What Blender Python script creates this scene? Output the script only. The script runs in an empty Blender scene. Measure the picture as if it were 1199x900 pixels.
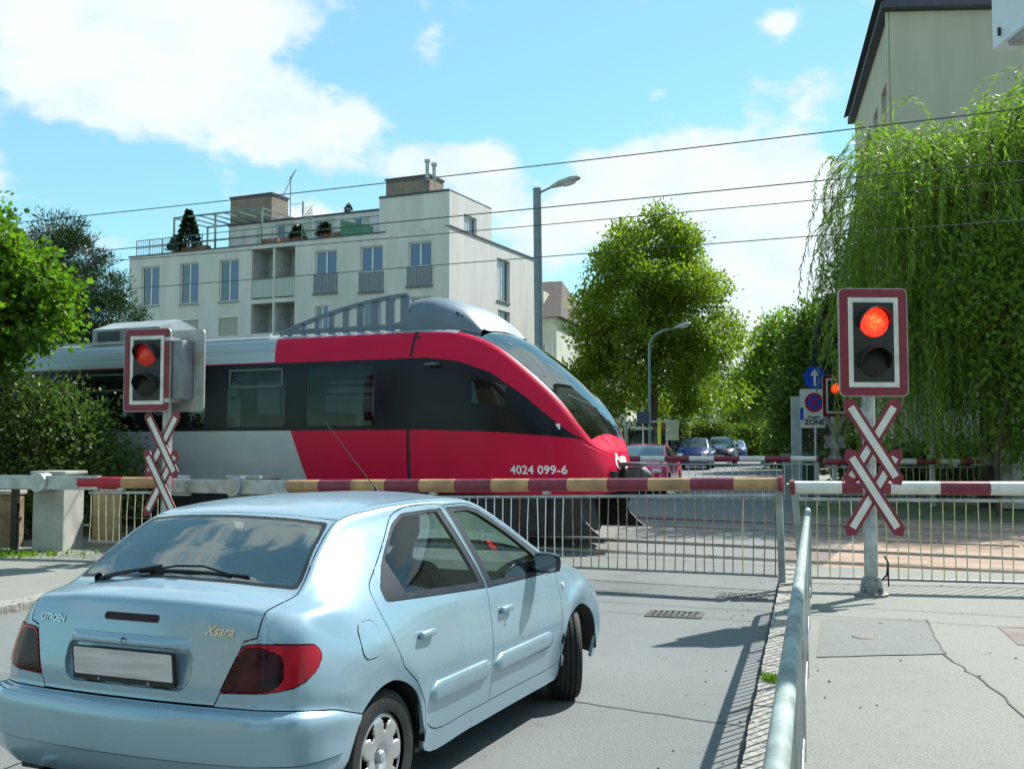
import bpy, bmesh, math, random
import numpy as np
from mathutils import Vector, Matrix, Euler
from mathutils.bvhtree import BVHTree
random.seed(7)
R = math.radians
scene = bpy.context.scene
col = scene.collection

# ------------------------------------------------------------------ camera
EYE = 1.67
FPX = 1250.0                                   # focal length in photo pixels (1199 wide)
PITCH = math.atan(71.0 / FPX)
cam_data = bpy.data.cameras.new('camera')
cam_data.sensor_fit = 'HORIZONTAL'
cam_data.sensor_width = 36.0
cam_data.lens = 36.0 * FPX / 1199.0
cam_data.clip_start = 0.05
cam_data.clip_end = 3000.0
cam = bpy.data.objects.new('camera', cam_data)
cam.location = (0, 0, EYE)
cam.rotation_euler = (math.pi / 2 + PITCH, 0, 0)
col.objects.link(cam)
scene.camera = cam

# ------------------------------------------------------------------ sun
SUN_EL, SUN_AZ = R(46), R(44)                  # azimuth measured from +X towards +Y
sv = Vector((math.cos(SUN_EL) * math.cos(SUN_AZ), math.cos(SUN_EL) * math.sin(SUN_AZ), math.sin(SUN_EL)))
sun_data = bpy.data.lights.new('sun', 'SUN')
sun_data.energy = 4.7
sun_data.angle = R(0.53)
sun_data.color = (1.0, 0.965, 0.90)
sun = bpy.data.objects.new('sun', sun_data)
sun.rotation_euler = sv.to_track_quat('Z', 'Y').to_euler()
sun.location = (20, 20, 30)
col.objects.link(sun)

# ------------------------------------------------------------------ exposure
scene.view_settings.view_transform = 'Standard'
scene.view_settings.look = 'None'
scene.view_settings.exposure = 0.85
scene.view_settings.gamma = 1.0
scene.render.engine = 'CYCLES'

# ------------------------------------------------------------------ world: sky with cumulus
world = bpy.data.worlds.new('World')
scene.world = world
world.use_nodes = True
wt = world.node_tree
wt.nodes.clear()

class NX:
    """tiny expression helper for shader node trees"""
    def __init__(self, t): self.t = t
    def _in(self, sock, v):
        if isinstance(v, (int, float)): sock.default_value = v
        elif isinstance(v, (tuple, list)): sock.default_value = v
        else: self.t.links.new(v, sock)
    def m(self, op, a, b=None, c=None, clamp=False):
        n = self.t.nodes.new('ShaderNodeMath'); n.operation = op; n.use_clamp = clamp
        self._in(n.inputs[0], a)
        if b is not None: self._in(n.inputs[1], b)
        if c is not None: self._in(n.inputs[2], c)
        return n.outputs[0]
    def add(self, a, b): return self.m('ADD', a, b)
    def sub(self, a, b): return self.m('SUBTRACT', a, b)
    def mul(self, a, b): return self.m('MULTIPLY', a, b)
    def noise(self, vec, scale, detail=4, rough=0.55, dist=0.0):
        n = self.t.nodes.new('ShaderNodeTexNoise')
        n.inputs['Scale'].default_value = scale; n.inputs['Detail'].default_value = detail
        n.inputs['Roughness'].default_value = rough; n.inputs['Distortion'].default_value = dist
        if vec is not None: self.t.links.new(vec, n.inputs['Vector'])
        return n.outputs['Fac']
    def smooth(self, v, lo, hi, o0=0.0, o1=1.0):
        n = self.t.nodes.new('ShaderNodeMapRange'); n.interpolation_type = 'SMOOTHSTEP'
        self._in(n.inputs[0], v); n.inputs[1].default_value = lo; n.inputs[2].default_value = hi
        n.inputs[3].default_value = o0; n.inputs[4].default_value = o1
        return n.outputs[0]
    def mix(self, f, a, b):
        n = self.t.nodes.new('ShaderNodeMix'); n.data_type = 'RGBA'
        self._in(n.inputs[0], f); self._in(n.inputs[6], a); self._in(n.inputs[7], b)
        return n.outputs[2]
    def mulc(self, a, b):
        n = self.t.nodes.new('ShaderNodeMix'); n.data_type = 'RGBA'; n.blend_type = 'MULTIPLY'
        n.inputs[0].default_value = 1.0
        self._in(n.inputs[6], a); self._in(n.inputs[7], b)
        return n.outputs[2]

w = NX(wt)
sky = wt.nodes.new('ShaderNodeTexSky')
sky.sky_type = 'NISHITA'
sky.sun_disc = False
sky.sun_elevation = SUN_EL
sky.sun_rotation = math.pi / 2 - SUN_AZ
sky.air_density = 1.0; sky.dust_density = 0.15; sky.ozone_density = 1.0; sky.altitude = 200
tc = wt.nodes.new('ShaderNodeTexCoord')
sep = wt.nodes.new('ShaderNodeSeparateXYZ')
wt.links.new(tc.outputs['Generated'], sep.inputs[0])
gx, gy, gzz = sep.outputs
az = w.m('ARCTAN2', gx, gy)                       # 0 = straight ahead, + to the right
el = w.m('ARCSINE', gzz)
comb = wt.nodes.new('ShaderNodeCombineXYZ')       # stretched a little sideways like cumulus
wt.links.new(gx, comb.inputs[0]); wt.links.new(gy, comb.inputs[1]); wt.links.new(w.mul(gzz, 1.7), comb.inputs[2])
n1 = w.noise(comb.outputs[0], 10.0, 11, 0.58, 0.1)
n2 = w.noise(comb.outputs[0], 1.7, 3, 0.5)
n3 = w.noise(comb.outputs[0], 12.0, 8, 0.6)
def blob(a, e, sa, se, wgt):
    da = w.m('DIVIDE', w.sub(az, R(a)), R(sa)); de = w.m('DIVIDE', w.sub(el, R(e)), R(se))
    r2 = w.add(w.mul(da, da), w.mul(de, de))
    return w.mul(w.m('EXPONENT', w.mul(r2, -1.0)), wgt)
banks = [(-22, 21, 8.5, 4.0, .60), (-15, 21.5, 4.5, 3.6, .50), (-19, 16.8, 7, 1.6, .42), (-12.5, 16.0, 3.6, 2.0, .44), (-8.5, 16.6, 3.0, 1.5, .40), (-4.5, 15.0, 3.0, 2.2, .52), (-1.0, 14.6, 2.0, 1.8, .46),
         (2.0, 11.5, 3.0, 2.6, .48), (5.5, 13.0, 3.0, 3.2, .52), (9.5, 15.0, 3.2, 3.4, .56), (11.5, 11.5, 3.5, 4.2, .58), (15.0, 12.5, 2.8, 4.6, .50), (-21, 10.0, 4, 1.0, .30), (-12, 11.5, 9, 1.6, .34),
         (14.2, 21.4, 1.3, .8, .36), (7.8, 18.4, 1.0, .5, .30), (10, 5.0, 14, 3.0, .42), (-14, 4.0, 30, 2.5, .30)]
cov = None
for b in banks:
    t = blob(*b); cov = t if cov is None else w.add(cov, t)
# outside the picture the same broken cumulus goes on
da = w.m('DIVIDE', az, R(34)); de = w.m('DIVIDE', w.sub(el, R(10)), R(22))
inside = w.m('EXPONENT', w.mul(w.m('POWER', w.add(w.mul(da, da), w.mul(de, de)), 2.0), -1.0))
cov = w.add(cov, w.mul(w.sub(1.0, inside), w.smooth(n2, .42, .64, 0.0, .62)))
cov = w.add(cov, w.mul(w.sub(n1, .5), 1.75))
alpha = w.smooth(cov, .20, .52)
alpha = w.m('MINIMUM', alpha, .97)
shade = w.smooth(w.add(w.mul(cov, .35), w.mul(n3, .9)), .35, .85)
cloudc = w.mix(shade, (4.6, 5.7, 6.3, 1), (6.3, 6.8, 6.8, 1))
hs = w.mulc(sky.outputs[0], (1.0, 1.32, 1.18, 1))
hs = w.mix(.38, hs, (2.3, 5.0, 6.4, 1))                 # summer haze lightens the blue
skyc = w.mix(alpha, hs, cloudc)
bg = wt.nodes.new('ShaderNodeBackground')
bg.inputs['Strength'].default_value = 0.088
wt.links.new(skyc, bg.inputs['Color'])
wo = wt.nodes.new('ShaderNodeOutputWorld')
wt.links.new(bg.outputs[0], wo.inputs[0])

# ------------------------------------------------------------------ helpers
def gz(x, y):
    """height of the ground: flat, a slight rise over the tracks, then a gentle climb"""
    if y < 12: return 0.0
    if y < 22: return 0.02 * (y - 12)
    return 0.2 + 0.008 * (min(y, 200) - 22)

def at(px, py, Y):
    """point at distance Y ahead of the camera that the photo shows at (px, py)"""
    dx = (px - 599.5) / FPX; dy = (450 - py) / FPX
    c, s = math.cos(PITCH), math.sin(PITCH)
    d = Vector((dx, c - s * dy, s + c * dy))
    return Vector((0, 0, EYE)) + d * (Y / d.y)

def gat(px, Y, dz=0.0):
    p = at(px, 521, Y); return Vector((p.x, Y, gz(p.x, Y) + dz))

def tag(o, label=None, cat=None, group=None, kind=None):
    if label: o['label'] = label
    if cat: o['category'] = cat
    if group: o['group'] = group
    if kind: o['kind'] = kind
    return o

def empty(name, loc=(0, 0, 0), rz=0.0, parent=None):
    o = bpy.data.objects.new(name, None); col.objects.link(o)
    o.location = loc; o.rotation_euler = (0, 0, rz)
    o.empty_display_size = 0.2
    if parent is not None: o.parent = parent
    return o

def thing(name, label, cat, loc=(0, 0, 0), rz=0.0, group=None):
    return tag(empty(name, loc, rz), label, cat, group)

def link(me, name, parent=None, mat=None):
    o = bpy.data.objects.new(name, me); col.objects.link(o)
    if parent is not None: o.parent = parent
    if mat is not None and not me.materials: me.materials.append(mat)
    return o

def copy_tree(o, parent=None):
    c = o.copy(); col.objects.link(c); c.parent = parent
    for ch in [k for k in bpy.data.objects if k.parent == o]: copy_tree(ch, c)
    return c

def shade(me, ang=35):
    if len(me.polygons) == 0: return
    me.polygons.foreach_set('use_smooth', [True] * len(me.polygons))
    try: me.set_sharp_from_angle(angle=R(ang))
    except Exception: pass

class MB:
    """collects shapes; build() links them as ONE mesh object"""
    def __init__(self): self.v = []; self.f = []
    def add(self, vs, fs):
        b = len(self.v); self.v += [tuple(p) for p in vs]; self.f += [tuple(i + b for i in f) for f in fs]; return self
    def box(self, c, s, rz=0.0, bev=0.0, M=None):
        hx, hy, hz = s[0] / 2, s[1] / 2, s[2] / 2
        if bev > 0:
            bm = bmesh.new(); bmesh.ops.create_cube(bm, size=1.0)
            for q in bm.verts: q.co = Vector((q.co.x * s[0], q.co.y * s[1], q.co.z * s[2]))
            bmesh.ops.bevel(bm, geom=bm.edges[:], offset=bev, segments=2, profile=0.5, affect='EDGES')
            bm.verts.index_update()
            vs = [v.co.copy() for v in bm.verts]; fs = [[v.index for v in f.verts] for f in bm.faces]; bm.free()
        else:
            vs = [Vector((x, y, z)) for z in (-hz, hz) for y in (-hy, hy) for x in (-hx, hx)]
            fs = [(0, 2, 3, 1), (4, 5, 7, 6), (0, 1, 5, 4), (2, 6, 7, 3), (0, 4, 6, 2), (1, 3, 7, 5)]
        m = M if M is not None else Matrix.Rotation(rz, 4, 'Z')
        c = Vector(c)
        return self.add([m @ p + c for p in vs], fs)
    def bar(self, a, b, w, h, up=(0, 0, 1)):
        a, b = Vector(a), Vector(b); d = (b - a); L = d.length
        if L < 1e-6: return self
        x = d / L; u = Vector(up); y = u.cross(x)
        if y.length < 1e-4: y = Vector((0, 1, 0)).cross(x)
        y.normalize(); z = x.cross(y)
        vs = [p + y * (sy * w / 2) + z * (sz * h / 2) for p in (a, b) for sy, sz in ((-1, -1), (1, -1), (1, 1), (-1, 1))]
        return self.add(vs, [(3, 2, 1, 0), (4, 5, 6, 7), (0, 1, 5, 4), (1, 2, 6, 5), (2, 3, 7, 6), (3, 0, 4, 7)])
    def tube(self, pts, r, n=8, cap=True, closed=False):
        pts = [Vector(p) for p in pts]; m = len(pts)
        rr = r if isinstance(r, (list, tuple)) else [r] * m
        vs, fs = [], []
        prev = None
        for i, p in enumerate(pts):
            if closed: t = pts[(i + 1) % m] - pts[i - 1]
            else: t = pts[min(i + 1, m - 1)] - pts[max(i - 1, 0)]
            t.normalize()
            if prev is None:
                a = Vector((0, 0, 1)) if abs(t.z) < 0.9 else Vector((1, 0, 0))
                u = a.cross(t).normalized()
            else:
                u = (prev - t * prev.dot(t)).normalized()
            prev = u; v = t.cross(u)
            for k in range(n):
                a = 2 * math.pi * k / n
                vs.append(p + (u * math.cos(a) + v * math.sin(a)) * rr[i])
        for i in range(m if closed else m - 1):
            j = (i + 1) % m
            for k in range(n):
                l = (k + 1) % n
                fs.append((i * n + k, i * n + l, j * n + l, j * n + k))
        if cap and not closed:
            fs.append(tuple(range(n - 1, -1, -1))); fs.append(tuple((m - 1) * n + k for k in range(n)))
        return self.add(vs, fs)
    def lathe(self, prof, n=24, c=(0, 0, 0), axis='Z', cap=True):
        """prof: list of (r, h)"""
        c = Vector(c); vs, fs = [], []
        for r, h in prof:
            for k in range(n):
                a = 2 * math.pi * k / n; x, y = r * math.cos(a), r * math.sin(a)
                p = {'Z': (x, y, h), 'Y': (x, h, y), 'X': (h, x, y)}[axis]
                vs.append(c + Vector(p))
        for i in range(len(prof) - 1):
            for k in range(n):
                l = (k + 1) % n
                fs.append((i * n + k, i * n + l, (i + 1) * n + l, (i + 1) * n + k))
        if cap:
            if prof[0][0] > 1e-5: fs.append(tuple(range(n - 1, -1, -1)))
            if prof[-1][0] > 1e-5: fs.append(tuple((len(prof) - 1) * n + k for k in range(n)))
        return self.add(vs, fs)
    def prism(self, poly, vec, M=None):
        """poly: 3D points (planar), extruded by vec"""
        P = [Vector(p) for p in poly]; q = [p + Vector(vec) for p in P]; n = len(P)
        if M is not None: P = [M @ p for p in P]; q = [M @ p for p in q]
        fs = [tuple(range(n - 1, -1, -1)), tuple(range(n, 2 * n))]
        fs += [(i, (i + 1) % n, n + (i + 1) % n, n + i) for i in range(n)]
        return self.add(P + q, fs)
    def quad(self, a, b, c, d): return self.add([a, b, c, d], [(0, 1, 2, 3)])
    def mesh(self, name, mat=None, smooth=None, fix=True):
        me = bpy.data.meshes.new(name); me.from_pydata([tuple(v) for v in self.v], [], self.f); me.update()
        if fix:
            bm = bmesh.new(); bm.from_mesh(me); bmesh.ops.recalc_face_normals(bm, faces=bm.faces); bm.to_mesh(me); bm.free()
        if mat: me.materials.append(mat)
        if smooth: shade(me, smooth)
        return me
    def build(self, name, mat, parent=None, smooth=None, fix=True):
        return link(self.mesh(name, mat, smooth, fix), name, parent)

def rrect(w, h, r, n=5):
    """rounded rectangle outline, centred"""
    out = []
    for cx, cy, a0 in ((w / 2 - r, h / 2 - r, 0), (-w / 2 + r, h / 2 - r, 90), (-w / 2 + r, -h / 2 + r, 180), (w / 2 - r, -h / 2 + r, 270)):
        for k in range(n + 1):
            a = R(a0 + 90 * k / n); out.append((cx + r * math.cos(a), cy + r * math.sin(a)))
    return out

def text_mesh(name, s, size, mat, M, parent=None, ext=0.002, shear=0.0, align='CENTER', spacing=1.0, bold=0.0):
    cu = bpy.data.curves.new(name, 'FONT'); cu.body = s; cu.size = size; cu.extrude = ext; cu.shear = shear
    cu.align_x = align; cu.align_y = 'CENTER'; cu.space_character = spacing; cu.offset = bold; cu.resolution_u = 3
    to = bpy.data.objects.new('t', cu); col.objects.link(to)
    dg = bpy.context.evaluated_depsgraph_get()
    me = bpy.data.meshes.new_from_object(to.evaluated_get(dg)); me.name = name
    bpy.data.objects.remove(to)
    me.transform(M); me.materials.clear(); me.materials.append(mat)
    return link(me, name, parent)

# ------------------------------------------------------------------ materials
MATS = {}
def mat(name, c, rough=0.6, metal=0.0, var=0.10, scale=3.0, bump=0.0, bscale=40.0, coat=0.0, spec=0.5, c2=None, c2f=(.5, .7), c2scale=1.2, stretch=None, detail=5):
    if name in MATS: return MATS[name]
    m = bpy.data.materials.new(name); m.use_nodes = True
    t = m.node_tree; x = NX(t)
    b = t.nodes['Principled BSDF']
    tcn = t.nodes.new('ShaderNodeTexCoord'); vec = tcn.outputs['Object']
    if stretch:
        mp = t.nodes.new('ShaderNodeMapping'); mp.inputs['Scale'].default_value = stretch
        t.links.new(vec, mp.inputs[0]); vec = mp.outputs[0]
    n = x.noise(vec, scale, detail, 0.6)
    lo = tuple(max(0, v * (1 - var * 2)) for v in c[:3]) + (1,); hi = tuple(min(1, v * (1 + var * 2)) for v in c[:3]) + (1,)
    colr = x.mix(x.smooth(n, .25, .75), lo, hi)
    if c2 is not None:
        n2_ = x.noise(vec, c2scale, 7, 0.65, 0.4)
        colr = x.mix(x.smooth(n2_, c2f[0], c2f[1]), colr, tuple(c2) + (1,))
    t.links.new(colr, b.inputs['Base Color'])
    rn = x.smooth(n, .2, .8, max(0.02, rough - .06), min(1, rough + .06)) if rough > .12 else None
    if rn is not None: t.links.new(rn, b.inputs['Roughness'])
    else: b.inputs['Roughness'].default_value = rough
    b.inputs['Metallic'].default_value = metal
    b.inputs['Specular IOR Level'].default_value = spec
    if coat:
        b.inputs['Coat Weight'].default_value = coat; b.inputs['Coat Roughness'].default_value = 0.04
    if bump:
        bp = t.nodes.new('ShaderNodeBump'); bp.inputs['Strength'].default_value = bump; bp.inputs['Distance'].default_value = 0.02
        t.links.new(x.noise(vec, bscale, 6, 0.6), bp.inputs['Height']); t.links.new(bp.outputs[0], b.inputs['Normal'])
    MATS[name] = m
    return m

def glass(name, tint=(.55, .66, .62), f0=1.5, rough=0.0, dirt=0.015, gcol=(.86, .97, .97)):
    """thin pane: tinted see-through plus the reflection a pane of glass has"""
    if name in MATS: return MATS[name]
    m = bpy.data.materials.new(name); m.use_nodes = True
    t = m.node_tree; t.nodes.clear(); x = NX(t)
    o = t.nodes.new('ShaderNodeOutputMaterial'); tr = t.nodes.new('ShaderNodeBsdfTransparent'); gl = t.nodes.new('ShaderNodeBsdfGlossy')
    df = t.nodes.new('ShaderNodeBsdfDiffuse'); df.inputs[0].default_value = (.5, .5, .46, 1)
    tr.inputs[0].default_value = tint + (1,); gl.inputs['Roughness'].default_value = rough; gl.inputs['Color'].default_value = gcol + (1,)
    fr = t.nodes.new('ShaderNodeFresnel'); fr.inputs[0].default_value = f0
    mx = t.nodes.new('ShaderNodeMixShader'); mx2 = t.nodes.new('ShaderNodeMixShader')
    tcn = t.nodes.new('ShaderNodeTexCoord')
    d = x.mul(x.smooth(x.noise(tcn.outputs['Object'], 3, 6), .3, .8), dirt * 2)
    t.links.new(d, mx2.inputs[0]); t.links.new(tr.outputs[0], mx2.inputs[1]); t.links.new(df.outputs[0], mx2.inputs[2])
    t.links.new(x.m('MULTIPLY', fr.outputs[0], 1.0, clamp=True), mx.inputs[0]); t.links.new(mx2.outputs[0], mx.inputs[1]); t.links.new(gl.outputs[0], mx.inputs[2])
    t.links.new(mx.outputs[0], o.inputs[0])
    MATS[name] = m
    return m

def emit(name, c, strength):
    if name in MATS: return MATS[name]
    m = bpy.data.materials.new(name); m.use_nodes = True
    b = m.node_tree.nodes['Principled BSDF']; x = NX(m.node_tree)
    tcn = m.node_tree.nodes.new('ShaderNodeTexCoord')
    vor = m.node_tree.nodes.new('ShaderNodeTexVoronoi'); vor.inputs['Scale'].default_value = 45
    m.node_tree.links.new(tcn.outputs['Object'], vor.inputs['Vector'])
    b.inputs['Base Color'].default_value = (.4, .01, .01, 1); b.inputs['Roughness'].default_value = .25
    b.inputs['Emission Color'].default_value = c + (1,)
    sp = m.node_tree.nodes.new('ShaderNodeSeparateXYZ'); m.node_tree.links.new(tcn.outputs['Object'], sp.inputs[0])
    rad = x.m('SQRT', x.add(x.mul(sp.outputs[0], sp.outputs[0]), x.mul(sp.outputs[2], sp.outputs[2])))
    hot = x.smooth(rad, .0, .15, 1.0, 0.0); ring = x.smooth(vor.outputs['Distance'], 0, .6, 1.5, .45)
    m.node_tree.links.new(x.mul(x.mul(ring, strength), x.m('MULTIPLY_ADD', hot, 1.1, .75)), b.inputs['Emission Strength'])
    m.node_tree.links.new(x.mix(x.mul(x.mul(hot, ring), .45), c + (1,), (1.0, .22, .03, 1)), b.inputs['Emission Color'])
    MATS[name] = m
    return m

M_galv = mat('galvanised_steel', (.40, .43, .43), .46, .65, .16, 6, .08, 60, c2=(.24, .22, .19), c2f=(.56, .8), c2scale=5)
M_white = mat('white_paint', (.74, .75, .73), .5, 0, .05, 5)
M_black = mat('black_plastic', (.012, .012, .013), .45, 0, .2, 8)
M_maroon = mat('maroon_reflective', (.20, .012, .035), .42, 0, .1, 9)
M_rubber = mat('tyre_rubber', (.016, .016, .017), .8, 0, .25, 12, .2, 60)
M_chrome = mat('chrome', (.7, .7, .7), .12, 1.0, .03, 5)
M_greysteel = mat('grey_steel', (.30, .33, .34), .5, .3, .12, 4, .04, 40)
# ------------------------------------------------------------------ ground, road, pavements
RD = R(15.5)
rdir = Vector((math.sin(RD), math.cos(RD), 0)); rq = Vector((math.cos(RD), -math.sin(RD), 0))
K0 = Vector((3.05, 12.35, 0))
ROADW = 7.3
def rp(s, t, dz=0.0):
    p = K0 + rdir * s + rq * t; return Vector((p.x, p.y, gz(p.x, p.y) + dz))

def asphalt(name, base, patch, scale=1.0, rough=.85, tracks=False):
    if name in MATS: return MATS[name]
    m = bpy.data.materials.new(name); m.use_nodes = True; t = m.node_tree; x = NX(t); b = t.nodes['Principled BSDF']
    tcn = t.nodes.new('ShaderNodeTexCoord'); v = tcn.outputs['Object']
    big = x.noise(v, .35, 5, .6, .3); fine = x.noise(v, 70, 4, .75); mid = x.noise(v, 9, 6, .65)
    vor = t.nodes.new('ShaderNodeTexVoronoi'); vor.inputs['Scale'].default_value = 75; t.links.new(v, vor.inputs['Vector'])
    c = x.mix(x.smooth(big, .35, .65), base + (1,), patch + (1,))
    c = x.mix(x.mul(x.smooth(fine, .40, .68), .75), c, tuple(min(1, q * 1.7) for q in base) + (1,))
    c = x.mix(x.mul(x.smooth(mid, .52, .8), .45), c, tuple(q * .62 for q in base) + (1,))
    spk = x.smooth(vor.outputs['Distance'], .05, .28, 1, 0)
    c = x.mix(x.mul(spk, .55), c, tuple(min(1, q * 2.2) for q in base) + (1,))
    if tracks:                                            # tyre-polished wheel tracks and oil drip along each lane
        sp = t.nodes.new('ShaderNodeSeparateXYZ'); t.links.new(v, sp.inputs[0])
        tt = x.sub(x.add(x.mul(sp.outputs[0], rq.x), x.mul(sp.outputs[1], rq.y)), K0.dot(rq)); tr_ = None
        for c0_ in (-1.05, -2.55, -4.75, -6.25):
            e_ = x.m('EXPONENT', x.mul(x.m('POWER', x.m('DIVIDE', x.sub(tt, c0_), .32), 2.0), -1.0)); tr_ = e_ if tr_ is None else x.add(tr_, e_)
        c = x.mix(x.mul(x.mul(tr_, x.smooth(x.noise(v, .8, 5), .25, .7)), .40), c, tuple(min(1, q * 1.5) for q in base) + (1,))
        for c0_ in (-1.8, -5.5):
            e_ = x.m('EXPONENT', x.mul(x.m('POWER', x.m('DIVIDE', x.sub(tt, c0_), .28), 2.0), -1.0)); c = x.mix(x.mul(x.mul(e_, x.smooth(x.noise(v, 1.6, 6), .42, .75)), .75), c, tuple(q * .5 for q in base) + (1,))
        st_ = x.smooth(x.noise(v, 2.4, 3), .68, .76); c = x.mix(x.mul(st_, .5), c, tuple(q * .55 for q in base) + (1,))
    # fine cracks: thin iso-line of a warped noise
    cr = x.m('ABSOLUTE', x.sub(x.noise(v, .55, 8, .55, .8), .5)); crk = x.mul(x.smooth(cr, .0, .006, 1, 0), x.smooth(x.noise(v, .25, 2), .5, .62))
    c = x.mix(x.mul(crk, .0), c, tuple(q * .35 for q in base) + (1,))
    t.links.new(c, b.inputs['Base Color']); b.inputs['Roughness'].default_value = rough; b.inputs['Specular IOR Level'].default_value = .3
    bp = t.nodes.new('ShaderNodeBump'); bp.inputs['Strength'].default_value = .6; bp.inputs['Distance'].default_value = .006
    t.links.new(x.add(fine, x.mul(vor.outputs['Distance'], .6)), bp.inputs['Height']); t.links.new(bp.outputs[0], b.inputs['Normal'])
    MATS[name] = m; return m

M_road = asphalt('road_asphalt', (.122, .133, .132), (.150, .161, .158), tracks=True)
M_pave = asphalt('pavement_asphalt', (.165, .172, .155), (.205, .208, .185))
M_patch = asphalt('patch_asphalt', (.14, .148, .140), (.165, .172, .160))
M_granite = mat('granite', (.27, .26, .23), .85, 0, .28, 22, .5, 50, c2=(.13, .13, .12), c2scale=9)
M_grass = mat('rough_grass_soil', (.07, .10, .03), .95, 0, .3, 2, .6, 20, c2=(.16, .13, .08), c2scale=.6)
M_rust = mat('rust_stained_crossing', (.31, .215, .155), .9, 0, .16, 1.2, .3, 60, c2=(.22, .19, .16), c2scale=.8)
M_conc = mat('concrete', (.34, .335, .30), .9, 0, .14, 2.2, .25, 30, c2=(.22, .21, .18), c2scale=1.6)

def sheet(name, s0, s1, t0, t1, dz, m, ds=1.0, nt=4, parent=None, fn=None):
    fn = fn or rp; ns = max(1, int(round((s1 - s0) / ds))); mb = MB(); vs = []
    for i in range(ns + 1):
        for j in range(nt + 1): vs.append(fn(s0 + (s1 - s0) * i / ns, t0 + (t1 - t0) * j / nt, dz))
    mb.add(vs, [(i * (nt + 1) + j, i * (nt + 1) + j + 1, (i + 1) * (nt + 1) + j + 1, (i + 1) * (nt + 1) + j) for i in range(ns) for j in range(nt)])
    o = mb.build(name, m, parent, fix=False)
    if parent is None: tag(o, kind='structure')
    return o

# one big sheet out to the horizon
mb = MB(); ys = [-60, -20, 0, 12, 14, 16, 18, 20, 22, 30, 45, 70, 110, 200, 400, 900, 1800]; xs = [-1500, -400, -120, -50, -20, 0, 20, 50, 120, 400, 1500]
mb.add([(x, y, gz(x, y) - .03) for y in ys for x in xs], [(i * 11 + j, i * 11 + j + 1, i * 11 + 12 + j, i * 11 + 11 + j) for i in range(len(ys) - 1) for j in range(10)])
tag(mb.build('ground', M_grass, None, fix=False), kind='structure')

PK = 0.085                                            # kerb upstand
tag(sheet('road', -26, 150, -ROADW, 0, 0, M_road, 1.0, 6), kind='structure')
pav_r = sheet('pavement_right', -26, 1.6, .30, 9.0, PK, M_pave, 1.0, 4)
sheet('pavement_right_far', 17, 120, .30, 3.0, PK, M_pave, 1.0, 2)
pav_l = sheet('pavement_left', -26, 4.6, -ROADW - 4.2, -ROADW - .25, PK, M_pave, 1.0, 3)
sheet('pavement_left_far', 17, 120, -ROADW - 3.4, -ROADW - .25, PK, M_pave, 1.0, 2)

# granite kerb stones, one by one where the photo shows them
def kerb(name, s0, s1, t, w, L, h):
    ke = tag(empty(name), kind='structure'); rnd = random.Random(3)
    protos = []
    for q in range(5):
        bm = bmesh.new(); bmesh.ops.create_cube(bm, size=1.0)
        bmesh.ops.subdivide_edges(bm, edges=bm.edges[:], cuts=2, use_grid_fill=True)
        for v in bm.verts:
            v.co = Vector((v.co.x * w, v.co.y * (L - .012), v.co.z * (h + .12))) + Vector((rnd.uniform(-.006, .006), rnd.uniform(-.005, .005), rnd.uniform(-.005, .005)))
        me = bpy.data.meshes.new('kerb_stone'); bm.to_mesh(me); bm.free(); me.materials.append(M_granite); protos.append(me)
    s = s0
    while s < s1:
        p = rp(s + L / 2, t, h - (h + .12) / 2 + rnd.uniform(-.004, .003)); o = link(rnd.choice(protos), 'kerb_stone', ke)
        o.location = p; o.rotation_euler = (0, 0, -RD + rnd.uniform(-.01, .01) + (math.pi if rnd.random() < .5 else 0)); s += L
    return ke
kerb('kerb_right', -13.5, 1.6, .16, .29, .42, PK + .004)
kerb('kerb_left', -4.5, 4.6, -ROADW - .13, .27, .9, PK + .004)
kerb('kerb_right_far', 17, 40, .16, .29, 1.5, PK)
kerb('kerb_left_far', 17, 40, -ROADW - .13, .27, 1.5, PK)
# worn strips and patches on the pavement, repaired asphalt
def patch(name, pts, dz, m, parent):
    mb = MB(); mb.add([rp(s, t, dz) for s, t in pts], [tuple(range(len(pts)))]); return mb.build(name, m, parent, fix=False)
def s_t(px, py, h=0.0):
    d = (EYE - h) * FPX / (py - 521.0); x = (px - 599.5) / FPX * d; v = Vector((x, d, 0)) - K0; return (v.dot(rdir), v.dot(rq))
patch('repair_patch', [s_t(*q, PK) for q in ((958, 722), (1078, 722), (1100, 762), (952, 766))], PK + .004, M_patch, pav_r)
patch('repair_patch', [s_t(*q, PK) for q in ((1162, 731), (1330, 731), (1370, 760), (1185, 752))], PK + .004, mat('old_red_patch', (.19, .16, .145), .9, 0, .15, 3, .3, 60), pav_r)
# tar joints, and a dark line painted for the shaded kerb face
def joint(pts, w, dz, parent, m):
    mb = MB(); P = [rp(s, t, dz) for s, t in pts]
    for a, b in zip(P, P[1:]):
        d = (b - a).normalized(); n = Vector((-d.y, d.x, 0)) * w / 2; mb.quad(a - n, b - n, b + n, a + n)
    return mb.build('tar_and_shade_line', m, parent, fix=False)
M_tar_shade = mat('tar_and_shade_dark', (.03, .03, .03), .7, 0, .2, 10)
rr = random.Random(5)
def wob(a, b, n=9, amp=.03):
    return [(a[0] + (b[0] - a[0]) * i / n + rr.uniform(-amp, amp) * .5, a[1] + (b[1] - a[1]) * i / n + rr.uniform(-amp, amp)) for i in range(n + 1)]
joint(wob(s_t(1078, 722, PK), s_t(1100, 762, PK), 9, .012) + wob(s_t(1100, 762, PK), s_t(1215, 850, PK), 14, .022), .012, PK + .006, pav_r, M_tar_shade)
joint(wob(s_t(952, 766, PK), s_t(1100, 762, PK), 8, .015), .012, PK + .006, pav_r, M_tar_shade)
road_o = bpy.data.objects['road']
joint(wob(s_t(640, 812), s_t(870, 845), 10, .02), .014, .004, road_o, M_tar_shade)
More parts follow.
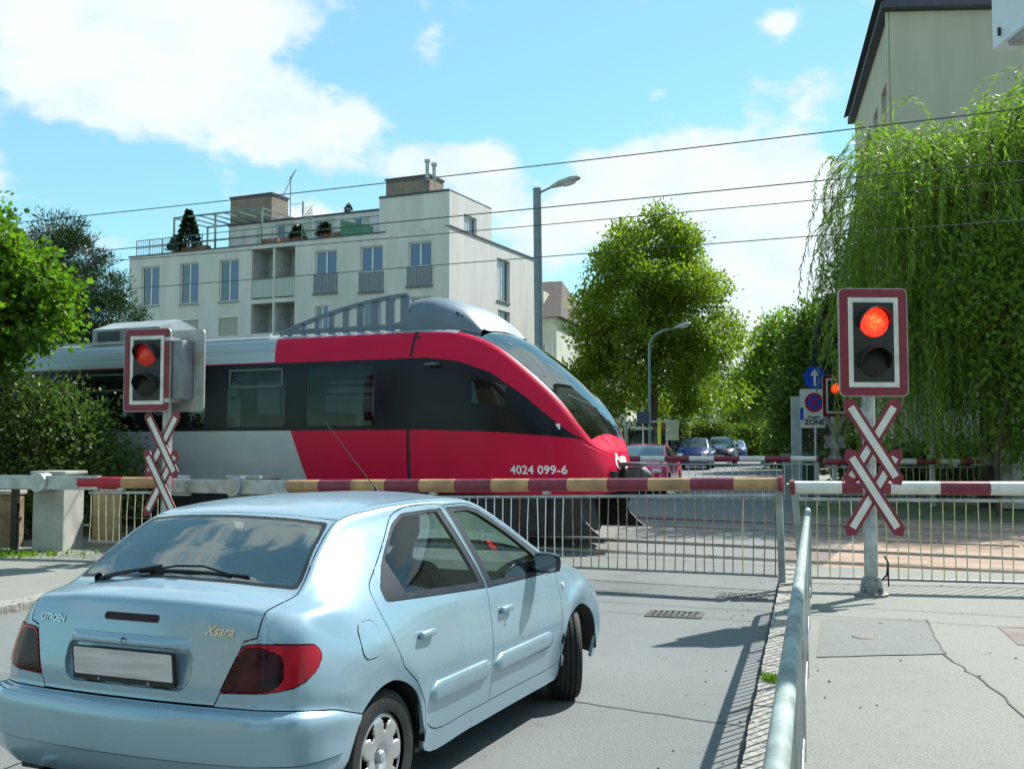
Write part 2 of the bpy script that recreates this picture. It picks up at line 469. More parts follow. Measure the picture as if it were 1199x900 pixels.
joint(wob((-10, -.012), (1.7, -.012), 30, .012), .022, .005, road_o, M_tar_shade)  # dark line along the kerb foot, painted for the shaded kerb face
joint(wob((-24, -3.66), (1.5, -3.66), 60, .012), .010, .004, road_o, M_tar_shade)
joint(wob(s_t(560, 690), s_t(905, 702), 12, .02), .02, .004, road_o, M_tar_shade)
# drain grates in the gutter, a gas cap in the pavement
def grate(px, py, L=.52, W=.36):
    s, t = s_t(px, py); d = thing('drain_grate', 'slotted iron drain grate in the road %s' % ('nearest the barrier leg' if py < 705 else 'just nearer the camera, dustier of the two'), 'drain grate', rp(s, t, .002), -RD)
    f = MB()
    for sx in (-1, 1): f.box((sx * (L / 2), 0, .004), (.03, W, .012)); f.box((0, sx * (W / 2), .004), (L + .03, .03, .0118))
    iron = mat('cast_iron', (.10, .10, .095), .6, .5, .3, 12); f.build('frame', iron, d)
    p = MB(); p.box((0, 0, -.001), (L, W, .006)); p.build('pit', M_black, d)
    for k in range(9):
        b = MB(); b.box((-L / 2 + L * (k + .5) / 9, 0, .005), (.022, W - .03, .008)); b.build('grate_bar', iron, d)
grate(788, 717); grate(867, 696)
cp = MB(); cp.lathe([(.0, .008), (.11, .008), (.12, .002)], 20, rp(*s_t(1010, 743, PK), PK + .003)); tag(cp.build('valve_cap', mat('worn_iron', (.15, .14, .13), .7, .4, .3, 20, .4, 60)), 'small round worn iron cap in the pavement patch beside the railing', 'manhole cap')
st = MB(); rnd = random.Random(2)
for k in range(70):
    s, t = rnd.uniform(-9, 1), rnd.uniform(.35, 3.2); z = PK + .004; r0 = rnd.uniform(.004, .014)
    st.lathe([(0, -r0 * .4), (r0, 0), (r0 * .7, r0 * .6), (0, r0 * .8)], 5, rp(s, t, z), 'Z', False)
for k in range(60):
    s, t = rnd.uniform(-9, 1), -abs(rnd.gauss(0, .25)) - .02; r0 = rnd.uniform(.004, .011)
    st.lathe([(0, -r0 * .4), (r0, 0), (r0 * .7, r0 * .6), (0, r0 * .8)], 5, rp(s, t, .004), 'Z', False)
tag(st.build('loose_grit', M_granite), 'loose grit and pebbles scattered along the kerb and pavement', 'grit', kind='stuff')
# ------------------------------------------------------------------ lofted hulls: cut into panels along real shut lines
def catmull(P, ts_per=6, closed=False):
    """centripetal Catmull-Rom through P (n,3) -> dense points"""
    P = np.asarray(P, float); n = len(P); out = []
    ext = np.vstack([2 * P[0] - P[1], P, 2 * P[-1] - P[-2]])
    for i in range(n - 1):
        p0, p1, p2, p3 = ext[i:i + 4]
        def tj(a, pa, pb): return a + max(np.linalg.norm(pb - pa), 1e-6) ** 0.5
        t0 = 0.0; t1 = tj(t0, p0, p1); t2 = tj(t1, p1, p2); t3 = tj(t2, p2, p3)
        m = ts_per[i] if isinstance(ts_per, (list, tuple)) else ts_per
        for t in np.linspace(t1, t2, m, endpoint=False):
            a1 = (t1 - t) / (t1 - t0) * p0 + (t - t0) / (t1 - t0) * p1
            a2 = (t2 - t) / (t2 - t1) * p1 + (t - t1) / (t2 - t1) * p2
            a3 = (t3 - t) / (t3 - t2) * p2 + (t - t2) / (t3 - t2) * p3
            b1 = (t2 - t) / (t2 - t0) * a1 + (t - t0) / (t2 - t0) * a2
            b2 = (t3 - t) / (t3 - t1) * a2 + (t - t1) / (t3 - t1) * a3
            out.append((t2 - t) / (t2 - t1) * b1 + (t - t1) / (t2 - t1) * b2)
    out.append(P[-1])
    return np.array(out)

def inside(poly, p):
    x, y = p; c = False; n = len(poly); j = n - 1
    for i in range(n):
        xi, yi = poly[i]; xj, yj = poly[j]
        if (yi > y) != (yj > y) and x < (xj - xi) * (y - yi) / (yj - yi) + xi: c = not c
        j = i
    return c

def smooth_poly(pts, r=0.03, n=4):
    """round the corners of a 2D polygon; a point may carry its own radius as third value"""
    out = []; m = len(pts)
    for i in range(m):
        p = Vector(pts[i][:2]); a = Vector(pts[i - 1][:2]); b = Vector(pts[(i + 1) % m][:2])
        rr = pts[i][2] if len(pts[i]) > 2 else r
        da, db = (a - p), (b - p)
        l = min(rr, da.length * .45, db.length * .45)
        if l < 1e-4: out.append(tuple(p)); continue
        s, e = p + da.normalized() * l, p + db.normalized() * l
        for k in range(n + 1):
            t = k / n; out.append(tuple(s * (1 - t) ** 2 + p * 2 * t * (1 - t) + e * t * t))
    return out

class Hull:
    def __init__(self, verts, quads):
        self.bm = bmesh.new()
        vs = [self.bm.verts.new(v) for v in verts]
        for q in quads:
            try: self.bm.faces.new([vs[i] for i in q])
            except ValueError: pass
        bmesh.ops.remove_doubles(self.bm, verts=self.bm.verts, dist=1e-5)
        self.pid = self.bm.faces.layers.int.new('pid')
        self.names = ['body']
        self.bm.normal_update()
        self.snap()
    def snap(self):
        self.bm.normal_update(); self.bm.faces.ensure_lookup_table()
        self.bv0 = BVHTree.FromBMesh(self.bm)
        self.f0 = [([v.co.copy() for v in f.verts], [v.normal.copy() for v in f.verts]) for f in self.bm.faces]
    def nrm(self, p):
        h = self.bv0.find_nearest(p)
        if h[0] is None or h[3] > .06: return Vector((0, 0, 0))
        co, ns = self.f0[h[2]]; s = Vector((0, 0, 0)); W = 0
        # inverse-area (mean value like) blend of the corner normals
        n = len(co)
        for i in range(n):
            a, b, c = co[i - 1], co[i], co[(i + 1) % n]
            w1 = (b - a).cross(h[0] - a).length; w2 = (c - b).cross(h[0] - b).length
            k = (a - b).cross(c - b).length / max((w1 + 1e-9) * (w2 + 1e-9), 1e-16); s += ns[i] * k
        return s.normalized()
    def cut(self, name, poly, ax, ok=None, only=None, margin=0.04):
        """poly in the plane spanned by ax=(A,B); faces inside it become panel `name`"""
        A, B = Vector(ax[0]), Vector(ax[1])
        bm = self.bm; n = len(poly)
        base = None if only is None else [self.names.index(o) for o in only]
        def okf(f): return (ok is None or ok(f.calc_center_median(), f.normal)) and (base is None or f[self.pid] in base)
        for i in range(n):
            p, q = Vector(poly[i]), Vector(poly[(i + 1) % n]); d = q - p
            if d.length < 1e-5: continue
            d.normalize(); nn = Vector((-d.y, d.x))
            mg = margin
            lo = (min(p.x, q.x) - mg, min(p.y, q.y) - mg); hi = (max(p.x, q.x) + mg, max(p.y, q.y) + mg)
            fs = []
            for f in bm.faces:
                us = [(v.co.dot(A), v.co.dot(B)) for v in f.verts]
                if max(u[0] for u in us) < lo[0] or min(u[0] for u in us) > hi[0] or max(u[1] for u in us) < lo[1] or min(u[1] for u in us) > hi[1]: continue
                if okf(f): fs.append(f)
            if not fs: continue
            es = {e for f in fs for e in f.edges}; vv = {v for f in fs for v in f.verts}
            no = A * nn.x + B * nn.y
            # plane through p (in the A,B coordinates) with normal no
            G = np.array([[A.dot(A), A.dot(B)], [A.dot(B), B.dot(B)]]); k = np.linalg.solve(G, np.array([p.x, p.y]))
            co = A * k[0] + B * k[1]
            # dual vectors so that the plane is exactly {v: (v.A-p.x)*nn.x+(v.B-p.y)*nn.y = 0}
            bmesh.ops.bisect_plane(bm, geom=list(fs) + list(es) + list(vv), dist=1e-5, plane_co=co, plane_no=no)
        if name not in self.names: self.names.append(name)
        idx = self.names.index(name); bm.normal_update()
        for f in bm.faces:
            c = f.calc_center_median()
            if okf(f) and inside(poly, (c.dot(A), c.dot(B))): f[self.pid] = idx
    def panel(self, name, gap=0.0032, flange=0.02, mirror=None, push=0.0):
        """bmesh of one panel, edges drawn back to leave the shut line, with a turned-in flange; mirror: 'x','y' plane normal axis index"""
        idx = self.names.index(name); out = bmesh.new(); m = {}; flv = out.verts.layers.int.new('flange')
        for f in self.bm.faces:
            if f[self.pid] != idx: continue
            vs = []
            for v in f.verts:
                if v.index not in m or True:
                    if v not in m: m[v] = out.verts.new(v.co)
                vs.append(m[v])
            try: out.faces.new(vs)
            except ValueError: pass
        out.normal_update()
        bnd = [e for e in out.edges if len(e.link_faces) == 1]
        mir = mirror
        bnd = [e for e in bnd if not (mir is not None and all(abs(v.co[mir]) < 1e-4 for v in e.verts))]
        if push:
            for v in out.verts: v.co += v.normal * push
        mv = {}
        for e in bnd:
            f = e.link_faces[0]; d = (e.verts[1].co - e.verts[0].co)
            if d.length < 1e-9: continue
            d.normalize(); inn = f.normal.cross(d)
            c = f.calc_center_median() - e.verts[0].co
            if inn.dot(c) < 0: inn = -inn
            for v in e.verts: mv.setdefault(v, []).append(inn)
        for v, l in mv.items():
            s = Vector((0, 0, 0))
            for q in l: s += q
            if s.length > 1e-6:
                s.normalize()
                if mir is not None and abs(v.co[mir]) < 1e-4: s[mir] = 0
                v.co += s * gap
        if flange:
            nrm = {v: v.normal.copy() for v in mv}
            top = {v: out.verts.new(v.co) for v in mv}
            dup = {v: out.verts.new(v.co - nrm[v] * flange) for v in mv}
            for q in list(top.values()) + list(dup.values()): q[flv] = 1
            for e in bnd:
                a, b = e.verts
                if a in dup and b in dup:
                    try:
                        nf = out.faces.new((top[a], top[b], dup[b], dup[a]))
                    except ValueError: pass
        if mir is not None:
            geom = list(out.verts) + list(out.edges) + list(out.faces)
            r = bmesh.ops.duplicate(out, geom=geom)
            nv = [g for g in r['geom'] if isinstance(g, bmesh.types.BMVert)]
            nfc = [g for g in r['geom'] if isinstance(g, bmesh.types.BMFace)]
            for v in nv: v.co[mir] = -v.co[mir]
            bmesh.ops.reverse_faces(out, faces=nfc)
            bmesh.ops.remove_doubles(out, verts=[v for v in out.verts if abs(v.co[mir]) < 1e-4], dist=2e-4)
        return out
    def emit(self, name, oname, mats, parent, mirror=None, flip=None, smooth=40, **kw):
        out = self.panel(name, mirror=mirror, **kw)
        fl = out.verts.layers.int.get('flange'); cn = []
        for v in out.verts:
            if fl is not None and v[fl]: cn.append((0, 0, 0)); continue
            p = v.co.copy(); sg = 1
            if mirror is not None and p[mirror] < 0: p[mirror] = -p[mirror]; sg = -1
            q = self.nrm(p)
            if mirror is not None:
                if abs(p[mirror]) < 1e-4: q[mirror] = 0
                q[mirror] *= sg
            if flip is not None: q[flip] = -q[flip]
            cn.append(tuple(q))
        if flip is not None:
            for v in out.verts: v.co[flip] = -v.co[flip]
            bmesh.ops.reverse_faces(out, faces=out.faces[:])
        me = bpy.data.meshes.new(oname); out.to_mesh(me); out.free()
        me.materials.append(mats); shade(me, smooth)
        me.normals_split_custom_set_from_vertices(cn)
        return link(me, oname, parent)

# ------------------------------------------------------------------ the pale blue hatchback
# car frame: x forward from the rear axle, y to the left, z up.  Columns: I wheel-arch/rocker, M widest line, B belt, E edge, O centre line
CAR_ST = [
 ((-.335,.79,.275),(-.48,.79,.285),(-.60,.76,.295),(-.69,.62,.30),(-.735,0,.30)),
 ((-.330,.825,.36),(-.50,.835,.36),(-.655,.79,.365),(-.745,.63,.37),(-.80,0,.37)),
 ((-.283,.838,.472),(-.48,.845,.49),(-.66,.805,.50),(-.765,.645,.505),(-.82,0,.505)),
 ((-.245,.84,.522),(-.46,.85,.575),(-.65,.805,.60),(-.755,.645,.605),(-.81,0,.605)),
 ((-.240,.838,.528),(-.45,.838,.590),(-.635,.788,.617),(-.735,.63,.624),(-.785,0,.626)),
 ((-.233,.835,.536),(-.445,.828,.600),(-.615,.775,.627),(-.70,.63,.635),(-.745,0,.637)),
 ((-.18,.835,.572),(-.40,.835,.66),(-.60,.775,.705),(-.69,.635,.715),(-.74,0,.72)),
 ((-.107,.835,.604),(-.33,.838,.73),(-.565,.77,.815),(-.665,.63,.83),(-.72,0,.84)),
 ((-.05,.835,.617),(-.28,.84,.77),(-.53,.75,.91),(-.635,.615,.945),(-.695,0,.965)),
 ((-.02,.835,.620),(-.25,.84,.79),(-.49,.735,.955),(-.605,.60,1.000),(-.665,0,1.028)),
 ((.0,.835,.621),(-.22,.84,.80),(-.43,.735,.98),(-.545,.595,1.020),(-.60,0,1.052)),
 ((.04,.835,.620),(-.17,.84,.81),(-.33,.745,.99),(-.405,.615,1.045),(-.47,0,1.08)),
 ((.15,.835,.587),(-.04,.842,.80),(-.12,.765,.975),(-.17,.57,1.205),(-.22,0,1.232)),
 ((.25,.835,.52),(.12,.843,.76),(.08,.785,.968),(.05,.53,1.322),(.0,0,1.350)),
 ((.328,.83,.36),(.33,.845,.68),(.33,.795,.962),(.30,.54,1.355),(.28,0,1.390)),
 ((.40,.80,.215),(.55,.848,.62),(.65,.80,.952),(.66,.55,1.372),(.65,0,1.408)),
 ((.9,.80,.20),(.95,.848,.60),(1.0,.80,.940),(1.0,.555,1.370),(1.0,0,1.408)),
 ((1.4,.80,.20),(1.4,.848,.60),(1.38,.80,.930),(1.40,.565,1.343),(1.44,0,1.380)),
 ((1.75,.80,.20),(1.75,.848,.60),(1.72,.795,.922),(1.76,.615,1.205),(1.85,0,1.230)),
 ((2.05,.80,.20),(2.05,.845,.60),(2.04,.787,.912),(2.12,.68,1.025),(2.24,0,1.045)),
 ((2.17,.805,.215),(2.2,.842,.62),(2.25,.778,.90),(2.32,.69,.945),(2.44,0,.985)),
 ((2.205,.83,.36),(2.3,.84,.66),(2.42,.765,.880),(2.48,.675,.912),(2.62,0,.945)),
 ((2.290,.835,.525),(2.42,.845,.71),(2.62,.75,.845),(2.68,.65,.872),(2.85,0,.900)),
 ((2.54,.835,.622),(2.66,.84,.73),(2.85,.735,.79),(2.92,.62,.81),(3.10,0,.835)),
 ((2.790,.835,.525),(2.93,.825,.61),(3.08,.70,.66),(3.17,.575,.70),(3.33,0,.71)),
 ((2.873,.825,.37),(3.02,.815,.41),(3.16,.69,.45),(3.26,.56,.48),(3.41,0,.49)),
 ((2.880,.79,.21),(3.0,.775,.21),(3.12,.65,.21),(3.2,.53,.21),(3.36,0,.21)),
]
def car_hull(ST, us=5, ks=4):
    rows = []
    for I, M, B, E, O in ST:
        I, M, B, E, O = [np.array(p) for p in (I, M, B, E, O)]
        up = np.array([0, 1.0, 0])
        def top(f):
            q = O + (E - O) * abs(f) ** 2.3; q[1] = E[1] * f; return q
        rows.append([I, (I + M) / 2 + up * .006, M, (M + B) / 2 + up * .010, B, (B + E) / 2 + up * .012, B + (E - B) * .86 + up * .005, E, top(.86), top(.6), top(.3), O])
    rows = np.array(rows)
    dense_u = np.stack([catmull(rows[:, k], us) for k in range(rows.shape[1])], 1)
    grid = []
    for r in dense_u:
        r2 = r.copy()
        full = np.vstack([r2, r2[-2] * np.array([1, -1, 1])])
        d = catmull(full, ks)[: (len(r2) - 1) * ks + 1]
        d[-1, 1] = 0; grid.append(d)
    return np.array(grid)

def paint(name, c, rough=.28, metal=.55):
    m = mat(name, c, rough, metal, .02, 2.0, 0, 40, .45, .5)
    return m

def make_wheel(parent, loc, side, r=.292, w=.185, steer=0.0, rim_r=.190, spokes=7, detail=True):
    """side=-1: outer face towards -y"""
    wh = empty('wheel', loc, steer, parent)
    t = MB(); o = side
    prof = [(.195, -.085), (.235, -.095), (.268, -.093), (.284, -.080), (.291, -.062)]
    grooves = [(-.045, .284), (-.012, .284), (.022, .284), (.052, .284)]
    p = list(prof)
    for gy, gr in grooves: p += [(.292, gy - .009), (gr - .001, gy - .007), (gr - .001, gy + .001), (.292, gy + .003)]
    p += [(.291, .066), (.284, .080), (.268, .093), (.235, .095), (.195, .085)]
    k = r / .292
    p = [(a * k, b * w / .185) for a, b in p]
    t.lathe(p, 56, axis='Y', cap=False)
    if detail:                                       # sipes across the tread
        for q in range(60):
            a = 2 * math.pi * q / 60
            for y0, y1 in ((-.062, -.048), (.058, .072)):
                c = Vector((math.cos(a) * .2905 * k, (y0 + y1) / 2, math.sin(a) * .2905 * k))
                t.box(c, (.004, .016, .0045), M=Matrix.Rotation(-a, 4, 'Y'))
    t.build('tyre', M_rubber, wh, 30)
    # hub cap: dished disc with wedge openings
    n, rings = 98, [.0, .03, .05, .075, .10, .115, .13, .145, .16, .172, .182, .190, .195]
    def yy(rr): return (.062 + .020 * math.sin(min(rr / .15, 1) * math.pi * .5) - (.012 if rr < .045 else 0) - max(0, rr - .165) * .5) * o
    vs, fs = [], []
    for rr in rings:
        for q in range(n):
            a = 2 * math.pi * q / n
            vs.append((rr * rim_r / .19 * math.cos(a), yy(rr), rr * rim_r / .19 * math.sin(a)))
    for i in range(1, len(rings) - 1):
        for q in range(n):
            rm = (rings[i] + rings[i + 1]) / 2
            ph = ((q + .5) / n * spokes) % 1.0
            wd = {0: 0}.get(0, 0)
            hole = .118 < rm < .166 and abs(ph - .5) < .10 + (rm - .118) * 3.2
            if hole: continue
            l = (q + 1) % n
            fs.append((i * n + q, i * n + l, (i + 1) * n + l, (i + 1) * n + q))
    for q in range(n): fs.append((q, n + q, n + (q + 1) % n))
    h = MB(); h.add(vs, fs)
    ho = h.build('hub_cap', mat('hubcap_silver', (.52, .53, .53), .35, .7, .05, 6), wh, 40)
    so = ho.modifiers.new('s', 'SOLIDIFY'); so.thickness = .012; so.offset = -1
    d = MB(); d.lathe([(0.0, .03 * o), (.198 * k, .03 * o), (.198 * k, .0)], 32, axis='Y', cap=False); d.build('rim', M_black, wh, 30)
    hub = MB(); hub.lathe([(.0, .088 * o), (.022, .086 * o), (.03, .078 * o), (.03, .06 * o)], 20, axis='Y', cap=False); hub.build('hub_centre', M_greysteel, wh, 30)
    return wh

def build_hatchback():
    X, Yv, Z = (1, 0, 0), (0, 1, 0), (0, 0, 1)
    SIDE, REAR = (X, Z), (Yv, Z)
    us, ks = 6, 4
    g = car_hull(CAR_ST, us, ks); n, m, _ = g.shape
    V = [tuple(p) for r in g for p in r]; F = []; init = {}
    def fname(i, k):
        s = i / us; kk = k / ks
        if s < 5: return 'bumper_strip' if (1.5 <= s < 3.34 and kk >= 1.0) else 'rear_bumper'
        if s >= 23.5: return 'front_bumper'
        if kk >= 7:
            if 13 <= s < 17: return 'roof'
            if 17 <= s < 20: return 'windscreen' if kk >= 7.5 else 'body'
            if s >= 20.3: return 'bonnet'
        if kk < .30 and 14.6 < s < 20.4: return 'sill'
        return 'body'
    names = []
    for i in range(n - 1):
        for k in range(m - 1):
            F.append((i * m + k, (i + 1) * m + k, (i + 1) * m + k + 1, i * m + k + 1)); names.append(fname(i, k))
    H = Hull(V, F)
    H.bm.faces.ensure_lookup_table()
    for nm in dict.fromkeys(names):
        if nm not in H.names: H.names.append(nm)
    for f, nm in zip(H.bm.faces, names): f[H.pid] = H.names.index(nm)
    H.bm.normal_update()
    if sum(f.normal.y for f in H.bm.faces) < 0:
        bmesh.ops.reverse_faces(H.bm, faces=H.bm.faces[:]); H.snap()
    bvh = BVHTree.FromBMesh(H.bm)
    sideok = lambda c, nn: nn.y > .2 and c.y > .4
    rearok = lambda c, nn: nn.x < -.03 and c.x < .12
    # rear door, front door
    H.cut('rear_door', smooth_poly([(1.115, .262, 0), (1.10, .60, 0), (1.085, .93, 0), (1.03, 1.345), (.94, 1.358), (.62, 1.357), (.46, 1.33), (.20, 1.17, .1), (-.035, 1.035, .05), (-.03, .92, .05), (.03, .79, .05), (.12, .665, 0), (.24, .58, 0), (.33, .46, 0), (.375, .30, 0), (.39, .262, 0)], .05), SIDE, sideok, ['body'])
    H.cut('front_door', smooth_poly([(1.115, .262, 0), (1.10, .60, 0), (1.085, .93, 0), (1.03, 1.345, 0), (1.30, 1.343), (1.43, 1.318), (1.78, 1.170, .1), (2.09, 1.01), (2.17, .93), (2.185, .60, .05), (2.13, .262, 0)], .05), SIDE, sideok, ['body'])
    # window surrounds then panes
    H.cut('rear_trim', smooth_poly([(.045, .965), (.05, 1.02), (.155, 1.118), (.41, 1.280, .10), (.55, 1.325), (.985, 1.330, .0), (1.077, .925, 0), (1.08, .905, 0)], .04), SIDE, sideok, ['rear_door', 'body'])
    H.cut('rear_side_window', smooth_poly([(.235, .985, 0), (.20, 1.135, .01), (.42, 1.268, .10), (.55, 1.312), (.925, 1.318, .01), (1.015, .942, .01)], .03), SIDE, sideok, ['rear_trim'])
    H.cut('front_trim', smooth_poly([(1.10, .903, 0), (1.095, .93, 0), (1.045, 1.330, 0), (1.30, 1.327), (1.43, 1.302), (1.76, 1.160, .1), (2.10, .985), (2.145, .90), (2.12, .878)], .03), SIDE, sideok, ['front_door', 'body'])
    H.cut('front_side_window', smooth_poly([(1.165, .932, .01), (1.115, 1.305, .01), (1.30, 1.303), (1.41, 1.278), (1.72, 1.137, .1), (1.93, 1.00), (1.965, .912, .01)], .03), SIDE, sideok, ['front_trim'])
    # tailgate, its glass, lamps
    T45 = ((.6, .8, 0), Z)
    H.cut('tail_light', smooth_poly([(-.055, .692, .01), (.0, .81, .05), (.034, .875), (.084, .884), (.315, .872), (.350, .825), (.320, .765, .05), (.25, .719, .05), (.165, .701)], .03), T45, lambda c, nn: c.x < -.3 and c.y > .35 and nn.x < .3, ['body'])
    H.cut('tail_smoked', smooth_poly([(-.05, .700, .01), (.0, .80, .05), (.04, .866), (.10, .868), (.185, .835), (.19, .745), (.15, .708)], .03), T45, lambda c, nn: c.x < -.3 and c.y > .35, ['tail_light'])
    tgp = [(-.1, .640), (.445, .640), (.470, .69), (.535, .855), (.548, .89), (.600, .905), (.603, 1.0), (.615, 1.046), (.585, 1.14), (.545, 1.25), (.524, 1.322), (.30, 1.347), (-.1, 1.355)]
    H.cut('tailgate', tgp, REAR, rearok, ['body'])
    H.cut('glass_seal', smooth_poly([(-.1, 1.092, 0), (.3, 1.084, .1), (.600, 1.062), (.570, 1.15, .05), (.530, 1.25, .05), (.506, 1.312), (.30, 1.333, .1), (-.1, 1.342, 0)], .02), REAR, rearok, ['tailgate', 'body'])
    H.cut('rear_window', smooth_poly([(-.1, 1.100, 0), (.3, 1.093, .1), (.580, 1.074), (.556, 1.15, .05), (.518, 1.25, .05), (.492, 1.303), (.30, 1.322, .1), (-.1, 1.331, 0)], .02), REAR, rearok, ['glass_seal'])
    H.cut('plate_recess', smooth_poly([(-.1, .688, 0), (.300, .688), (.335, .745, .03), (.325, .835), (.29, .848), (-.1, .850, 0)], .03), REAR, rearok, ['tailgate'])
    H.cut('headlight', smooth_poly([(.62 * .6 + .56, .60), (2.6 * .6 + .6, .66), (2.6 * .6 + .72, .76), (3.1 * .6 + .4, .77)], .02), T45, lambda c, nn: c.x > 2.9 and nn.x > .2, ['body', 'bonnet'])

    car = thing('hatchback_car', 'pale metallic blue hatchback seen from behind, waiting in front of the lowered barrier', 'car', (-1.3095, 5.13, 0), R(90 - 23.0))
    P = paint('pale_blue_metallic', (.285, .42, .505), .27, .35)
    G = glass('car_glass', (.60, .70, .67), 1.5, 0, .008)
    GR = glass('car_rear_glass', (.34, .46, .44), 3.0, 0, .02)
    dk = mat('dark_trim', (.020, .030, .042), .6, 0, .1, 8, spec=.15)
    red = mat('tail_red', (.40, .006, .018), .22, 0, .12, 14, .12, 120, .1, .3)
    smk = mat('tail_smoke', (.035, .006, .010), .22, 0, .5, 9, .1, 120, 0, .25)
    for m_ in (red, smk):                              # moulded ribs of the lens
        t_ = m_.node_tree; b_ = t_.nodes['Principled BSDF']; wv = t_.nodes.new('ShaderNodeTexWave'); wv.inputs['Scale'].default_value = 28; wv.bands_direction = 'Z'; tc_ = t_.nodes.new('ShaderNodeTexCoord'); t_.links.new(tc_.outputs['Object'], wv.inputs['Vector'])
        bp_ = t_.nodes.new('ShaderNodeBump'); bp_.inputs['Strength'].default_value = .04; bp_.inputs['Distance'].default_value = .006; t_.links.new(wv.outputs['Fac'], bp_.inputs['Height']); t_.links.new(bp_.outputs[0], b_.inputs['Normal'])
        src_ = b_.inputs['Base Color'].links[0].from_socket; xx = NX(t_); t_.links.new(xx.mix(xx.mul(wv.outputs['Fac'], .0), src_, (.02, .0, .002, 1)), b_.inputs['Base Color'])
    def both(nm, on, mt, lab=None, **kw):
        a = H.emit(nm, on, mt, car, flip=1, **kw); b = H.emit(nm, on, mt, car, **kw); return a, b
    both('body', 'body_side', P)
    H.emit('rear_bumper', 'rear_bumper', P, car, mirror=1)
    H.emit('bumper_strip', 'bumper_strip', P, car, mirror=1, push=.010, flange=.03, gap=.004)
    H.emit('front_bumper', 'front_bumper', P, car, mirror=1)
    H.emit('roof', 'roof', P, car, mirror=1); H.emit('bonnet', 'bonnet', P, car, mirror=1)
    H.emit('windscreen', 'windscreen', G, car, mirror=1, flange=0, gap=.001)
    tg = H.emit('tailgate', 'tailgate', P, car, mirror=1, flange=.03)
    o = H.emit('glass_seal', 'window_seal', M_black, tg, mirror=1, gap=.0005); H.emit('rear_window', 'rear_window', GR, tg, mirror=1, flange=0, gap=0)
    H.emit('plate_recess', 'plate_recess', P, tg, mirror=1, push=-.022, flange=0, gap=-.004)
    both('sill', 'sill', P)
    for flip in (1, None):
        s = -1 if flip == 1 else 1
        rd = H.emit('rear_door', 'rear_door', P, car, flip=flip); fd = H.emit('front_door', 'front_door', P, car, flip=flip)
        H.emit('rear_trim', 'window_trim', dk, rd, flip=flip, gap=.0006); H.emit('front_trim', 'window_trim', dk, fd, flip=flip, gap=.0006)
        H.emit('rear_side_window', 'window', G, rd, flip=flip, flange=0, gap=0); H.emit('front_side_window', 'window', G, fd, flip=flip, flange=0, gap=0)
        tl = H.emit('tail_light', 'tail_light', red, car, flip=flip, push=.004); H.emit('tail_smoked', 'smoked_lens', smk, tl, flip=flip, push=.004, gap=0)
        H.emit('headlight', 'headlight', M_chrome, car, flip=flip)
        # door mouldings, handles
        def strip(x0, x1, z0, z1, th, par, nm, mt, nseg=22, dz=0.0):
            mb = MB(); rows = []
            for i in range(nseg + 1):
                x = x0 + (x1 - x0) * i / nseg; e = min(i, nseg - i) / 2.0; sh = 0 if e >= 1 else (1 - e) * .35
                zz0 = z0 + dz * (x - x0) + (z1 - z0) * sh; zz1 = z1 + dz * (x - x0) - (z1 - z0) * sh
                row = []
                for t, off in ((0, -.002), (.06, th * .75), (.2, th), (.5, th * 1.05), (.8, th), (.94, th * .75), (1, -.002)):
                    z = zz0 + (zz1 - zz0) * t; h = bvh.ray_cast(Vector((x, 2, z)), Vector((0, -1, 0)))
                    y = h[0].y if h[0] else .84
                    row.append((x, s * (y + off * (1 if 0 < i < nseg else 0)), z))
                rows.append(row)
            k = len(rows[0])
            mb.add([p for r in rows for p in r], [(i * k + j, (i + 1) * k + j, (i + 1) * k + j + 1, i * k + j + 1) for i in range(nseg) for j in range(k - 1)])
            return mb.build(nm, mt, par, 50)
        strip(.375, 1.075, .435, .540, .017, rd, 'door_moulding', P); strip(1.125, 2.02, .435, .540, .017, fd, 'door_moulding', P)
        for par, hx, hz in ((rd, .335, .775), (fd, 1.285, .760)):
            y = bvh.ray_cast(Vector((hx, 2, hz)), Vector((0, -1, 0)))[0].y
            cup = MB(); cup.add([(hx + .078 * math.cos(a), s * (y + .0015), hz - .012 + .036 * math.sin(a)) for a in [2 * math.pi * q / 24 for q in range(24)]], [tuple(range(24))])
            cup.build('handle_cup', mat('handle_cup_painted_shade', (.10, .15, .18), .5, 0, .1, 5), par)  # flat darker ellipse: shade of the handle recess painted in
            hb = MB(); hb.box((hx, s * (y + .014), hz + .008), (.150, .026, .036), bev=.011); hb.build('door_handle', P, par, 60)
        y = bvh.ray_cast(Vector((1.265, 2, .690)), Vector((0, -1, 0)))[0].y
        lk = MB(); lk.lathe([(.0, s * .004), (.012, s * .004), (.013, 0)], 14, (1.265, s * y, .690), 'Y', False); lk.build('door_lock', M_chrome, fd, 40)
        # mirror
        mr = empty('door_mirror', (0, 0, 0), 0, car)
        bm = bmesh.new(); bmesh.ops.create_cube(bm, size=1.0)
        bmesh.ops.subdivide_edges(bm, edges=bm.edges[:], cuts=5, use_grid_fill=True)
        for v in bm.verts:
            c = v.co * 2; l = max(abs(c.x), abs(c.y), abs(c.z)); e = c.normalized()
            q = c * .55 + e * .62 * l * .9
            v.co = Vector((1.80 + q.x * (.060 if q.x > 0 else .030), s * (.888 + q.y * .080 - q.x * .02), .968 + q.z * (.058 - .008 * q.y)))
        me = bpy.data.meshes.new('mirror_shell'); bm.to_mesh(me); bm.free(); me.materials.append(mat('mirror_shell_dark', (.025, .03, .04), .3, 0, .1, 5, 0, 40, .6)); shade(me, 60); link(me, 'mirror_shell', mr)
        mg = MB(); mg.add([(1.765, s * (.890 + .066 * a), .969 + .045 * b) for a, b in rrect(2, 2, .5)], [tuple(range(len(rrect(2, 2, .5))))]); mg.build('mirror_glass', M_chrome, mr)
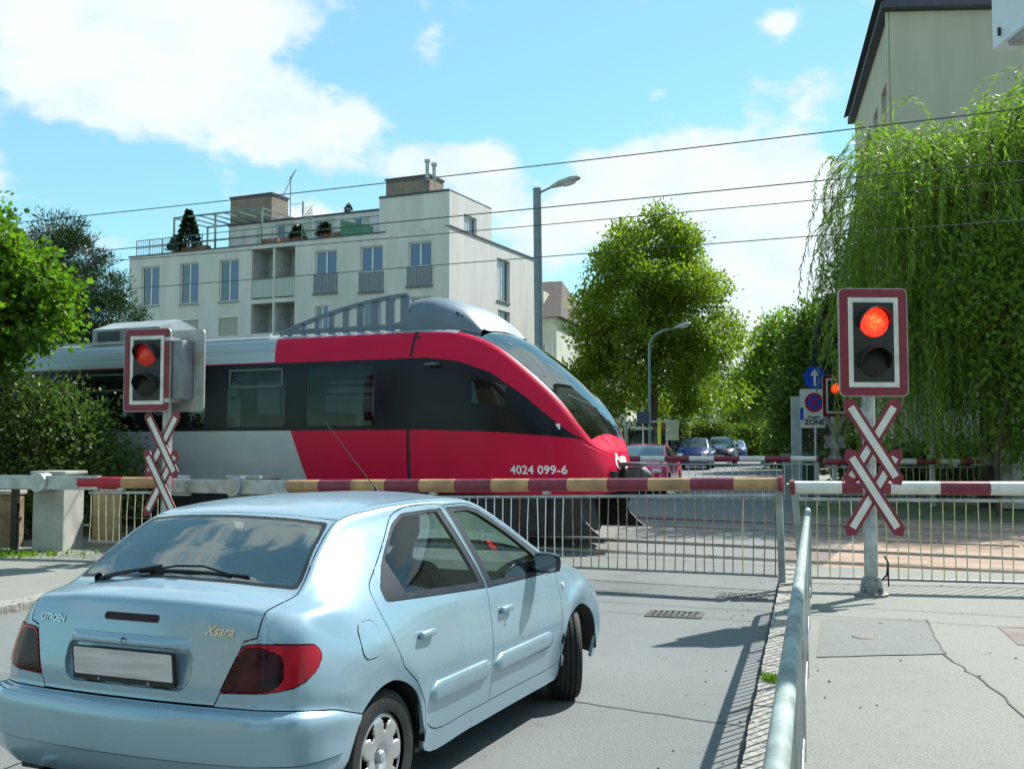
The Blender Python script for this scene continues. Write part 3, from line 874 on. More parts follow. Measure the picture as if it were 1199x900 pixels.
        ar = MB(); ar.bar((1.83, s * .74, .955), (1.81, s * .86, .97), .06, .035); ar.build('mirror_arm', M_black, mr)
        # side repeater
        y = bvh.ray_cast(Vector((2.24, 2, .78)), Vector((0, -1, 0)))[0].y
        rp = MB(); rp.lathe([(.0, s * .012), (.018, s * .010), (.026, 0)], 14, (2.25, s * y, .775), 'Y', False); rp.build('side_repeater', mat('clear_lens', (.6, .62, .55), .2, 0, .1, 20), car, 50)
    # fuel flap (right flank)
    fl = MB(); pts = rrect(.155, .155, .05, 4); rings = [(1.0, -.001), (.985, .0032), (.5, .0036)]
    vs = []
    for sc, off in rings:
        for a, b in pts:
            x, z = -.165 + a * sc, .835 + b * sc; h = bvh.ray_cast(Vector((x, 2, z)), Vector((0, -1, 0))); vs.append((x, -(h[0].y + off), z))
    k = len(pts); fl.add(vs, [(r * k + i, r * k + (i + 1) % k, (r + 1) * k + (i + 1) % k, (r + 1) * k + i) for r in range(2) for i in range(k)] + [tuple(2 * k + i for i in range(k))])
    fl.build('fuel_flap', P, car, 50)
    fg = MB(); fg.tube([(p[0], p[1] - .0005, p[2]) for p in vs[:k]], .0032, 5, closed=True); fg.build('flap_gap', M_black, car)
    # rear furniture
    def rx(y, z, off=0.0):
        h = bvh.ray_cast(Vector((-3, abs(y), z)), Vector((1, 0, 0))); return h[0].x - off
    bl = MB(); pts = rrect(.285, .030, .013, 4); bl.add([(rx(a, .958 + b, .004), a, .958 + b) for a, b in pts] + [(rx(a, .958 + b, -.01), a, .958 + b) for a, b in pts], [tuple(range(len(pts)))] + [(i, (i + 1) % len(pts), len(pts) + (i + 1) % len(pts), len(pts) + i) for i in range(len(pts))])
    bl.build('brake_light', mat('brake_lens', (.030, .010, .014), .4, 0, .2, 20, 0, 40, 0, .2), tg)
    lg = MB(); rows = []
    for i in range(25):
        y = -.315 + .63 * i / 24; e = 1 if 1 < i < 23 else (.5 if i in (1, 23) else 0)
        rows.append([(rx(y, z0, o * e if o > 0 else o), y, z0) for z0, o in ((.845, -.03), (.846, .016), (.853, .024), (.870, .026), (.886, .018), (.893, -.004))])
    kk = 6; lg.add([p for r in rows for p in r], [(i * kk + j, (i + 1) * kk + j, (i + 1) * kk + j + 1, i * kk + j + 1) for i in range(24) for j in range(kk - 1)])
    lg.build('plate_ledge', P, tg, 50)
    lo = MB(); lo.lathe([(.0, .004), (.010, .004), (.014, 0)], 14, (rx(0, .868, .028), 0, .868), 'X', False); lo.build('tailgate_lock', M_black, tg, 40)
    px = rx(0, .765, .0) - .006
    Mpl = Matrix.Translation((px, 0, .765)) @ Matrix.Rotation(R(-6), 4, 'Y') @ Matrix(((0, 0, -1, 0), (-1, 0, 0, 0), (0, 1, 0, 0), (0, 0, 0, 1)))
    fr = MB(); fr.prism([(a, b, -.006) for a, b in rrect(.535, .140, .008, 2)], (0, 0, .012), Mpl); fr.build('plate_frame', M_black, tg, 30)
    pl = MB(); pl.prism([(a, b + .010, .004) for a, b in rrect(.515, .112, .006, 2)], (0, 0, .004), Mpl)
    pl.build('number_plate', mat('blurred_plate', (.60, .58, .575), .45, 0, .09, 6, stretch=(1, .6, 6)), tg)
    for a in (-.13, .13):
        sc = MB(); sc.lathe([(0, .009), (.006, .008), (.007, .004)], 10, (0, 0, 0), 'Z', False); sc.v = [tuple(Mpl @ (Vector(v) + Vector((a, -.062, 0)))) for v in sc.v]; sc.build('plate_screw', M_greysteel, tg)
    Mr = Matrix(((0, 0, -1, 0), (-1, 0, 0, 0), (0, 1, 0, 0), (0, 0, 0, 1)))
    badge = mat('badge_chrome', (.62, .63, .62), .2, .9, .05, 8)
    def rear_text(nm, s, size, y, z, **kw):
        tilt = math.atan2(rx(y, z + .03) - rx(y, z - .03), .06); yaw = math.atan2(rx(y - .05, z) - rx(y + .05, z), .1)
        M = Matrix.Translation((rx(y, z, .003), y, z)) @ Matrix.Rotation(tilt, 4, 'Y') @ Matrix.Rotation(-yaw if y else 0, 4, 'Z') @ Mr
        o = text_mesh(nm, s, size, badge, Matrix.Translation((0, y, z)) @ Mr, tg, .0015, **kw)
        for v in o.data.vertices: v.co.x = rx(v.co.y, v.co.z, .0035) + v.co.x
    rear_text('maker_badge', 'CITRO\u00cbN', .038, .455, .925, bold=.0012)
    rear_text('model_badge', 'Xsara', .054, -.435, .925, shear=.35, bold=.0008)
    # wiper
    def gp(y, z, off): return Vector((rx(y, z, off), y, z))
    wp = empty('rear_wiper', (0, 0, 0), 0, tg)
    a = MB(); a.tube([gp(.395, 1.072, .02), gp(.30, 1.098, .045), gp(.10, 1.135, .035)], [.014, .009, .007], 8); a.lathe([(.0, .04), (.024, .036), (.028, .0)], 14, gp(.40, 1.070, .0) - Vector((.03, 0, 0)), 'X', False); a.build('wiper_arm', M_black, wp, 40)
    b = MB(); b.tube([gp(.23, 1.112, .012), gp(-.05, 1.118, .012), gp(-.36, 1.108, .012)], .0065, 6)
    b.tube([gp(.16, 1.113, .016), gp(.02, 1.137, .03), gp(-.12, 1.140, .03), gp(-.27, 1.113, .016)], .0055, 6); b.build('wiper_blade', M_black, wp, 40)
    # exhaust
    ex = MB(); ex.lathe([(.030, -.10), (.030, .10)], 18, (-.74, .46, .262), 'X', False); ex.lathe([(.026, -.101), (.026, .09), (0, .09)], 18, (-.74, .46, .262), 'X', False)
    eo = ex.build('exhaust_pipe', M_chrome, car, 40)
    # antenna
    an = MB(); an.lathe([(.018, 0), (.012, .018), (.004, .03)], 12, (1.30, 0, 1.392)); an.tube([(1.30, 0, 1.41), (.74, 0, 1.80)], [.003, .002], 6); an.build('aerial', M_black, car, 40)
    # wheels
    for x, s, st in ((0, -1, 0), (0, 1, 0), (2.54, -1, R(27)), (2.54, 1, R(27))): make_wheel(car, (x, s * .715, .292), s, steer=st)
    # underside, arches
    ub = MB(); ub.box((1.28, 0, .30), (1.78, 1.5, .2)); ub.box((1.3, 0, .33), (3.7, .95, .2)); ub.box((-.42, 0, .40), (.45, 1.3, .28))
    for cx in (0, 2.54):
        for s in (-1, 1):
            pr = [(.345, y) for y in (s * .826, s * .5)]
            vs = []; nn = 20
            for yv in (s * .828, s * .52):
                for q in range(nn + 1):
                    a_ = math.pi * q / nn; vs.append((cx + .350 * math.cos(a_), yv, .275 + .350 * math.sin(a_)))
            ub.add(vs, [(q, q + 1, nn + 2 + q, nn + 1 + q) for q in range(nn)])
            ub.add([(cx + .35 * math.cos(math.pi * q / nn), s * .52, .275 + .35 * math.sin(math.pi * q / nn)) for q in range(nn + 1)] , [tuple(range(nn + 1))])
    ub.build('underbody', M_black, car, fix=False)
    # inside: liners, seats, dashboard
    lin = bmesh.new(); mm = {}
    ids = [H.names.index(q) for q in ('body', 'rear_door', 'front_door', 'rear_trim', 'front_trim', 'tailgate', 'glass_seal')]
    for f in H.bm.faces:
        c = f.calc_center_median()
        if f[H.pid] in ids and -.62 < c.x < 2.3 and c.z > .35:
            vs = []
            for v in f.verts:
                if v not in mm: mm[v] = lin.verts.new(v.co - v.normal * (.035 if v.co.z < .93 else .012))
                vs.append(mm[v])
            try: lin.faces.new(vs)
            except ValueError: pass
    geom = lin.verts[:] + lin.edges[:] + lin.faces[:]
    r_ = bmesh.ops.duplicate(lin, geom=geom)
    for v in [q for q in r_['geom'] if isinstance(q, bmesh.types.BMVert)]: v.co.y = -v.co.y
    me = bpy.data.meshes.new('interior_trim'); lin.to_mesh(me); lin.free(); me.materials.append(mat('interior_grey', (.03, .033, .036), .8, 0, .1, 6)); shade(me, 50); link(me, 'interior_trim', car)
    hl = MB(); gr = [[(x, y, 1.375 - .03 * (y / .5) ** 2 - .05 * max(0, .5 - x)) for y in np.linspace(-.5, .5, 9)] for x in np.linspace(.1, 1.38, 9)]
    hl.add([p for r in gr for p in r], [(i * 9 + j, i * 9 + j + 1, i * 9 + 10 + j, i * 9 + 9 + j) for i in range(8) for j in range(8)]); hl.build('headliner', mat('headliner_cloth', (.30, .31, .29), .9, 0, .05, 20), car, 60, False)
    seat = mat('seat_cloth', (.045, .05, .055), .9, 0, .2, 18, .2, 120)
    def seatf(y):
        so = empty('front_seat', (0, 0, 0), 0, car)
        bk = MB(); bk.prism([(a * .5, b * .62, 0) for a, b in rrect(1, 1, .22, 5)], (0, 0, .11), Matrix.Translation((.93, y, .72)) @ Matrix.Rotation(R(-12), 4, 'Y') @ Matrix(((0, 0, 1, 0), (1, 0, 0, 0), (0, 1, 0, 0), (0, 0, 0, 1)))); bk.build('seat_back', seat, so, 60)
        cu = MB(); cu.box((1.25, y, .40), (.52, .50, .16), bev=.05); cu.build('seat_cushion', seat, so, 60)
        hr = MB(); pth = [(.845 + .0, y + .10 * math.cos(t), 1.135 + .085 * math.sin(t)) for t in [2 * math.pi * q / 20 for q in range(20)]]; hr.tube(pth, .036, 8, closed=True)
        for q in (-.06, .06): hr.tube([(.86, y + q, 1.0), (.85, y + q, 1.08)], .008, 6)
        hr.build('headrest', seat, so, 60)
    seatf(-.36); seatf(.36)
    rb = MB(); rb.box((.18, 0, .70), (.14, 1.25, .62), bev=.05, M=Matrix.Rotation(R(-14), 4, 'Y')); rb.box((.45, 0, .42), (.5, 1.25, .16), bev=.05); rb.build('rear_bench', seat, car, 60)
    ps = MB(); ps.box((-.22, 0, .985), (.55, 1.16, .02)); ps.build('parcel_shelf', mat('shelf_felt', (.07, .075, .08), .95, 0, .1, 30), car)
    db = MB(); prof = [(1.83, .60), (1.80, .78), (1.82, .90), (1.92, .945), (2.20, .985), (2.34, .96), (2.34, .60)]; db.prism([(a, -.69, b) for a, b in prof], (0, 1.38, 0)); db.build('dashboard', mat('dashboard_plastic', (.16, .19, .19), .75, 0, .08, 8), car)
    sw = MB(); Ms = Matrix.Translation((1.66, .36, .86)) @ Matrix.Rotation(R(-65), 4, 'Y')
    sw.tube([Ms @ Vector((.185 * math.cos(t), .185 * math.sin(t), 0)) for t in [2 * math.pi * q / 28 for q in range(28)]], .015, 8, closed=True); sw.box(Ms @ Vector((0, 0, 0)), (.14, .34, .03), M=Ms.to_3x3().to_4x4()); sw.build('steering_wheel', M_black, car, 50)
    H.bm.free()
    return car
CAR = build_hatchback()
# ------------------------------------------------------------------ railway: two tracks crossing the road, overhead line
TA = R(-24.0)
tdir = Vector((math.cos(TA), math.sin(TA), 0)); tn = Vector((-math.sin(TA), math.cos(TA), 0))   # tn points away from the camera
T0 = Vector((-1.0, 17.83, 0))
def tp(s, t, dz=0.0):
    p = T0 + tdir * s + tn * t; return Vector((p.x, p.y, gz(p.x, p.y) + dz))
M_railtop = mat('rail_steel', (.42, .42, .41), .35, .9, .1, 8); M_ballast = mat('ballast', (.20, .165, .135), .95, 0, .35, 30, .9, 45, c2=(.11, .09, .075), c2scale=18)
sheet('track_bed', -45, 45, -2.3, 7.0, .004, M_ballast, 1.0, 8, fn=tp)
# asphalt carried across the tracks, inside the road
def cross_strip(name, t0, t1, dz, m):
    vs = []; n = 24; k = 8
    for i in range(n + 1):
        for j in range(k + 1):
            s = 1.2 + 10.3 * i / n; t = -ROADW + ROADW * j / k; vs.append(rp(s, t, dz))
    mb = MB(); mb.add(vs, [(i * (k + 1) + j, i * (k + 1) + j + 1, (i + 1) * (k + 1) + j + 1, (i + 1) * (k + 1) + j) for i in range(n) for j in range(k)]); o = mb.build(name, m, None, fix=False); return tag(o, kind='structure')
cross_strip('crossing_asphalt', 0, 0, .008, asphalt('crossing_asphalt', (.135, .14, .132), (.165, .168, .155)))
for q, t in enumerate((0, 4.2)):
    tr = tag(empty('railway_track'), kind='structure')
    for sgn in (-1, 1):
        mb = MB(); pts = [tp(s, t + sgn * .75, .02) for s in range(-45, 46, 3)]
        for a, b in zip(pts, pts[1:]): mb.bar(a, b, .07, .05)
        mb.build('rail', M_railtop, tr)
        mb = MB(); g_ = [tp(s, t + sgn * (.75 - .075), .011) for s in range(-45, 46, 3)]
        for a, b in zip(g_, g_[1:]): mb.bar(a, b, .06, .006)
        mb.build('flangeway', M_black, tr)
    # rust-stained crossing slabs either side of the carriageway
    pm = []
    for w_ in (1.18, .9):
        b_ = MB(); b_.box((0, 0, 0), (1.16, w_, .05), bev=.012); pm.append(b_.mesh('crossing_slab', M_rust))
    for k in range(12):
        for tt, w_ in ((0, 0), (-1.3, 1), (1.3, 1)):
            s = 6.8 + 1.2 * k
            o = link(pm[w_], 'crossing_slab', tr); o.location = tp(s, t + tt, .0 + random.uniform(-.003, .003)); o.rotation_euler = (0, .0, TA)
fill = sheet('crossing_apron', 6.1, 18, -2.2, 6.3, .012, M_rust, 1.0, 6, fn=tp)

# ------------------------------------------------------------------ the red and silver train
def build_train():
    X, Z = (1, 0, 0), (0, 0, 1); SIDE = (X, Z)
    def sec(x): return ((x, 1.40, .93), (x, 1.45, 1.40), (x, 1.465, 1.89), (x, 1.43, 3.02), (x, 1.28, 3.42), (x, 0, 3.60))
    ST = [sec(-16), sec(-12), sec(-9), sec(-6), sec(-4), sec(-2.5), sec(-1.2), sec(-.3),
      ((.3,1.40,.93),(.3,1.45,1.40),(.3,1.463,1.89),(.3,1.43,3.00),(.3,1.275,3.415),(.3,0,3.595)),
      ((.8,1.40,.93),(.8,1.448,1.40),(.8,1.455,1.88),(.8,1.415,2.93),(.75,1.26,3.375),(.72,0,3.55)),
      ((1.5,1.375,.93),(1.5,1.425,1.40),(1.45,1.43,1.86),(1.35,1.385,2.76),(1.35,1.22,3.17),(1.22,0,3.41)),
      ((2.1,1.31,.93),(2.1,1.355,1.39),(2.0,1.355,1.83),(1.92,1.31,2.40),(1.95,1.15,2.74),(1.75,0,3.08)),
      ((2.5,1.19,.93),(2.5,1.225,1.37),(2.42,1.235,1.79),(2.36,1.21,2.04),(2.45,1.05,2.27),(2.25,0,2.63)),
      ((2.8,1.00,.93),(2.8,1.02,1.34),(2.70,1.07,1.69),(2.66,1.06,1.79),(2.71,.95,1.93),(2.62,0,2.17)),
      ((2.98,.72,.93),(2.98,.74,1.30),(2.91,.80,1.56),(2.89,.80,1.62),(2.875,.76,1.69),(2.87,0,1.77)),
      ((3.06,.40,.94),(3.07,.42,1.27),(3.03,.44,1.46),(3.015,.44,1.51),(3.0,.43,1.56),(2.99,0,1.60)),
      ((3.09,.0,.95),(3.11,.0,1.26),(3.065,.0,1.44),(3.05,.0,1.48),(3.035,.0,1.52),(3.025,0,1.55))]
    ST = [tuple(((p[0] * .962 if p[0] > 0 else p[0]), p[1], p[2]) for p in r) for r in ST]
    rows = []
    for L, D, Mm, S, E, O in ST:
        L, D, Mm, S, E, O = [np.array(p, float) for p in (L, D, Mm, S, E, O)]
        def top(f):
            q = O + (E - O) * abs(f) ** 2.1; q[1] = E[1] * f; return q
        rows.append([L, D, Mm, (Mm + S) / 2 + np.array([0, .012, 0]), S, (S + E) / 2 + np.array([0, .03, 0]), E, top(.8), top(.5), top(.2), O])
    rows = np.array(rows); us = [2, 2, 2, 2, 2, 3, 3, 3, 4, 5, 6, 6, 6, 6, 6, 5]; ks = 4
    du = np.stack([catmull(rows[:, k], us) for k in range(rows.shape[1])], 1); grid = []
    for r in du:
        d = catmull(np.vstack([r, r[-2] * np.array([1, -1, 1])]), ks)[:(rows.shape[1] - 1) * ks + 1]; d[-1, 1] = 0; d[:, 1] = np.maximum(d[:, 1], 0); grid.append(d)
    g = np.array(grid); n, m, _ = g.shape
    V = [tuple(p) for r in g for p in r]; F = []; names = []
    ub = np.cumsum([0] + us)
    def fn(i, k):
        kk = k / ks
        if kk >= 6 and ub[9] <= i < ub[14] - 1: return 'windscreen' if kk >= 6.25 else 'red'
        if kk >= 6 and i < ub[9]: return 'roof'
        return 'red'
    for i in range(n - 1):
        for k in range(m - 1): F.append((i * m + k, (i + 1) * m + k, (i + 1) * m + k + 1, i * m + k + 1)); names.append(fn(i, k))
    H = Hull(V, F); H.bm.faces.ensure_lookup_table()
    # remove_doubles may drop collapsed faces at the tip, so classify by nearest original centre
    cents = np.array([np.mean([V[j] for j in f], 0) for f in F])
    for nm in dict.fromkeys(names):
        if nm not in H.names: H.names.append(nm)
    for f in H.bm.faces:
        c = np.array(f.calc_center_median()); f[H.pid] = H.names.index(names[int(((cents - c) ** 2).sum(1).argmin())])
    H.bm.normal_update()
    if sum(f.normal.y for f in H.bm.faces) < 0: bmesh.ops.reverse_faces(H.bm, faces=H.bm.faces[:])
    H.snap(); bvh = BVHTree.FromBMesh(H.bm)
    ok = lambda c, nn: nn.y > .12 and c.z < 3.46
    # dark window band with its pointed front
    band = [(-16.1, 1.89), (.3, 1.89), (1.45, 1.855), (2.40, 1.785), (2.80, 1.74), (2.66, 1.81), (2.36, 2.05), (1.92, 2.41), (1.40, 2.75), (.85, 2.935), (.3, 3.0), (-16.1, 3.02)]
    band = [((x * .962 if x > 0 else x), z) for x, z in band]
    H.cut('band', band, SIDE, ok, ['red'])
    H.cut('silver', [(-16.1, .8), (-1.78, .8), (-2.20, 1.89), (-16.1, 1.89)], SIDE, ok, ['red'])
    H.cut('silver_top', [(-16.1, 3.02), (-2.55, 3.02), (-2.60, 3.43), (-16.1, 3.43)], SIDE, ok, ['red'])
    H.cut('seam', [(-.035, .9), (.025, .9), (.025, 1.889), (-.035, 1.889)], SIDE, ok, ['red']); H.cut('cant_seam', [(.0, 3.02), (.05, 3.02), (.07, 3.45), (.02, 3.45)], SIDE, ok, ['red'])
    wins = [(-1.90, -.63, 1.96, 2.92), (-3.50, -2.32, 1.96, 2.92), (-5.1, -3.95, 1.96, 2.92), (-6.8, -5.5, 1.96, 2.92), (-8.6, -7.2, 1.96, 2.92), (-10.4, -9.0, 1.96, 2.92)]
    for q, (a, b, c, d) in enumerate(wins):
        H.cut('window%d' % q, smooth_poly([(a, c), (b, c), (b, d), (a, d)], .06, 3), SIDE, ok, ['band'])
    H.cut('cab_window', smooth_poly([(1.06, 2.28), (1.60, 2.22), (1.60, 2.56), (1.06, 2.70)], .03, 2), SIDE, ok, ['band'])
    tr = thing('railcar', 'red and silver commuter train with a sloping nose passing behind the lowered barrier', 'train', Vector((T0.x, T0.y, gz(T0.x, T0.y) - .10)), TA)
    red = mat('train_red', (.54, .002, .042), .42, 0, .04, 2, 0, 40, .06, .18)
    silver = mat('train_silver', (.37, .42, .44), .42, .2, .04, 2, 0, 40, .2)
    stop = mat('train_silver_ribbed', (.36, .42, .45), .40, .3, .10, 1, .12, 1, 0, .5, stretch=(.3, 1, 40))
    dark = mat('train_dark_band', (.008, .010, .014), .22, 0, .1, 2, 0, 40, 0, .18)
    roof = mat('train_roof_grey', (.25, .29, .31), .5, .1, .08, 2)
    G = glass('train_glass', (.20, .24, .25), 1.35); GD = glass('cab_glass', (.08, .09, .10), 1.45); GW = glass('windscreen_glass', (.20, .25, .25), 2.8)
    def both(nm, on, mt, **kw): return H.emit(nm, on, mt, tr, flip=1, **kw), H.emit(nm, on, mt, tr, **kw)
    b = H.emit('red', 'red_shell', red, tr, mirror=1, gap=0, flange=0, smooth=60)
    both('silver', 'silver_side_panel', silver, gap=.0005, flange=0); both('silver_top', 'silver_cant_panel', stop, gap=.0005, flange=0)
    both('seam', 'door_seam', M_black, gap=0, flange=0, push=-.012); both('cant_seam', 'cant_seam', M_black, gap=0, flange=0, push=-.012)
    bands = both('band', 'window_band', dark, gap=.0, flange=.03)
    for fl, bd in zip((1, None), bands):
        s = -1 if fl == 1 else 1
        for q, (a, b_, c, d) in enumerate(wins):
            wo_ = H.emit('window%d' % q, 'window', G, bd, flip=fl, gap=0, flange=0, push=-.004)
            if q in (1, 3):                                     # hopper frame
                f = MB(); y = s * 1.452
                for z in (2.62, 2.90): f.bar((a + .05, y, z), (b_ - .05, y, z), .02, .035)
                for x in (a + .06, b_ - .06): f.bar((x, y, 2.6), (x, y, 2.92), .02, .035, (1, 0, 0))
                f.build('hopper_frame', mat('hopper_grey', (.10, .12, .11), .5, .2), bd)
        H.emit('cab_window', 'cab_window', GD, bd, flip=fl, gap=0, flange=0)
        fr = MB(); P = [(1.06, 2.28), (1.60, 2.22), (1.60, 2.56), (1.06, 2.70)]
        fr.tube([(x, s * (bvh.ray_cast(Vector((x, 4, z)), Vector((0, -1, 0)))[0].y + .004), z) for x, z in P], .014, 4, closed=True); fr.build('cab_window_frame', M_black, bd)
        lm = MB(); lm.lathe([(0, .05), (.05, .035), (.06, 0)], 10, (.42, s * 1.44, 2.86), 'Y', False); lm.box((.42, s * 1.49, 2.89), (.22, .14, .05), bev=.02); lm.build('door_lamp', mat('lamp_hood', (.10, .11, .12), .3, .2), tr, 40)
        sq = MB(); y = bvh.ray_cast(Vector((2.36, 4, 1.93)), Vector((0, -1, 0)))[0].y + .006; sq.box((2.36, s * y, 1.93), (.085, .004, .085)); sq.build('sticker', M_white, tr)
        # roof fairing: open ladder frame rising towards the cab
        lf = MB(); yy = s * 1.02; xs = np.linspace(-2.75, -.28, 12)
        def ztop(x): t = (x + 2.75) / 2.47; return 3.53 + .52 * (1 - (1 - t) ** 1.6)
        for a, c in zip(xs, xs[1:]): lf.bar((a, yy, ztop(a)), (c, yy, ztop(c)), .05, .075)
        for x in np.linspace(-2.55, -.32, 9): lf.bar((x, yy, 3.45), (x, yy, ztop(x)), .05, .06 + .10 * (x + 2.55) / 2.2, (1, 0, 0))
        lf.bar((-2.75, yy, 3.55), (-.28, yy, 3.55), .04, .09); lf.build('roof_frame', mat('fairing_blue_grey', (.115, .16, .20), .45, .1, .06, 3), tr)
    H.emit('roof', 'roof', roof, tr, mirror=1, gap=.0005, flange=0)
    ws = H.emit('windscreen', 'windscreen', GW, tr, mirror=1, gap=.002, flange=.03)
    # cab pod on the roof
    pod = MB(); prof = [(-.26, 4.03), (.0, 4.05), (.25, 4.0), (.50, 3.90), (.76, 3.73), (.98, 3.48)]; rw = []
    for x, z in prof:
        wv = 1.06 - .10 * max(0, x); zb = 3.36 - .45 * max(0, x - .1); rw.append([(x, -wv - .05, zb), (x, -wv, 3.52 - .3 * max(0, x - .3) + (z - 3.5) * .35), (x, -wv * .90, z - .12 * min(1, (z - 3.4) * 2)), (x, -wv * .70, z - .02), (x, 0, z + .02), (x, wv * .70, z - .02), (x, wv * .90, z - .12 * min(1, (z - 3.4) * 2)), (x, wv, 3.52 - .3 * max(0, x - .3) + (z - 3.5) * .35), (x, wv + .05, zb)])
    rows_ = np.array(rw); du = np.stack([catmull(rows_[:, k], 5) for k in range(9)], 1); gg = np.array([catmull(r, 4) for r in du]); a, c, _ = gg.shape
    pod.add([tuple(p) for r in gg for p in r], [(i * c + j, i * c + j + 1, (i + 1) * c + j + 1, (i + 1) * c + j) for i in range(a - 1) for j in range(c - 1)] + [tuple(range(c))]); pod.build('roof_pod', MATS['fairing_blue_grey'], tr, 40)
    for s in (-1, 1):
        for k in range(5):
            v = MB(); x = .56 + .07 * k; v.box((x, s * (.90 - .02 * k), 3.70 - .045 * k), (.055, .02, .13 - .012 * k), M=Matrix.Rotation(R(30), 4, 'Y') @ Matrix.Rotation(s * R(-52), 4, 'X')); v.build('pod_vent', M_black, tr)
    # windscreen pillar line, wiper, destination box
    wb = MB(); pp = [(2.62, -.25, 2.19), (2.50, -.55, 2.28), (2.36, -.85, 2.38)]; wb.tube([(x + .03, y, z + .03) for x, y, z in pp], .012, 6); wb.tube([(2.90, -.05, 1.80), (2.66, -.30, 2.20)], .010, 6); wb.build('windscreen_wiper', M_black, ws)
    # cab furniture seen through the screen
    cd = MB(); cd.prism([(1.5, -1.1, 1.75), (2.62, -.85, 1.62), (2.62, .85, 1.62), (1.5, 1.1, 1.75)], (0, 0, .10)); cd.box((.1, 0, 2.2), (.06, 2.7, 2.3)); cd.box((.9, 0, 1.9), (.5, .5, .9), bev=.1); cd.build('cab_interior', mat('cab_dark', (.03, .032, .035), .8), tr)
    # saloon: seats, poles, floor, ceiling
    sa = MB(); sa.box((-8, 0, 1.02), (16, 2.6, .08)); sa.box((-8, 0, 3.22), (16, 2.4, .05)); sa.build('saloon_floor_and_ceiling', mat('saloon_grey', (.20, .20, .19), .8), tr)
    sb = MB(); sb.box((-.4, 0, 2.1), (.05, 2.7, 2.2)); sb.build('cab_bulkhead', mat('bulkhead_grey', (.12, .12, .12), .8), tr)
    st_m = MB(); st_m.box((0, 0, .55), (.12, .46, 1.1), bev=.05, M=Matrix.Rotation(R(6), 4, 'Y')); st_m.box((.22, 0, .18), (.46, .46, .14), bev=.05); sme = st_m.mesh('saloon_seat', mat('saloon_seat_cloth', (.02, .03, .05), .9, 0, .2, 9), 60)
    for x in (-1.75, -.95, -3.3, -4.4, -5.6, -6.7, -7.9, -9.2):
        for y in (-1.05, -.55, .55, 1.05): o = link(sme, 'saloon_seat', tr); o.location = (x, y, 1.10)
    po = MB(); po.tube([(-2.92, -.75, 1.1), (-2.92, -.75, 2.66)], .022, 8); po.build('blue_grab_pole', mat('blue_paint', (.02, .16, .55), .4), tr, 40)
    po = MB(); po.tube([(-3.3, .6, 1.1), (-3.3, .6, 3.2)], .02, 8); po.tube([(-1.85, .6, 1.1), (-1.85, .6, 3.2)], .02, 8); po.tube([(-.75, .6, 1.1), (-.75, .6, 3.2)], .02, 8); po.build('grab_pole', M_galv, tr, 40)
    rk = MB(); rk.box((-5, -1.2, 2.78), (9, .3, .05)); rk.box((-5, 1.2, 2.78), (9, .3, .05)); rk.build('luggage_rack', mat('rack_ochre', (.26, .20, .09), .6), tr)
    # skirt, plough, bogie
    sk = MB(); sk.box((-7, 0, .66), (18.4, 2.5, .56)); sk.build('underfloor_skirt', mat('underframe', (.022, .024, .024), .7, 0, .3, 6), tr)
    pl = MB(); P = [(1.3, .93), (3.0, .93), (2.86, .80), (2.82, .68), (2.86, .56), (2.98, .44), (3.12, .33), (1.3, .30)]
    for s in (-1, 1):
        pl.prism([(x - .12 * (1 if i > 0 and i < 7 else 0), s * (1.22 - .1 * (x > 2)), z) for i, (x, z) in enumerate(P)], (0, -s * .04, 0))
    pl.add([(2.15, -1.10, .93), (2.45, 0, .93), (2.15, 1.10, .93), (2.25, -1.10, .33), (2.6, 0, .33), (2.25, 1.10, .33)], [(0, 1, 4, 3), (1, 2, 5, 4)]); pl.build('snow_plough', mat('plough_black', (.014, .016, .016), .55, 0, .2, 6), tr)
    for x in (.2, -2.3, -11, -13.5):
        for s in (-1, 1):
            wv = MB(); wv.lathe([(.05, s * .06), (.30, s * .05), (.42, s * .04), (.42, -s * .05), (.45, -s * .06), (.45, -s * .085), (0, -s * .085)], 28, (x, s * .76, .455), 'Y', False); wv.build('rail_wheel', mat('wheel_steel', (.10, .08, .07), .6, .6), tr, 40)
    # coupler and its recess
    cr_ = MB(); cr_.box((2.86, 0, 1.14), (.30, 1.0, .24)); cr_.build('coupler_recess', M_black, tr)
    cu = MB(); cu.tube([(2.7, 0, 1.16), (3.05, 0, 1.16)], .09, 12); cu.box((3.20, 0, 1.17), (.30, .28, .28), bev=.04); cu.lathe([(.14, 0), (.05, .10), (0, .12)], 14, (3.34, -.05, 1.19), 'X', False); cu.box((3.14, 0, 1.36), (.36, .34, .06), bev=.02); cu.build('coupler', mat('coupler_iron', (.09, .095, .09), .6, .4, .3, 8), tr, 40)
    # numbers and emblem
    wt_ = mat('white_lettering', (.75, .76, .76), .5)
    Ms = Matrix(((1, 0, 0, 0), (0, 0, -1, 0), (0, 1, 0, 0), (0, 0, 0, 1)))
    o = text_mesh('unit_number', '4024 099-6', .175, wt_, Matrix.Translation((2.10, 0, 1.285)) @ Ms, tr, 0, spacing=1.02, bold=.003)
    for v in o.data.vertices:
        h = bvh.ray_cast(Vector((v.co.x, 4, v.co.z)), Vector((0, -1, 0))); v.co.y = -((h[0].y if h[0] else 1.3) + .004)
    o = text_mesh('operator_emblem', '\u00d6BB', .27, wt_, Matrix.Translation((0, 0, 1.375)) @ Matrix(((0, 0, 1, 0), (1, 0, 0, 0), (0, 1, 0, 0), (0, 0, 0, 1))), tr, 0, spacing=1.05, bold=.012)
    for v in o.data.vertices:
        h = bvh.ray_cast(Vector((6, abs(v.co.y), v.co.z)), Vector((-1, 0, 0))); v.co.x = (h[0].x if h[0] else 3.05) + .006
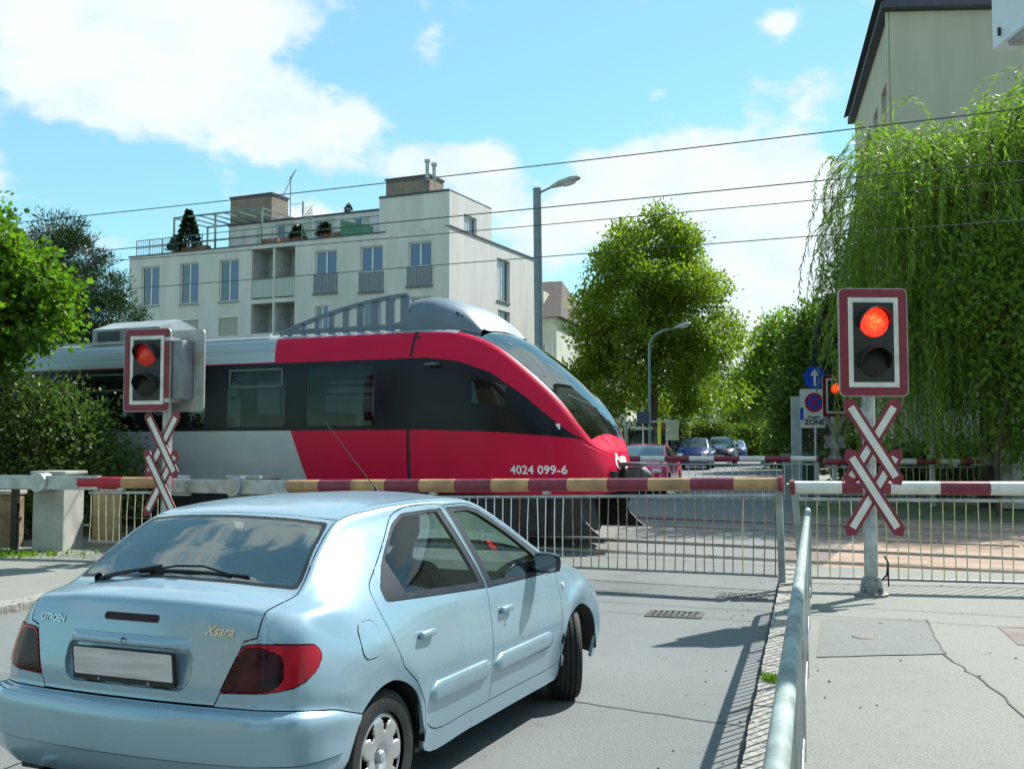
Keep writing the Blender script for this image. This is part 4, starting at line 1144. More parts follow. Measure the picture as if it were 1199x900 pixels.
    # rooftop box further back
    ru = MB(); ru.prism([(0, -1.05, 3.45), (0, -1.05, 3.78), (0, -.55, 3.96), (0, -.1, 3.84), (0, .2, 3.45)], (1.6, 0, 0)); ro = ru.build('roof_unit', mat('roof_unit_grey', (.30, .35, .37), .5, .2, .1, 3), tr); ro.location = (-6.95, 0, 0)
    for k in range(2):
        r2 = MB(); r2.box((-6.55 + .7 * k, -1.06, 3.64), (.5, .03, .18)); r2.build('unit_grille', mat('grille_dark', (.06, .07, .08), .6), ro); bpy.data.objects[ro.name]
    for ch in [k for k in bpy.data.objects if k.parent == ro]: ch.location.x = 6.95
    gt = MB(); gt.box((-9.4, -1.20, 3.50), (13.2, .05, .05)); gt.build('roof_gutter', mat('gutter_pale', (.55, .58, .60), .5), tr)
    H.bm.free(); return tr
TRAIN = build_train()

# overhead line: a messenger and a contact wire over each track
M_wire = mat('wire_copper_dark', (.035, .04, .045), .6, .3)
def wire(pts, r, label):
    mb = MB(); mb.tube(pts, r, 5, False); return tag(mb.build('overhead_wire', M_wire), label, 'wire', 'overhead wires above the tracks')
for t, z, lab in ((0, 6.12, 'topmost overhead wire, crossing in front of the sloping roof of the building'), (0, 5.42, 'second overhead wire from the top, meeting the lamp post below its lamp'), (4.2, 6.08, 'third overhead wire from the top, thin, just below the second'), (4.2, 5.42, 'lowest overhead wire, running in front of the round tree')):
    wire([Vector((tp(s, t).x, tp(s, t).y, z + .10 + .0004 * (s - 2) ** 2 * (1 if z > 6 else 0))) for s in range(-45, 46, 3)], .0095, lab)
# ------------------------------------------------------------------ level-crossing signals
M_face = M_maroon; M_ochre = mat('yellowed_reflective', (.42, .25, .115), .5, 0, .15, 4, c2=(.28, .18, .09), c2f=(.55, .75), c2scale=5); M_bandw = mat('reflective_white', (.64, .65, .60), .45, 0, .06, 6, c2=(.40, .39, .34), c2f=(.58, .78), c2scale=6)
M_bandr = mat('faded_maroon', (.20, .022, .045), .45, 0, .14, 5, c2=(.12, .05, .05), c2f=(.55, .75), c2scale=6)
RED_ON = emit('red_signal_lit', (1.0, .035, .012), 1.45); RED_DIM = emit('red_signal_oblique', (1.0, .03, .02), .09); LENS_OFF = mat('dark_lens', (.016, .015, .012), .3, 0, .4, 60, .3, 120, spec=.25)
def plateM(x, y, z): return Matrix.Translation((x, y, z)) @ Matrix(((1, 0, 0, 0), (0, 0, -1, 0), (0, 1, 0, 0), (0, 0, 0, 1)))   # local xy plate facing -y
def ringmesh(mb, outer, inner, M, z):
    n = len(outer); mb.add([M @ Vector((a, b, z)) for a, b in outer] + [M @ Vector((a, b, z)) for a, b in inner], [(i, (i + 1) % n, n + (i + 1) % n, n + i) for i in range(n)])
def signal_head(root, zc, yaw=0.0, lit=RED_ON, off=(0, 0), housing=True, lens_yaw=0.0):
    h = empty('signal_head', (off[0], off[1], zc), yaw, root); W, Hh = .735, 1.145; M = plateM(0, 0, 0)
    b = MB(); b.prism([(a, c, -.012) for a, c in rrect(W, Hh, .065)], (0, 0, .024), M); b.build('backing_board', mat('board_grey', (.36, .37, .35), .5, .2, .12, 4), h)
    r = MB(); ringmesh(r, rrect(W - .02, Hh - .02, .055), rrect(W - .20, Hh - .20, .004), M, .015); r.build('maroon_border', M_face, h)
    r = MB(); ringmesh(r, rrect(W - .20, Hh - .20, .004), rrect(W - .305, Hh - .305, .004), M, .017); r.build('white_frame', M_bandw, h)
    r = MB(); r.prism([(a, c, .012) for a, c in rrect(W - .305, Hh - .305, .01)], (0, 0, .010), M); r.build('black_panel', M_black, h)
    for z, m_, nm in ((.212, lit, 'upper_lamp'), (-.212, LENS_OFF, 'lower_lamp')):
        lp = empty(nm, (0, -.02, z), 0, h)
        l = MB(); l.lathe([(0, -.035), (.075, -.030), (.13, -.018), (.160, .0)], 28, (0, -.008, 0), 'Y', False); l.build('lens', m_, lp, 60)
        v = MB(); n = 26; vs = []; a0, a1 = R(-20), R(200)
        for rr_ in (.172, .166):
            for q in range(n + 1):
                a = a0 + (a1 - a0) * q / n; dep = .17 * max(.12, math.sin((a + R(20)) / R(220) * math.pi)) ** .6
                vs += [(rr_ * math.cos(a), 0.0, rr_ * math.sin(a)), (rr_ * math.cos(a) * .97, -dep, rr_ * math.sin(a) * .97 - dep * .12)]
        k = 2 * (n + 1); fs = []
        for q in range(n): fs += [(2 * q, 2 * q + 2, 2 * q + 3, 2 * q + 1), (k + 2 * q + 1, k + 2 * q + 3, k + 2 * q + 2, k + 2 * q), (2 * q + 1, 2 * q + 3, k + 2 * q + 3, k + 2 * q + 1)]
        v.add(vs, fs); v.build('visor', mat('visor_black', (.016, .016, .016), .5, 0, .1, 9), lp, 40)
    if housing:
        hs = MB(); hs.box((0, .145, 0), (.40, .25, .82), bev=.03); hs.build('lamp_housing', mat('housing_grey', (.19, .21, .22), .5, .3, .12, 4), h, 40)
        br = MB()
        for z in (-.42, .42): br.box((0, .20, z), (.10, .26, .05))
        br.build('bracket', M_galv, h)
    return h
def blade(root, zc, sgn, L, wd, dep, nm='cross_blade', back=False):
    """one arm of the St Andrew's cross: maroon edge, white core, pointed ends"""
    a = R(90 - 32.5 * sgn); M = Matrix.Translation((0, -dep, zc)) @ Matrix.Rotation(-(a - math.pi / 2) if False else R(-32.5 * sgn) , 4, 'Y') @ Matrix(((1, 0, 0, 0), (0, 0, -1, 0), (0, 1, 0, 0), (0, 0, 0, 1)))
    def ol(w, l, p): return [(-w / 2, -l / 2 + p), (0, -l / 2), (w / 2, -l / 2 + p), (w / 2, l / 2 - p), (0, l / 2), (-w / 2, l / 2 - p)]
    b = MB(); b.prism([(x, y, 0) for x, y in ol(wd, L, wd * .42)], (0, 0, .006), M); bo = b.build(nm, M_bandw if False else M_face, root)
    w_ = MB(); w_.prism([(-.037, -L / 2 + .105, .0061), (.037, -L / 2 + .105, .0061), (.037, L / 2 - .105, .0061), (-.037, L / 2 - .105, .0061)], (0, 0, .002), M); w_.build('white_stripe', M_bandw, bo)
    r_ = MB(); r_.prism([(x * .98, y * .985, -.002) for x, y in ol(wd, L, wd * .42)], (0, 0, .0015), M); r_.build('plate_back', mat('plate_back_grey', (.33, .34, .33), .5, .4, .15, 6), bo)
def crossing_signal(label, loc, yaw, H=3.34, lit=RED_ON, cross_yaw=0.0, second=None, cross_at=(1.72, 1.19), group='level crossing signals', pole_r=.068, ho=0.0):
    t = thing('crossing_signal', label, 'signal', loc, yaw, group)
    p = MB(); p.lathe([(pole_r * 1.0, 0), (pole_r, H - .25)], 20, (0, .17, 0)); p.build('pole', M_galv, t, 40)
    f = MB(); f.lathe([(.17, -.01), (.17, .03), (.11, .05), (.105, .16), (.085, .20)], 16, (0, .17, 0))
    for a in range(4): f.lathe([(.02, 0), (.02, .06), (0, .07)], 6, (.13 * math.cos(a * 1.571 + .5), .17 + .13 * math.sin(a * 1.571 + .5), .03))
    f.build('foot_clamp', mat('clamp_steel', (.22, .23, .22), .6, .5, .25, 14, .2, 40), t, 40)
    cb = MB(); cb.tube([(.07, .17, .12), (.16, .16, .22), (.17, .14, .35), (.13, .14, .42)], .010, 6); cb.tube([(.17, .14, .1), (.17, .14, .35)], .008, 6); cb.build('earth_cable', M_black, t)
    signal_head(t, H - .58, 0, lit, (ho, 0))
    if second: signal_head(t, H - .58, second[0], RED_DIM, second[1])
    c = empty('warning_cross', (0, .085, 0), cross_yaw, t)
    for q, z in enumerate(cross_at):
        for s in (1, -1): blade(c, z, s, 1.08, .145, .012 + .010 * q + (.018 if s > 0 else 0) + .004)
        k = MB(); k.box((0, .03, z), (.16, .05, .05)); k.build('cross_bracket', M_galv, c)
    return t
p = at(1025, 705, 11.28); crossing_signal('tall level crossing signal with bright red light beside the grey railing', (p.x, 11.2, PK), R(2), 3.245, cross_at=(1.62, 1.09))
p = at(193, 640, 14.9); crossing_signal('left level crossing signal with a second board turned away, behind the blue car', (p.x, 14.6, .06), R(-16), 3.22, RED_DIM, R(-10), (R(172), (.16, .30)), (1.62, 1.09), ho=-.215)
p = at(980, 560, 29); crossing_signal('distant red-lit level crossing signal beyond the tracks beside the blue arrow sign', (p.x, 29, gz(0, 29) + .05), R(4), 3.28, RED_ON, R(180), None, (1.72, 1.19))

# grey signal seen from behind under the willow
p = at(1092, 560, 25.5)
t = thing('traffic_signal', 'dark grey signal turned edge-on on a slim post, under the willow', 'signal', (p.x, 25.5, gz(0, 25.5)), 0, 'level crossing signals')
m_ = MB(); m_.lathe([(.075, 0), (.075, 3.4)], 16); m_.build('pole', M_galv, t, 40)
m_ = MB(); m_.box((.48, .05, 2.75), (.34, .3, .95), bev=.03); m_.build('signal_housing', mat('dark_green_grey', (.06, .075, .075), .6), t, 40)
m_ = MB(); m_.prism([(.70, -.1, 2.1), (.70, .60, 2.1), (.70, .60, 3.3), (.70, -.1, 3.3)], (.03, 0, 0)); m_.build('board', mat('board_edge', (.42, .42, .36), .5), t)
for z in (2.55, 2.95):
    m_ = MB(); m_.box((.98, .1, z), (.45, .28, .05), bev=.02); m_.build('visor', M_black, t)
m_ = MB(); m_.box((.24, .05, 2.6), (.5, .05, .05)); m_.build('bracket', M_galv, t)

# ------------------------------------------------------------------ barriers
def barrier(label, base, tip, z0, z1, bands, cols, r0, r1, bars, bar_sp, bar_cols, leg=True, skirt=(1.0, .16), mech=True, box=(.50, .50, 1.10), arm_back=1.4, first=.9, group='level crossing barriers', bar_r=.0075, zg=None):
    base = Vector(base); tip = Vector(tip); d = (tip - base); d.z = 0; L = d.length; d.normalize(); yaw = math.atan2(d.y, d.x)
    zb = gz(base.x, base.y) if zg is None else zg
    t = thing('crossing_barrier', label, 'barrier', (base.x, base.y, zb), yaw, group)
    zl = lambda x: z0 + (z1 - z0) * x / L
    rl = lambda x: r0 + (r1 - r0) * x / L
    bm = MB(); bm.tube([(first, 0, zl(first)), (L, 0, zl(L))], [rl(first) * .97, rl(L) * .97], 16); bo = bm.build('boom', M_galv, t, 40)
    n = bands; bl = (L - first - .02) / n
    for i in range(n):
        a, b = first + i * bl, first + (i + 1) * bl
        q = MB(); q.tube([(a, 0, zl(a)), (b, 0, zl(b))], [rl(a), rl(b)], 18); q.build('reflective_band', cols[(n - 1 - i) % 2], bo, 40)
    q = MB(); q.lathe([(rl(L) * 1.25, -.03), (rl(L) * 1.25, .02), (0, .03)], 16, (L, 0, zl(L)), 'X', False); q.build('end_cap', M_bandr, bo, 40)
    ztop = lambda x: zl(x) - rl(x) - .06
    if bars:
        a, b = first + .15, L - .06
        q = MB(); q.tube([(a, 0, ztop(a)), (b, 0, ztop(b))], .020, 8); q.build('skirt_top_rail', M_galv, t, 40)
        q = MB(); q.tube([(a, 0, skirt[1]), ((a + b) / 2, 0, skirt[1] - .015), (b, 0, skirt[1])], .016, 8); q.build('skirt_bottom_rail', mat('dark_galv', (.20, .22, .22), .5, .5), t, 40)
        for x in np.arange(a + .5, b, 1.6):
            q = MB(); q.tube([(x, 0, ztop(x)), (x, 0, zl(x) - rl(x) * .8)], .012, 6); q.box((x, 0, zl(x) - rl(x) - .01), (.09, .06, .04)); q.build('skirt_hanger', M_galv, t)
        rnd = random.Random(int(abs(base.x * 10))); k = 0; x = a + .03
        while x < b:
            dx, bw = rnd.uniform(-.018, .018), rnd.uniform(-.014, .014)
            q = MB(); zt = ztop(x); q.tube([(x, 0, zt), (x + dx * .4 + bw, 0, zt * .55 + skirt[1] * .45), (x + dx, 0, skirt[1])], bar_r, 5); q.build('skirt_bar', bar_cols(k, x / L, rnd), t); x += bar_sp; k += 1
    if leg:
        q = MB(); q.bar((L - .03, 0, zl(L) - .03), (L + (.0 if leg == 1 else leg), 0, .03), .075, .05, (0, 1, 0)); q.build('rest_leg', mat('leg_galv', (.30, .33, .31), .5, .5, .15, 5), t)
        q = MB(); q.box((L + (.0 if leg == 1 else leg), 0, .02), (.10, .09, .04), bev=.01); q.build('leg_foot', M_rubber, t)
    if mech:
        pg = mat('barrier_housing', (.36, .37, .33), .7, .1, .10, 2, .1, 20, c2=(.22, .22, .18), c2scale=1.5)
        hb = MB(); hb.box((0, .42, box[2] / 2), (box[0], box[1], box[2]), bev=.015); ho = hb.build('drive_housing', pg, t)
        hc = MB(); hc.box((0, .42, box[2] + .02), (box[0] + .06, box[1] + .06, .05), bev=.01); hc.build('housing_lid', pg, ho)
        ar = MB(); ar.box((.45, 0, z0), (.95, .11, .20), bev=.01); ar.build('boom_arm', M_galv, t)
        hu = MB(); hu.lathe([(.0, -.10), (.13, -.10), (.14, -.08), (.14, .16)], 24, (0, 0, z0), 'Y', False); hu.build('pivot', M_galv, t, 40)
        if arm_back:
            cw = MB(); cw.box((-arm_back / 2, 0, z0 + .0), (arm_back, .10, .20), bev=.01); cw.build('counterweight_arm', M_galv, t)
            ep = MB(); ep.box((-arm_back + .1, .06, z0), (.40, .06, .30), bev=.01); ep.box((-arm_back + .3, -.075, z0 + .06), (.05, .05, .03)); ep.box((-arm_back + .3, -.075, z0 - .06), (.05, .05, .03)); ep.build('counterweight', M_galv, t)
    return t
W_, R_ = M_bandw, M_bandr
barw = mat('bar_white', (.66, .67, .66), .5, 0, .06, 9); bary = mat('bar_yellow', (.50, .47, .25), .6, 0, .2, 9); barb = mat('bar_rusty', (.26, .19, .14), .7, 0, .3, 14)
barrier('main barrier on the left behind the blue car, with maroon and ochre bands', (-3.95, 15.35, 0), (3.12, 12.42, 0), 1.075, 1.225, 13, (M_ochre, M_bandr), .098, .074, True, .118, lambda k, f, r: barw if f < .66 and r.random() > .06 else (barb if f < .93 or r.random() < .7 else bary), skirt=(1, .165), zg=.0, box=(.55, .5, 1.18), arm_back=1.15)
barrier('white and maroon near barrier on the right behind the tall signal', (8.6, 11.5, 0), (3.24, 12.42, 0), 1.19, 1.185, 9, (W_, R_), .085, .072, True, .125, lambda k, f, r: barw if r.random() < .12 else bary, leg=-.11, skirt=(1, .155), zg=.0, arm_back=0, first=.6, bar_r=.0065)
p0 = at(62, 640, 15.75)
barrier('short pavement barrier with red and yellow bands behind the left signal', (p0.x, 15.3, 0), (p0.x + 1.95, 14.9, 0), 1.02, 1.03, 2, (M_ochre, mat('fresh_red', (.36, .01, .03), .4)), .085, .078, True, .115, lambda k, f, r: bary, leg=0, skirt=(1, .2), zg=.12, box=(.50, .50, 1.13), first=.62, arm_back=1.2)
pa, pb = at(1180, 545, 25), at(1012, 545, 24.4)
fb = lambda k, f, r: bary
barrier('far barrier under the willow, right of the distant signal', (pa.x, pa.y, 0), (pb.x - .95, 24.2, 0), 1.07, 1.07, 7, (R_, W_), .075, .065, True, .17, fb, leg=0, skirt=(1, .15), box=(.8, .6, 1.25), arm_back=0, first=.7)
pa, pb = at(640, 545, 26.5), at(958, 545, 24.6)
barrier('far barrier in front of the red car, across the road beyond the tracks', (pa.x, pa.y, 0), (pb.x, pb.y, 0), 1.10, 1.12, 10, (W_, R_), .075, .065, True, .17, lambda k, f, r: barw, leg=1, skirt=(1, .15), box=(.5, .5, 1.1), arm_back=1.0, first=.6)
# narrow iron post, ochre cabinet board and low wall by the left barrier
q = at(100, 640, 15.6)
m_ = MB(); m_.box((q.x + .08, 16.2, .50), (.42, .08, 1.0), bev=.01); tag(m_.build('ochre_panel', mat('ochre_board', (.36, .29, .17), .8, 0, .15, 3, .2, 20)), 'ochre weathered upright panel beside the left barrier housing', 'panel')
wl = thing('low_wall', 'low weathered brown wall at the far left behind the barrier arm', 'wall', (p0.x - 2.3, 16.0, .05))
m_ = MB(); m_.box((0, 0, .42), (3.4, .22, .95)); m_.build('wall_body', mat('weathered_wall', (.24, .17, .11), .9, 0, .25, 2.5, .3, 18, c2=(.12, .12, .05), c2scale=2), wl)
m_ = MB(); m_.box((0, 0, .92), (3.45, .30, .06), bev=.01); m_.build('coping', M_conc, wl)
m_ = MB(); m_.bar((1.78, -.35, 0), (1.78, -.35, 1.0), .09, .09, (0, 1, 0)); m_.build('post', M_black, wl)

# ------------------------------------------------------------------ foreground railing
rl = thing('pedestrian_railing', 'galvanised railing with many thin vertical bars along the right kerb in the foreground', 'railing', (0, 0, 0))
RT = .345
_rp0 = rp
def rp(s, t, dz=0.0): return _rp0(s, t + ((s + 1) * .0062 if t == RT else 0), dz)
tops = [rp(s, RT, 1.0) for s in np.linspace(-13.2, -1.05, 20)]
q = MB(); q.tube(tops[:-1] + [rp(-1.12, RT, .995), rp(-1.05, RT, .96), rp(-1.05, RT, PK)], .028, 14); q.build('top_rail', mat('galvanised_pale', (.24, .30, .29), .65, .0, .2, 7, .08, 40, c2=(.17, .21, .20), c2f=(.5, .75), c2scale=3, spec=.35), rl, 40)
q = MB(); q.tube([rp(-13.2, RT, .19), rp(-1.05, RT, .19)], .016, 8); q.build('bottom_rail', M_galv, rl, 40)
for s in np.arange(-11.05, -1.2, 2.0):
    q = MB(); q.tube([rp(s, RT, PK), rp(s, RT, .98)], .022, 10); q.build('post', M_galv, rl, 40);
for s in np.arange(-2.93, -1.2, 2.0):
    q = MB(); q.lathe([(.033, -.03), (.033, .03)], 14, (0, 0, 0), 'Y'); q.v = [tuple(Matrix.Rotation(-RD, 4, 'Z') @ Vector(v) + rp(s, RT, 1.0)) for v in q.v]; q.build('sleeve', M_galv, rl, 40)
s = -12.9; k = 0
bme = MB(); bme.tube([(0, 0, .19), (0, 0, .985)], .0075, 6); bme = bme.mesh('bar', M_galv, 40)
while s < -1.15:
    if abs((s + 11.05) % 2.0) > .05:
        o = link(bme, 'bar', rl); o.location = rp(s, RT, 0)
    s += .125

# ------------------------------------------------------------------ lamp posts
def lamp_post(label, base, H, head_dir, arm=.55, r=.10, tilt=0.0, head=.95, arch=False):
    t = thing('street_lamp', label, 'street lamp', base, 0, 'street lamps'); hd = Vector(head_dir).normalized()
    p = MB(); pm_ = mat('lamp_post_paint', (.17, .22, .25), .5, .3, .1, 4)
    if arch: p.tube([(0, 0, 0), (0, 0, H - .9)] + [tuple(hd * (arm * (1 - math.cos(a))) + Vector((0, 0, H - .9 + .9 * math.sin(a)))) for a in np.linspace(.2, 1.45, 7)], r, 12)
    else: p.tube([(0, 0, 0), (tilt * .6, 0, H * .6), (tilt, 0, H)], [r * 1.15, r, r * .95], 14)
    p.build('post', pm_, t, 40)
    c = Vector((tilt, 0, H - .18)) if not arch else hd * arm * .9 + Vector((0, 0, H - .02))
    a = MB(); e = c + hd * (.25 if arch else arm) + Vector((0, 0, .06 if arch else .16)); a.tube([c, e], .035, 8); a.build('arm', pm_, t, 40)
    x = hd; y = Vector((0, 0, 1)).cross(x); up = (Vector((0, 0, 1)) + x * -.25).normalized(); x2 = y.cross(up); M = Matrix((( x2.x, y.x, up.x, 0), (x2.y, y.y, up.y, 0), (x2.z, y.z, up.z, 0), (0, 0, 0, 1)))
    hm = MB(); rows = []
    for u, w_, h_ in ((0, .05, .05), (.12, .09, .09), (.35, .16, .14), (.70, .17, .15), (.92, .13, .11), (1.0, .05, .05)):
        rows.append([e + M @ Vector((u * head, w_ * math.cos(an), h_ * max(-.25, math.sin(an)) )) for an in [2 * math.pi * k / 12 for k in range(12)]])
    hm.add([q for r_ in rows for q in r_], [(i * 12 + j, i * 12 + (j + 1) % 12, i * 12 + 12 + (j + 1) % 12, i * 12 + 12 + j) for i in range(5) for j in range(12)]); hm.build('lamp_head', mat('lamp_head_grey', (.33, .35, .34), .45, .2), t, 50)
    b = MB(); b.lathe([(0, -.10), (.09, -.085), (.13, -.02), (.14, 0)], 16, (0, 0, 0), 'Z', False); b.v = [tuple(e + M @ (Vector((v[0] * 2.1, v[1], v[2])) + Vector((.62 * head, 0, -.02)))) for v in b.v]; b.build('lamp_bowl', mat('lamp_bowl', (.55, .56, .52), .3, 0, .08, 8), t, 50)
    return t
b0 = gat(633, 33); lamp_post('tall street lamp behind the train nose, left of the round tree', b0, 9.40, (.93, -.3, 0), .42, .135, -.10, 1.0)
b0 = gat(761, 55); lamp_post('slender street lamp with a curved arm in front of the round tree', b0, 7.15, (.9, -.3, 0), 1.15, .07, 0, .9, True)
b0 = gat(797, 75); lamp_post('small far street lamp half hidden in the round tree', b0, 7.0, (.9, -.3, 0), 1.1, .06, 0, .9, True)

# ------------------------------------------------------------------ road signs
M_blue = mat('sign_blue', (.008, .06, .45), .4, 0, .05, 5); M_redsign = mat('sign_red', (.42, .012, .03), .4, 0, .05, 5); M_signw = mat('sign_white', (.60, .62, .60), .45, 0, .06, 4)
def disc(name, M, r, z, m_, parent, th=.006):
    b = MB(); b.prism([(r * math.cos(a), r * math.sin(a), z) for a in [2 * math.pi * k / 36 for k in range(36)]], (0, 0, th), M); return b.build(name, m_, parent)
b0 = gat(955, 31); t = thing('direction_sign', 'round blue sign with white upward arrow above the no stopping sign', 'sign', b0, R(3))
z = at(954, 442, 31).z - b0.z
q = MB(); q.lathe([(.035, 0), (.035, z + .3)], 12, (.02, .05, 0)); q.build('pole', M_galv, t, 40)
M = plateM(0, 0, z); dsc = disc('blue_disc', M, .33, 0, M_blue, t)
q = MB(); q.prism([(-.035, -.24, .008), (.035, -.24, .008), (.035, .08, .008), (.11, .04, .008), (.11, .10, .008), (0, .25, .008), (-.11, .10, .008), (-.11, .04, .008), (-.035, .08, .008)], (0, 0, .004), M); q.build('arrow', M_signw, dsc)
t = thing('parking_sign', 'white rectangular no stopping zone sign under the blue arrow sign', 'sign', gat(952, 30.8), R(3)); z = at(952, 478, 30.8).z - gz(0, 30.8)
q = MB(); q.lathe([(.03, 0), (.03, z + .5)], 12, (.10, .06, 0)); q.build('pole', M_galv, t, 40)
M = plateM(0, 0, z); q = MB(); q.prism([(a, b, 0) for a, b in rrect(.74, 1.12, .05)], (0, 0, .008), M); pl_ = q.build('plate', M_signw, t)
M2 = plateM(.05, 0, z + .17); disc('red_ring', M2, .28, .009, M_redsign, pl_, .002); disc('blue_field', M2, .215, .0115, M_blue, pl_, .002)
for a in (45, -45):
    q = MB(); q.bar(M2 @ Vector((-.21 * math.cos(R(a)), -.21 * math.sin(R(a)), .016)), M2 @ Vector((.21 * math.cos(R(a)), .21 * math.sin(R(a)), .016)), .003 if a > 0 else .0035, .055, (0, 0, 1)); q.build('red_bar', M_redsign, pl_)
q = MB(); q.prism([(-.365, -.33, .009), (-.27, -.33, .009), (-.27, .02, .009), (-.365, .02, .009)], (0, 0, .002), M); q.build('blue_edge', M_blue, pl_)
tm = mat('sign_lettering', (.02, .02, .02), .6)
text_mesh('small_lettering', 'Ausgen.', .12, tm, plateM(.05, -.012, z - .245), pl_, .001, bold=.003); text_mesh('zone_lettering', 'ZONE', .21, tm, plateM(.05, -.012, z - .40), pl_, .001, bold=.008)
q = MB(); q.box((-.35, .5, 1.55), (.30, .06, 2.6)); tag(q.build('grey_cabinet', mat('cabinet_pale', (.36, .42, .40), .6, 0, .1, 3)), 'tall narrow pale grey board behind the zone sign', 'board').location = gat(952, 31.5)
# light box sign whose corner enters at the top right
t = thing('hanging_sign', 'corner of a white box sign at the top right edge', 'sign', (3.66, 7.0, 0))
q = MB(); q.box((.09, 0, 5.22), (.16, 2.0, 1.1), bev=.012); q.build('sign_box', mat('sign_box_white', (.55, .62, .66), .4, 0, .05, 3), t)
q = MB(); q.box((.09, .0, 4.655), (.10, 1.6, .03)); q.build('under_rail', M_greysteel, t)
q = MB(); q.tube([(.09, -1.1, 0), (.09, -1.1, 6.0)], .06, 12); q.build('pole', M_galv, t, 40)
q = MB(); q.tube([(-.0, .86, 4.74), (.0, .86, 4.80)], .012, 6); q.build('bolt', M_black, t)
# ------------------------------------------------------------------ buildings
class Facade:
    """vertical wall plane: origin o, direction along the wall d, outward normal n"""
    def __init__(self, o, d): self.o = Vector(o); self.d = Vector(d).normalized(); self.n = Vector((self.d.y, -self.d.x, 0))
    def P(self, u, z, out=0.0): return self.o + self.d * u + self.n * out + Vector((0, 0, z))
    def uv(self, px, py):
        """wall coordinates of the point seen at photo pixel (px, py)"""
        a = at(px, py, 1.0); c = Vector((0, 0, EYE)); r = a - c
        k = (self.o - c).dot(self.n) / r.dot(self.n); h = c + r * k - self.o
        return h.dot(self.d), h.z
    def wall(self, name, u0, u1, z0, z1, holes, m, parent, depth=.18):
        us = sorted({u0, u1} | {h[0] for h in holes} | {h[1] for h in holes}); zs = sorted({z0, z1} | {h[2] for h in holes} | {h[3] for h in holes})
        us = [u for u in us if u0 <= u <= u1]; zs = [z for z in zs if z0 <= z <= z1]
        mb = MB()
        for a, b in zip(us, us[1:]):
            for c, e in zip(zs, zs[1:]):
                cu, cz = (a + b) / 2, (c + e) / 2
                if any(h[0] < cu < h[1] and h[2] < cz < h[3] for h in holes): continue
                mb.quad(self.P(a, c), self.P(b, c), self.P(b, e), self.P(a, e))
        for a, b, c, e in [h[:4] for h in holes]:
            dd = depth
            for p, q in (((a, c), (b, c)), ((b, c), (b, e)), ((b, e), (a, e)), ((a, e), (a, c))):
                mb.quad(self.P(*p), self.P(*q), self.P(*q, -dd), self.P(*p, -dd))
        return mb.build(name, m, parent, fix=False)
    def slab(self, mb, u0, u1, z0, z1, o0, o1):
        P = self.P; mb.add([P(u0, z0, o0), P(u1, z0, o0), P(u1, z0, o1), P(u0, z0, o1), P(u0, z1, o0), P(u1, z1, o0), P(u1, z1, o1), P(u0, z1, o1)],
            [(3, 2, 1, 0), (4, 5, 6, 7), (0, 1, 5, 4), (1, 2, 6, 5), (2, 3, 7, 6), (3, 0, 4, 7)]); return mb
    def window(self, parent, u0, u1, z0, z1, frame, pane, inset=.13, split=1, sill=True, fw=.07, room=None):
        w_ = empty('window', self.P((u0 + u1) / 2, z0), 0, parent); inv = Matrix.Translation(-w_.location)
        def bld(mb, nm, m):
            mb.v = [tuple(inv @ Vector(v)) for v in mb.v]; return mb.build(nm, m, w_)
        f = MB(); o0, o1 = -inset - .05, -inset + .01
        self.slab(f, u0, u1, z0, z0 + fw, o0, o1); self.slab(f, u0, u1, z1 - fw, z1, o0, o1); self.slab(f, u0, u0 + fw, z0 + fw, z1 - fw, o0, o1 - .002); self.slab(f, u1 - fw, u1, z0 + fw, z1 - fw, o0, o1 - .002)
        n = split + 1; cells = []
        for k in range(1, n):
            u = u0 + (u1 - u0) * k / n; self.slab(f, u - fw * .6, u + fw * .6, z0 + fw, z1 - fw, o0, o1 - .001)
        bld(f, 'frame', frame)
        for k in range(n):
            a = u0 + (u1 - u0) * k / n + fw * .6; b = u0 + (u1 - u0) * (k + 1) / n - fw * .6
            g = MB(); self.slab(g, a, b, z0 + fw, z1 - fw, -inset - .03, -inset - .02); bld(g, 'pane', pane if not isinstance(pane, list) else pane[k % len(pane)])
        if sill:
            s = MB(); self.slab(s, u0 - .05, u1 + .05, z0 - .06, z0, -inset, .07); bld(s, 'sill', mat('sill_grey', (.24, .26, .26), .6))
        return w_
M_rend = mat('grey_render', (.58, .57, .55), .9, 0, .05, 1.4, .15, 25, c2=(.46, .45, .43), c2scale=.9, c2f=(.5, .85), stretch=(1, 1, .18))
M_rendw = mat('penthouse_render', (.60, .59, .57), .9, 0, .05, 1.5, .12, 25, c2=(.49, .48, .46), c2scale=.8, c2f=(.5, .85), stretch=(1, 1, .2))
M_frame = mat('window_frame_white', (.68, .69, .66), .5, 0, .03, 4)
def pane_mat(name, c, rough=.03, spec=1.0):
    m = mat(name, c, rough, 0, .15, .4, 0, 40, 0, spec); m.node_tree.nodes['Principled BSDF'].inputs['IOR'].default_value = 1.6; return m
M_pane = pane_mat('window_glass_dark', (.035, .05, .075)); M_curt = mat('curtain_behind_glass', (.40, .42, .42), .25, 0, .2, 5, 0, 40, .4, stretch=(8, 8, .3)); M_paneb = pane_mat('window_glass_painted_sky', (.025, .05, .16))  # blue pane has the sky's reflection put into its base colour
M_lead = mat('dark_roof_edge', (.05, .055, .08), .6)

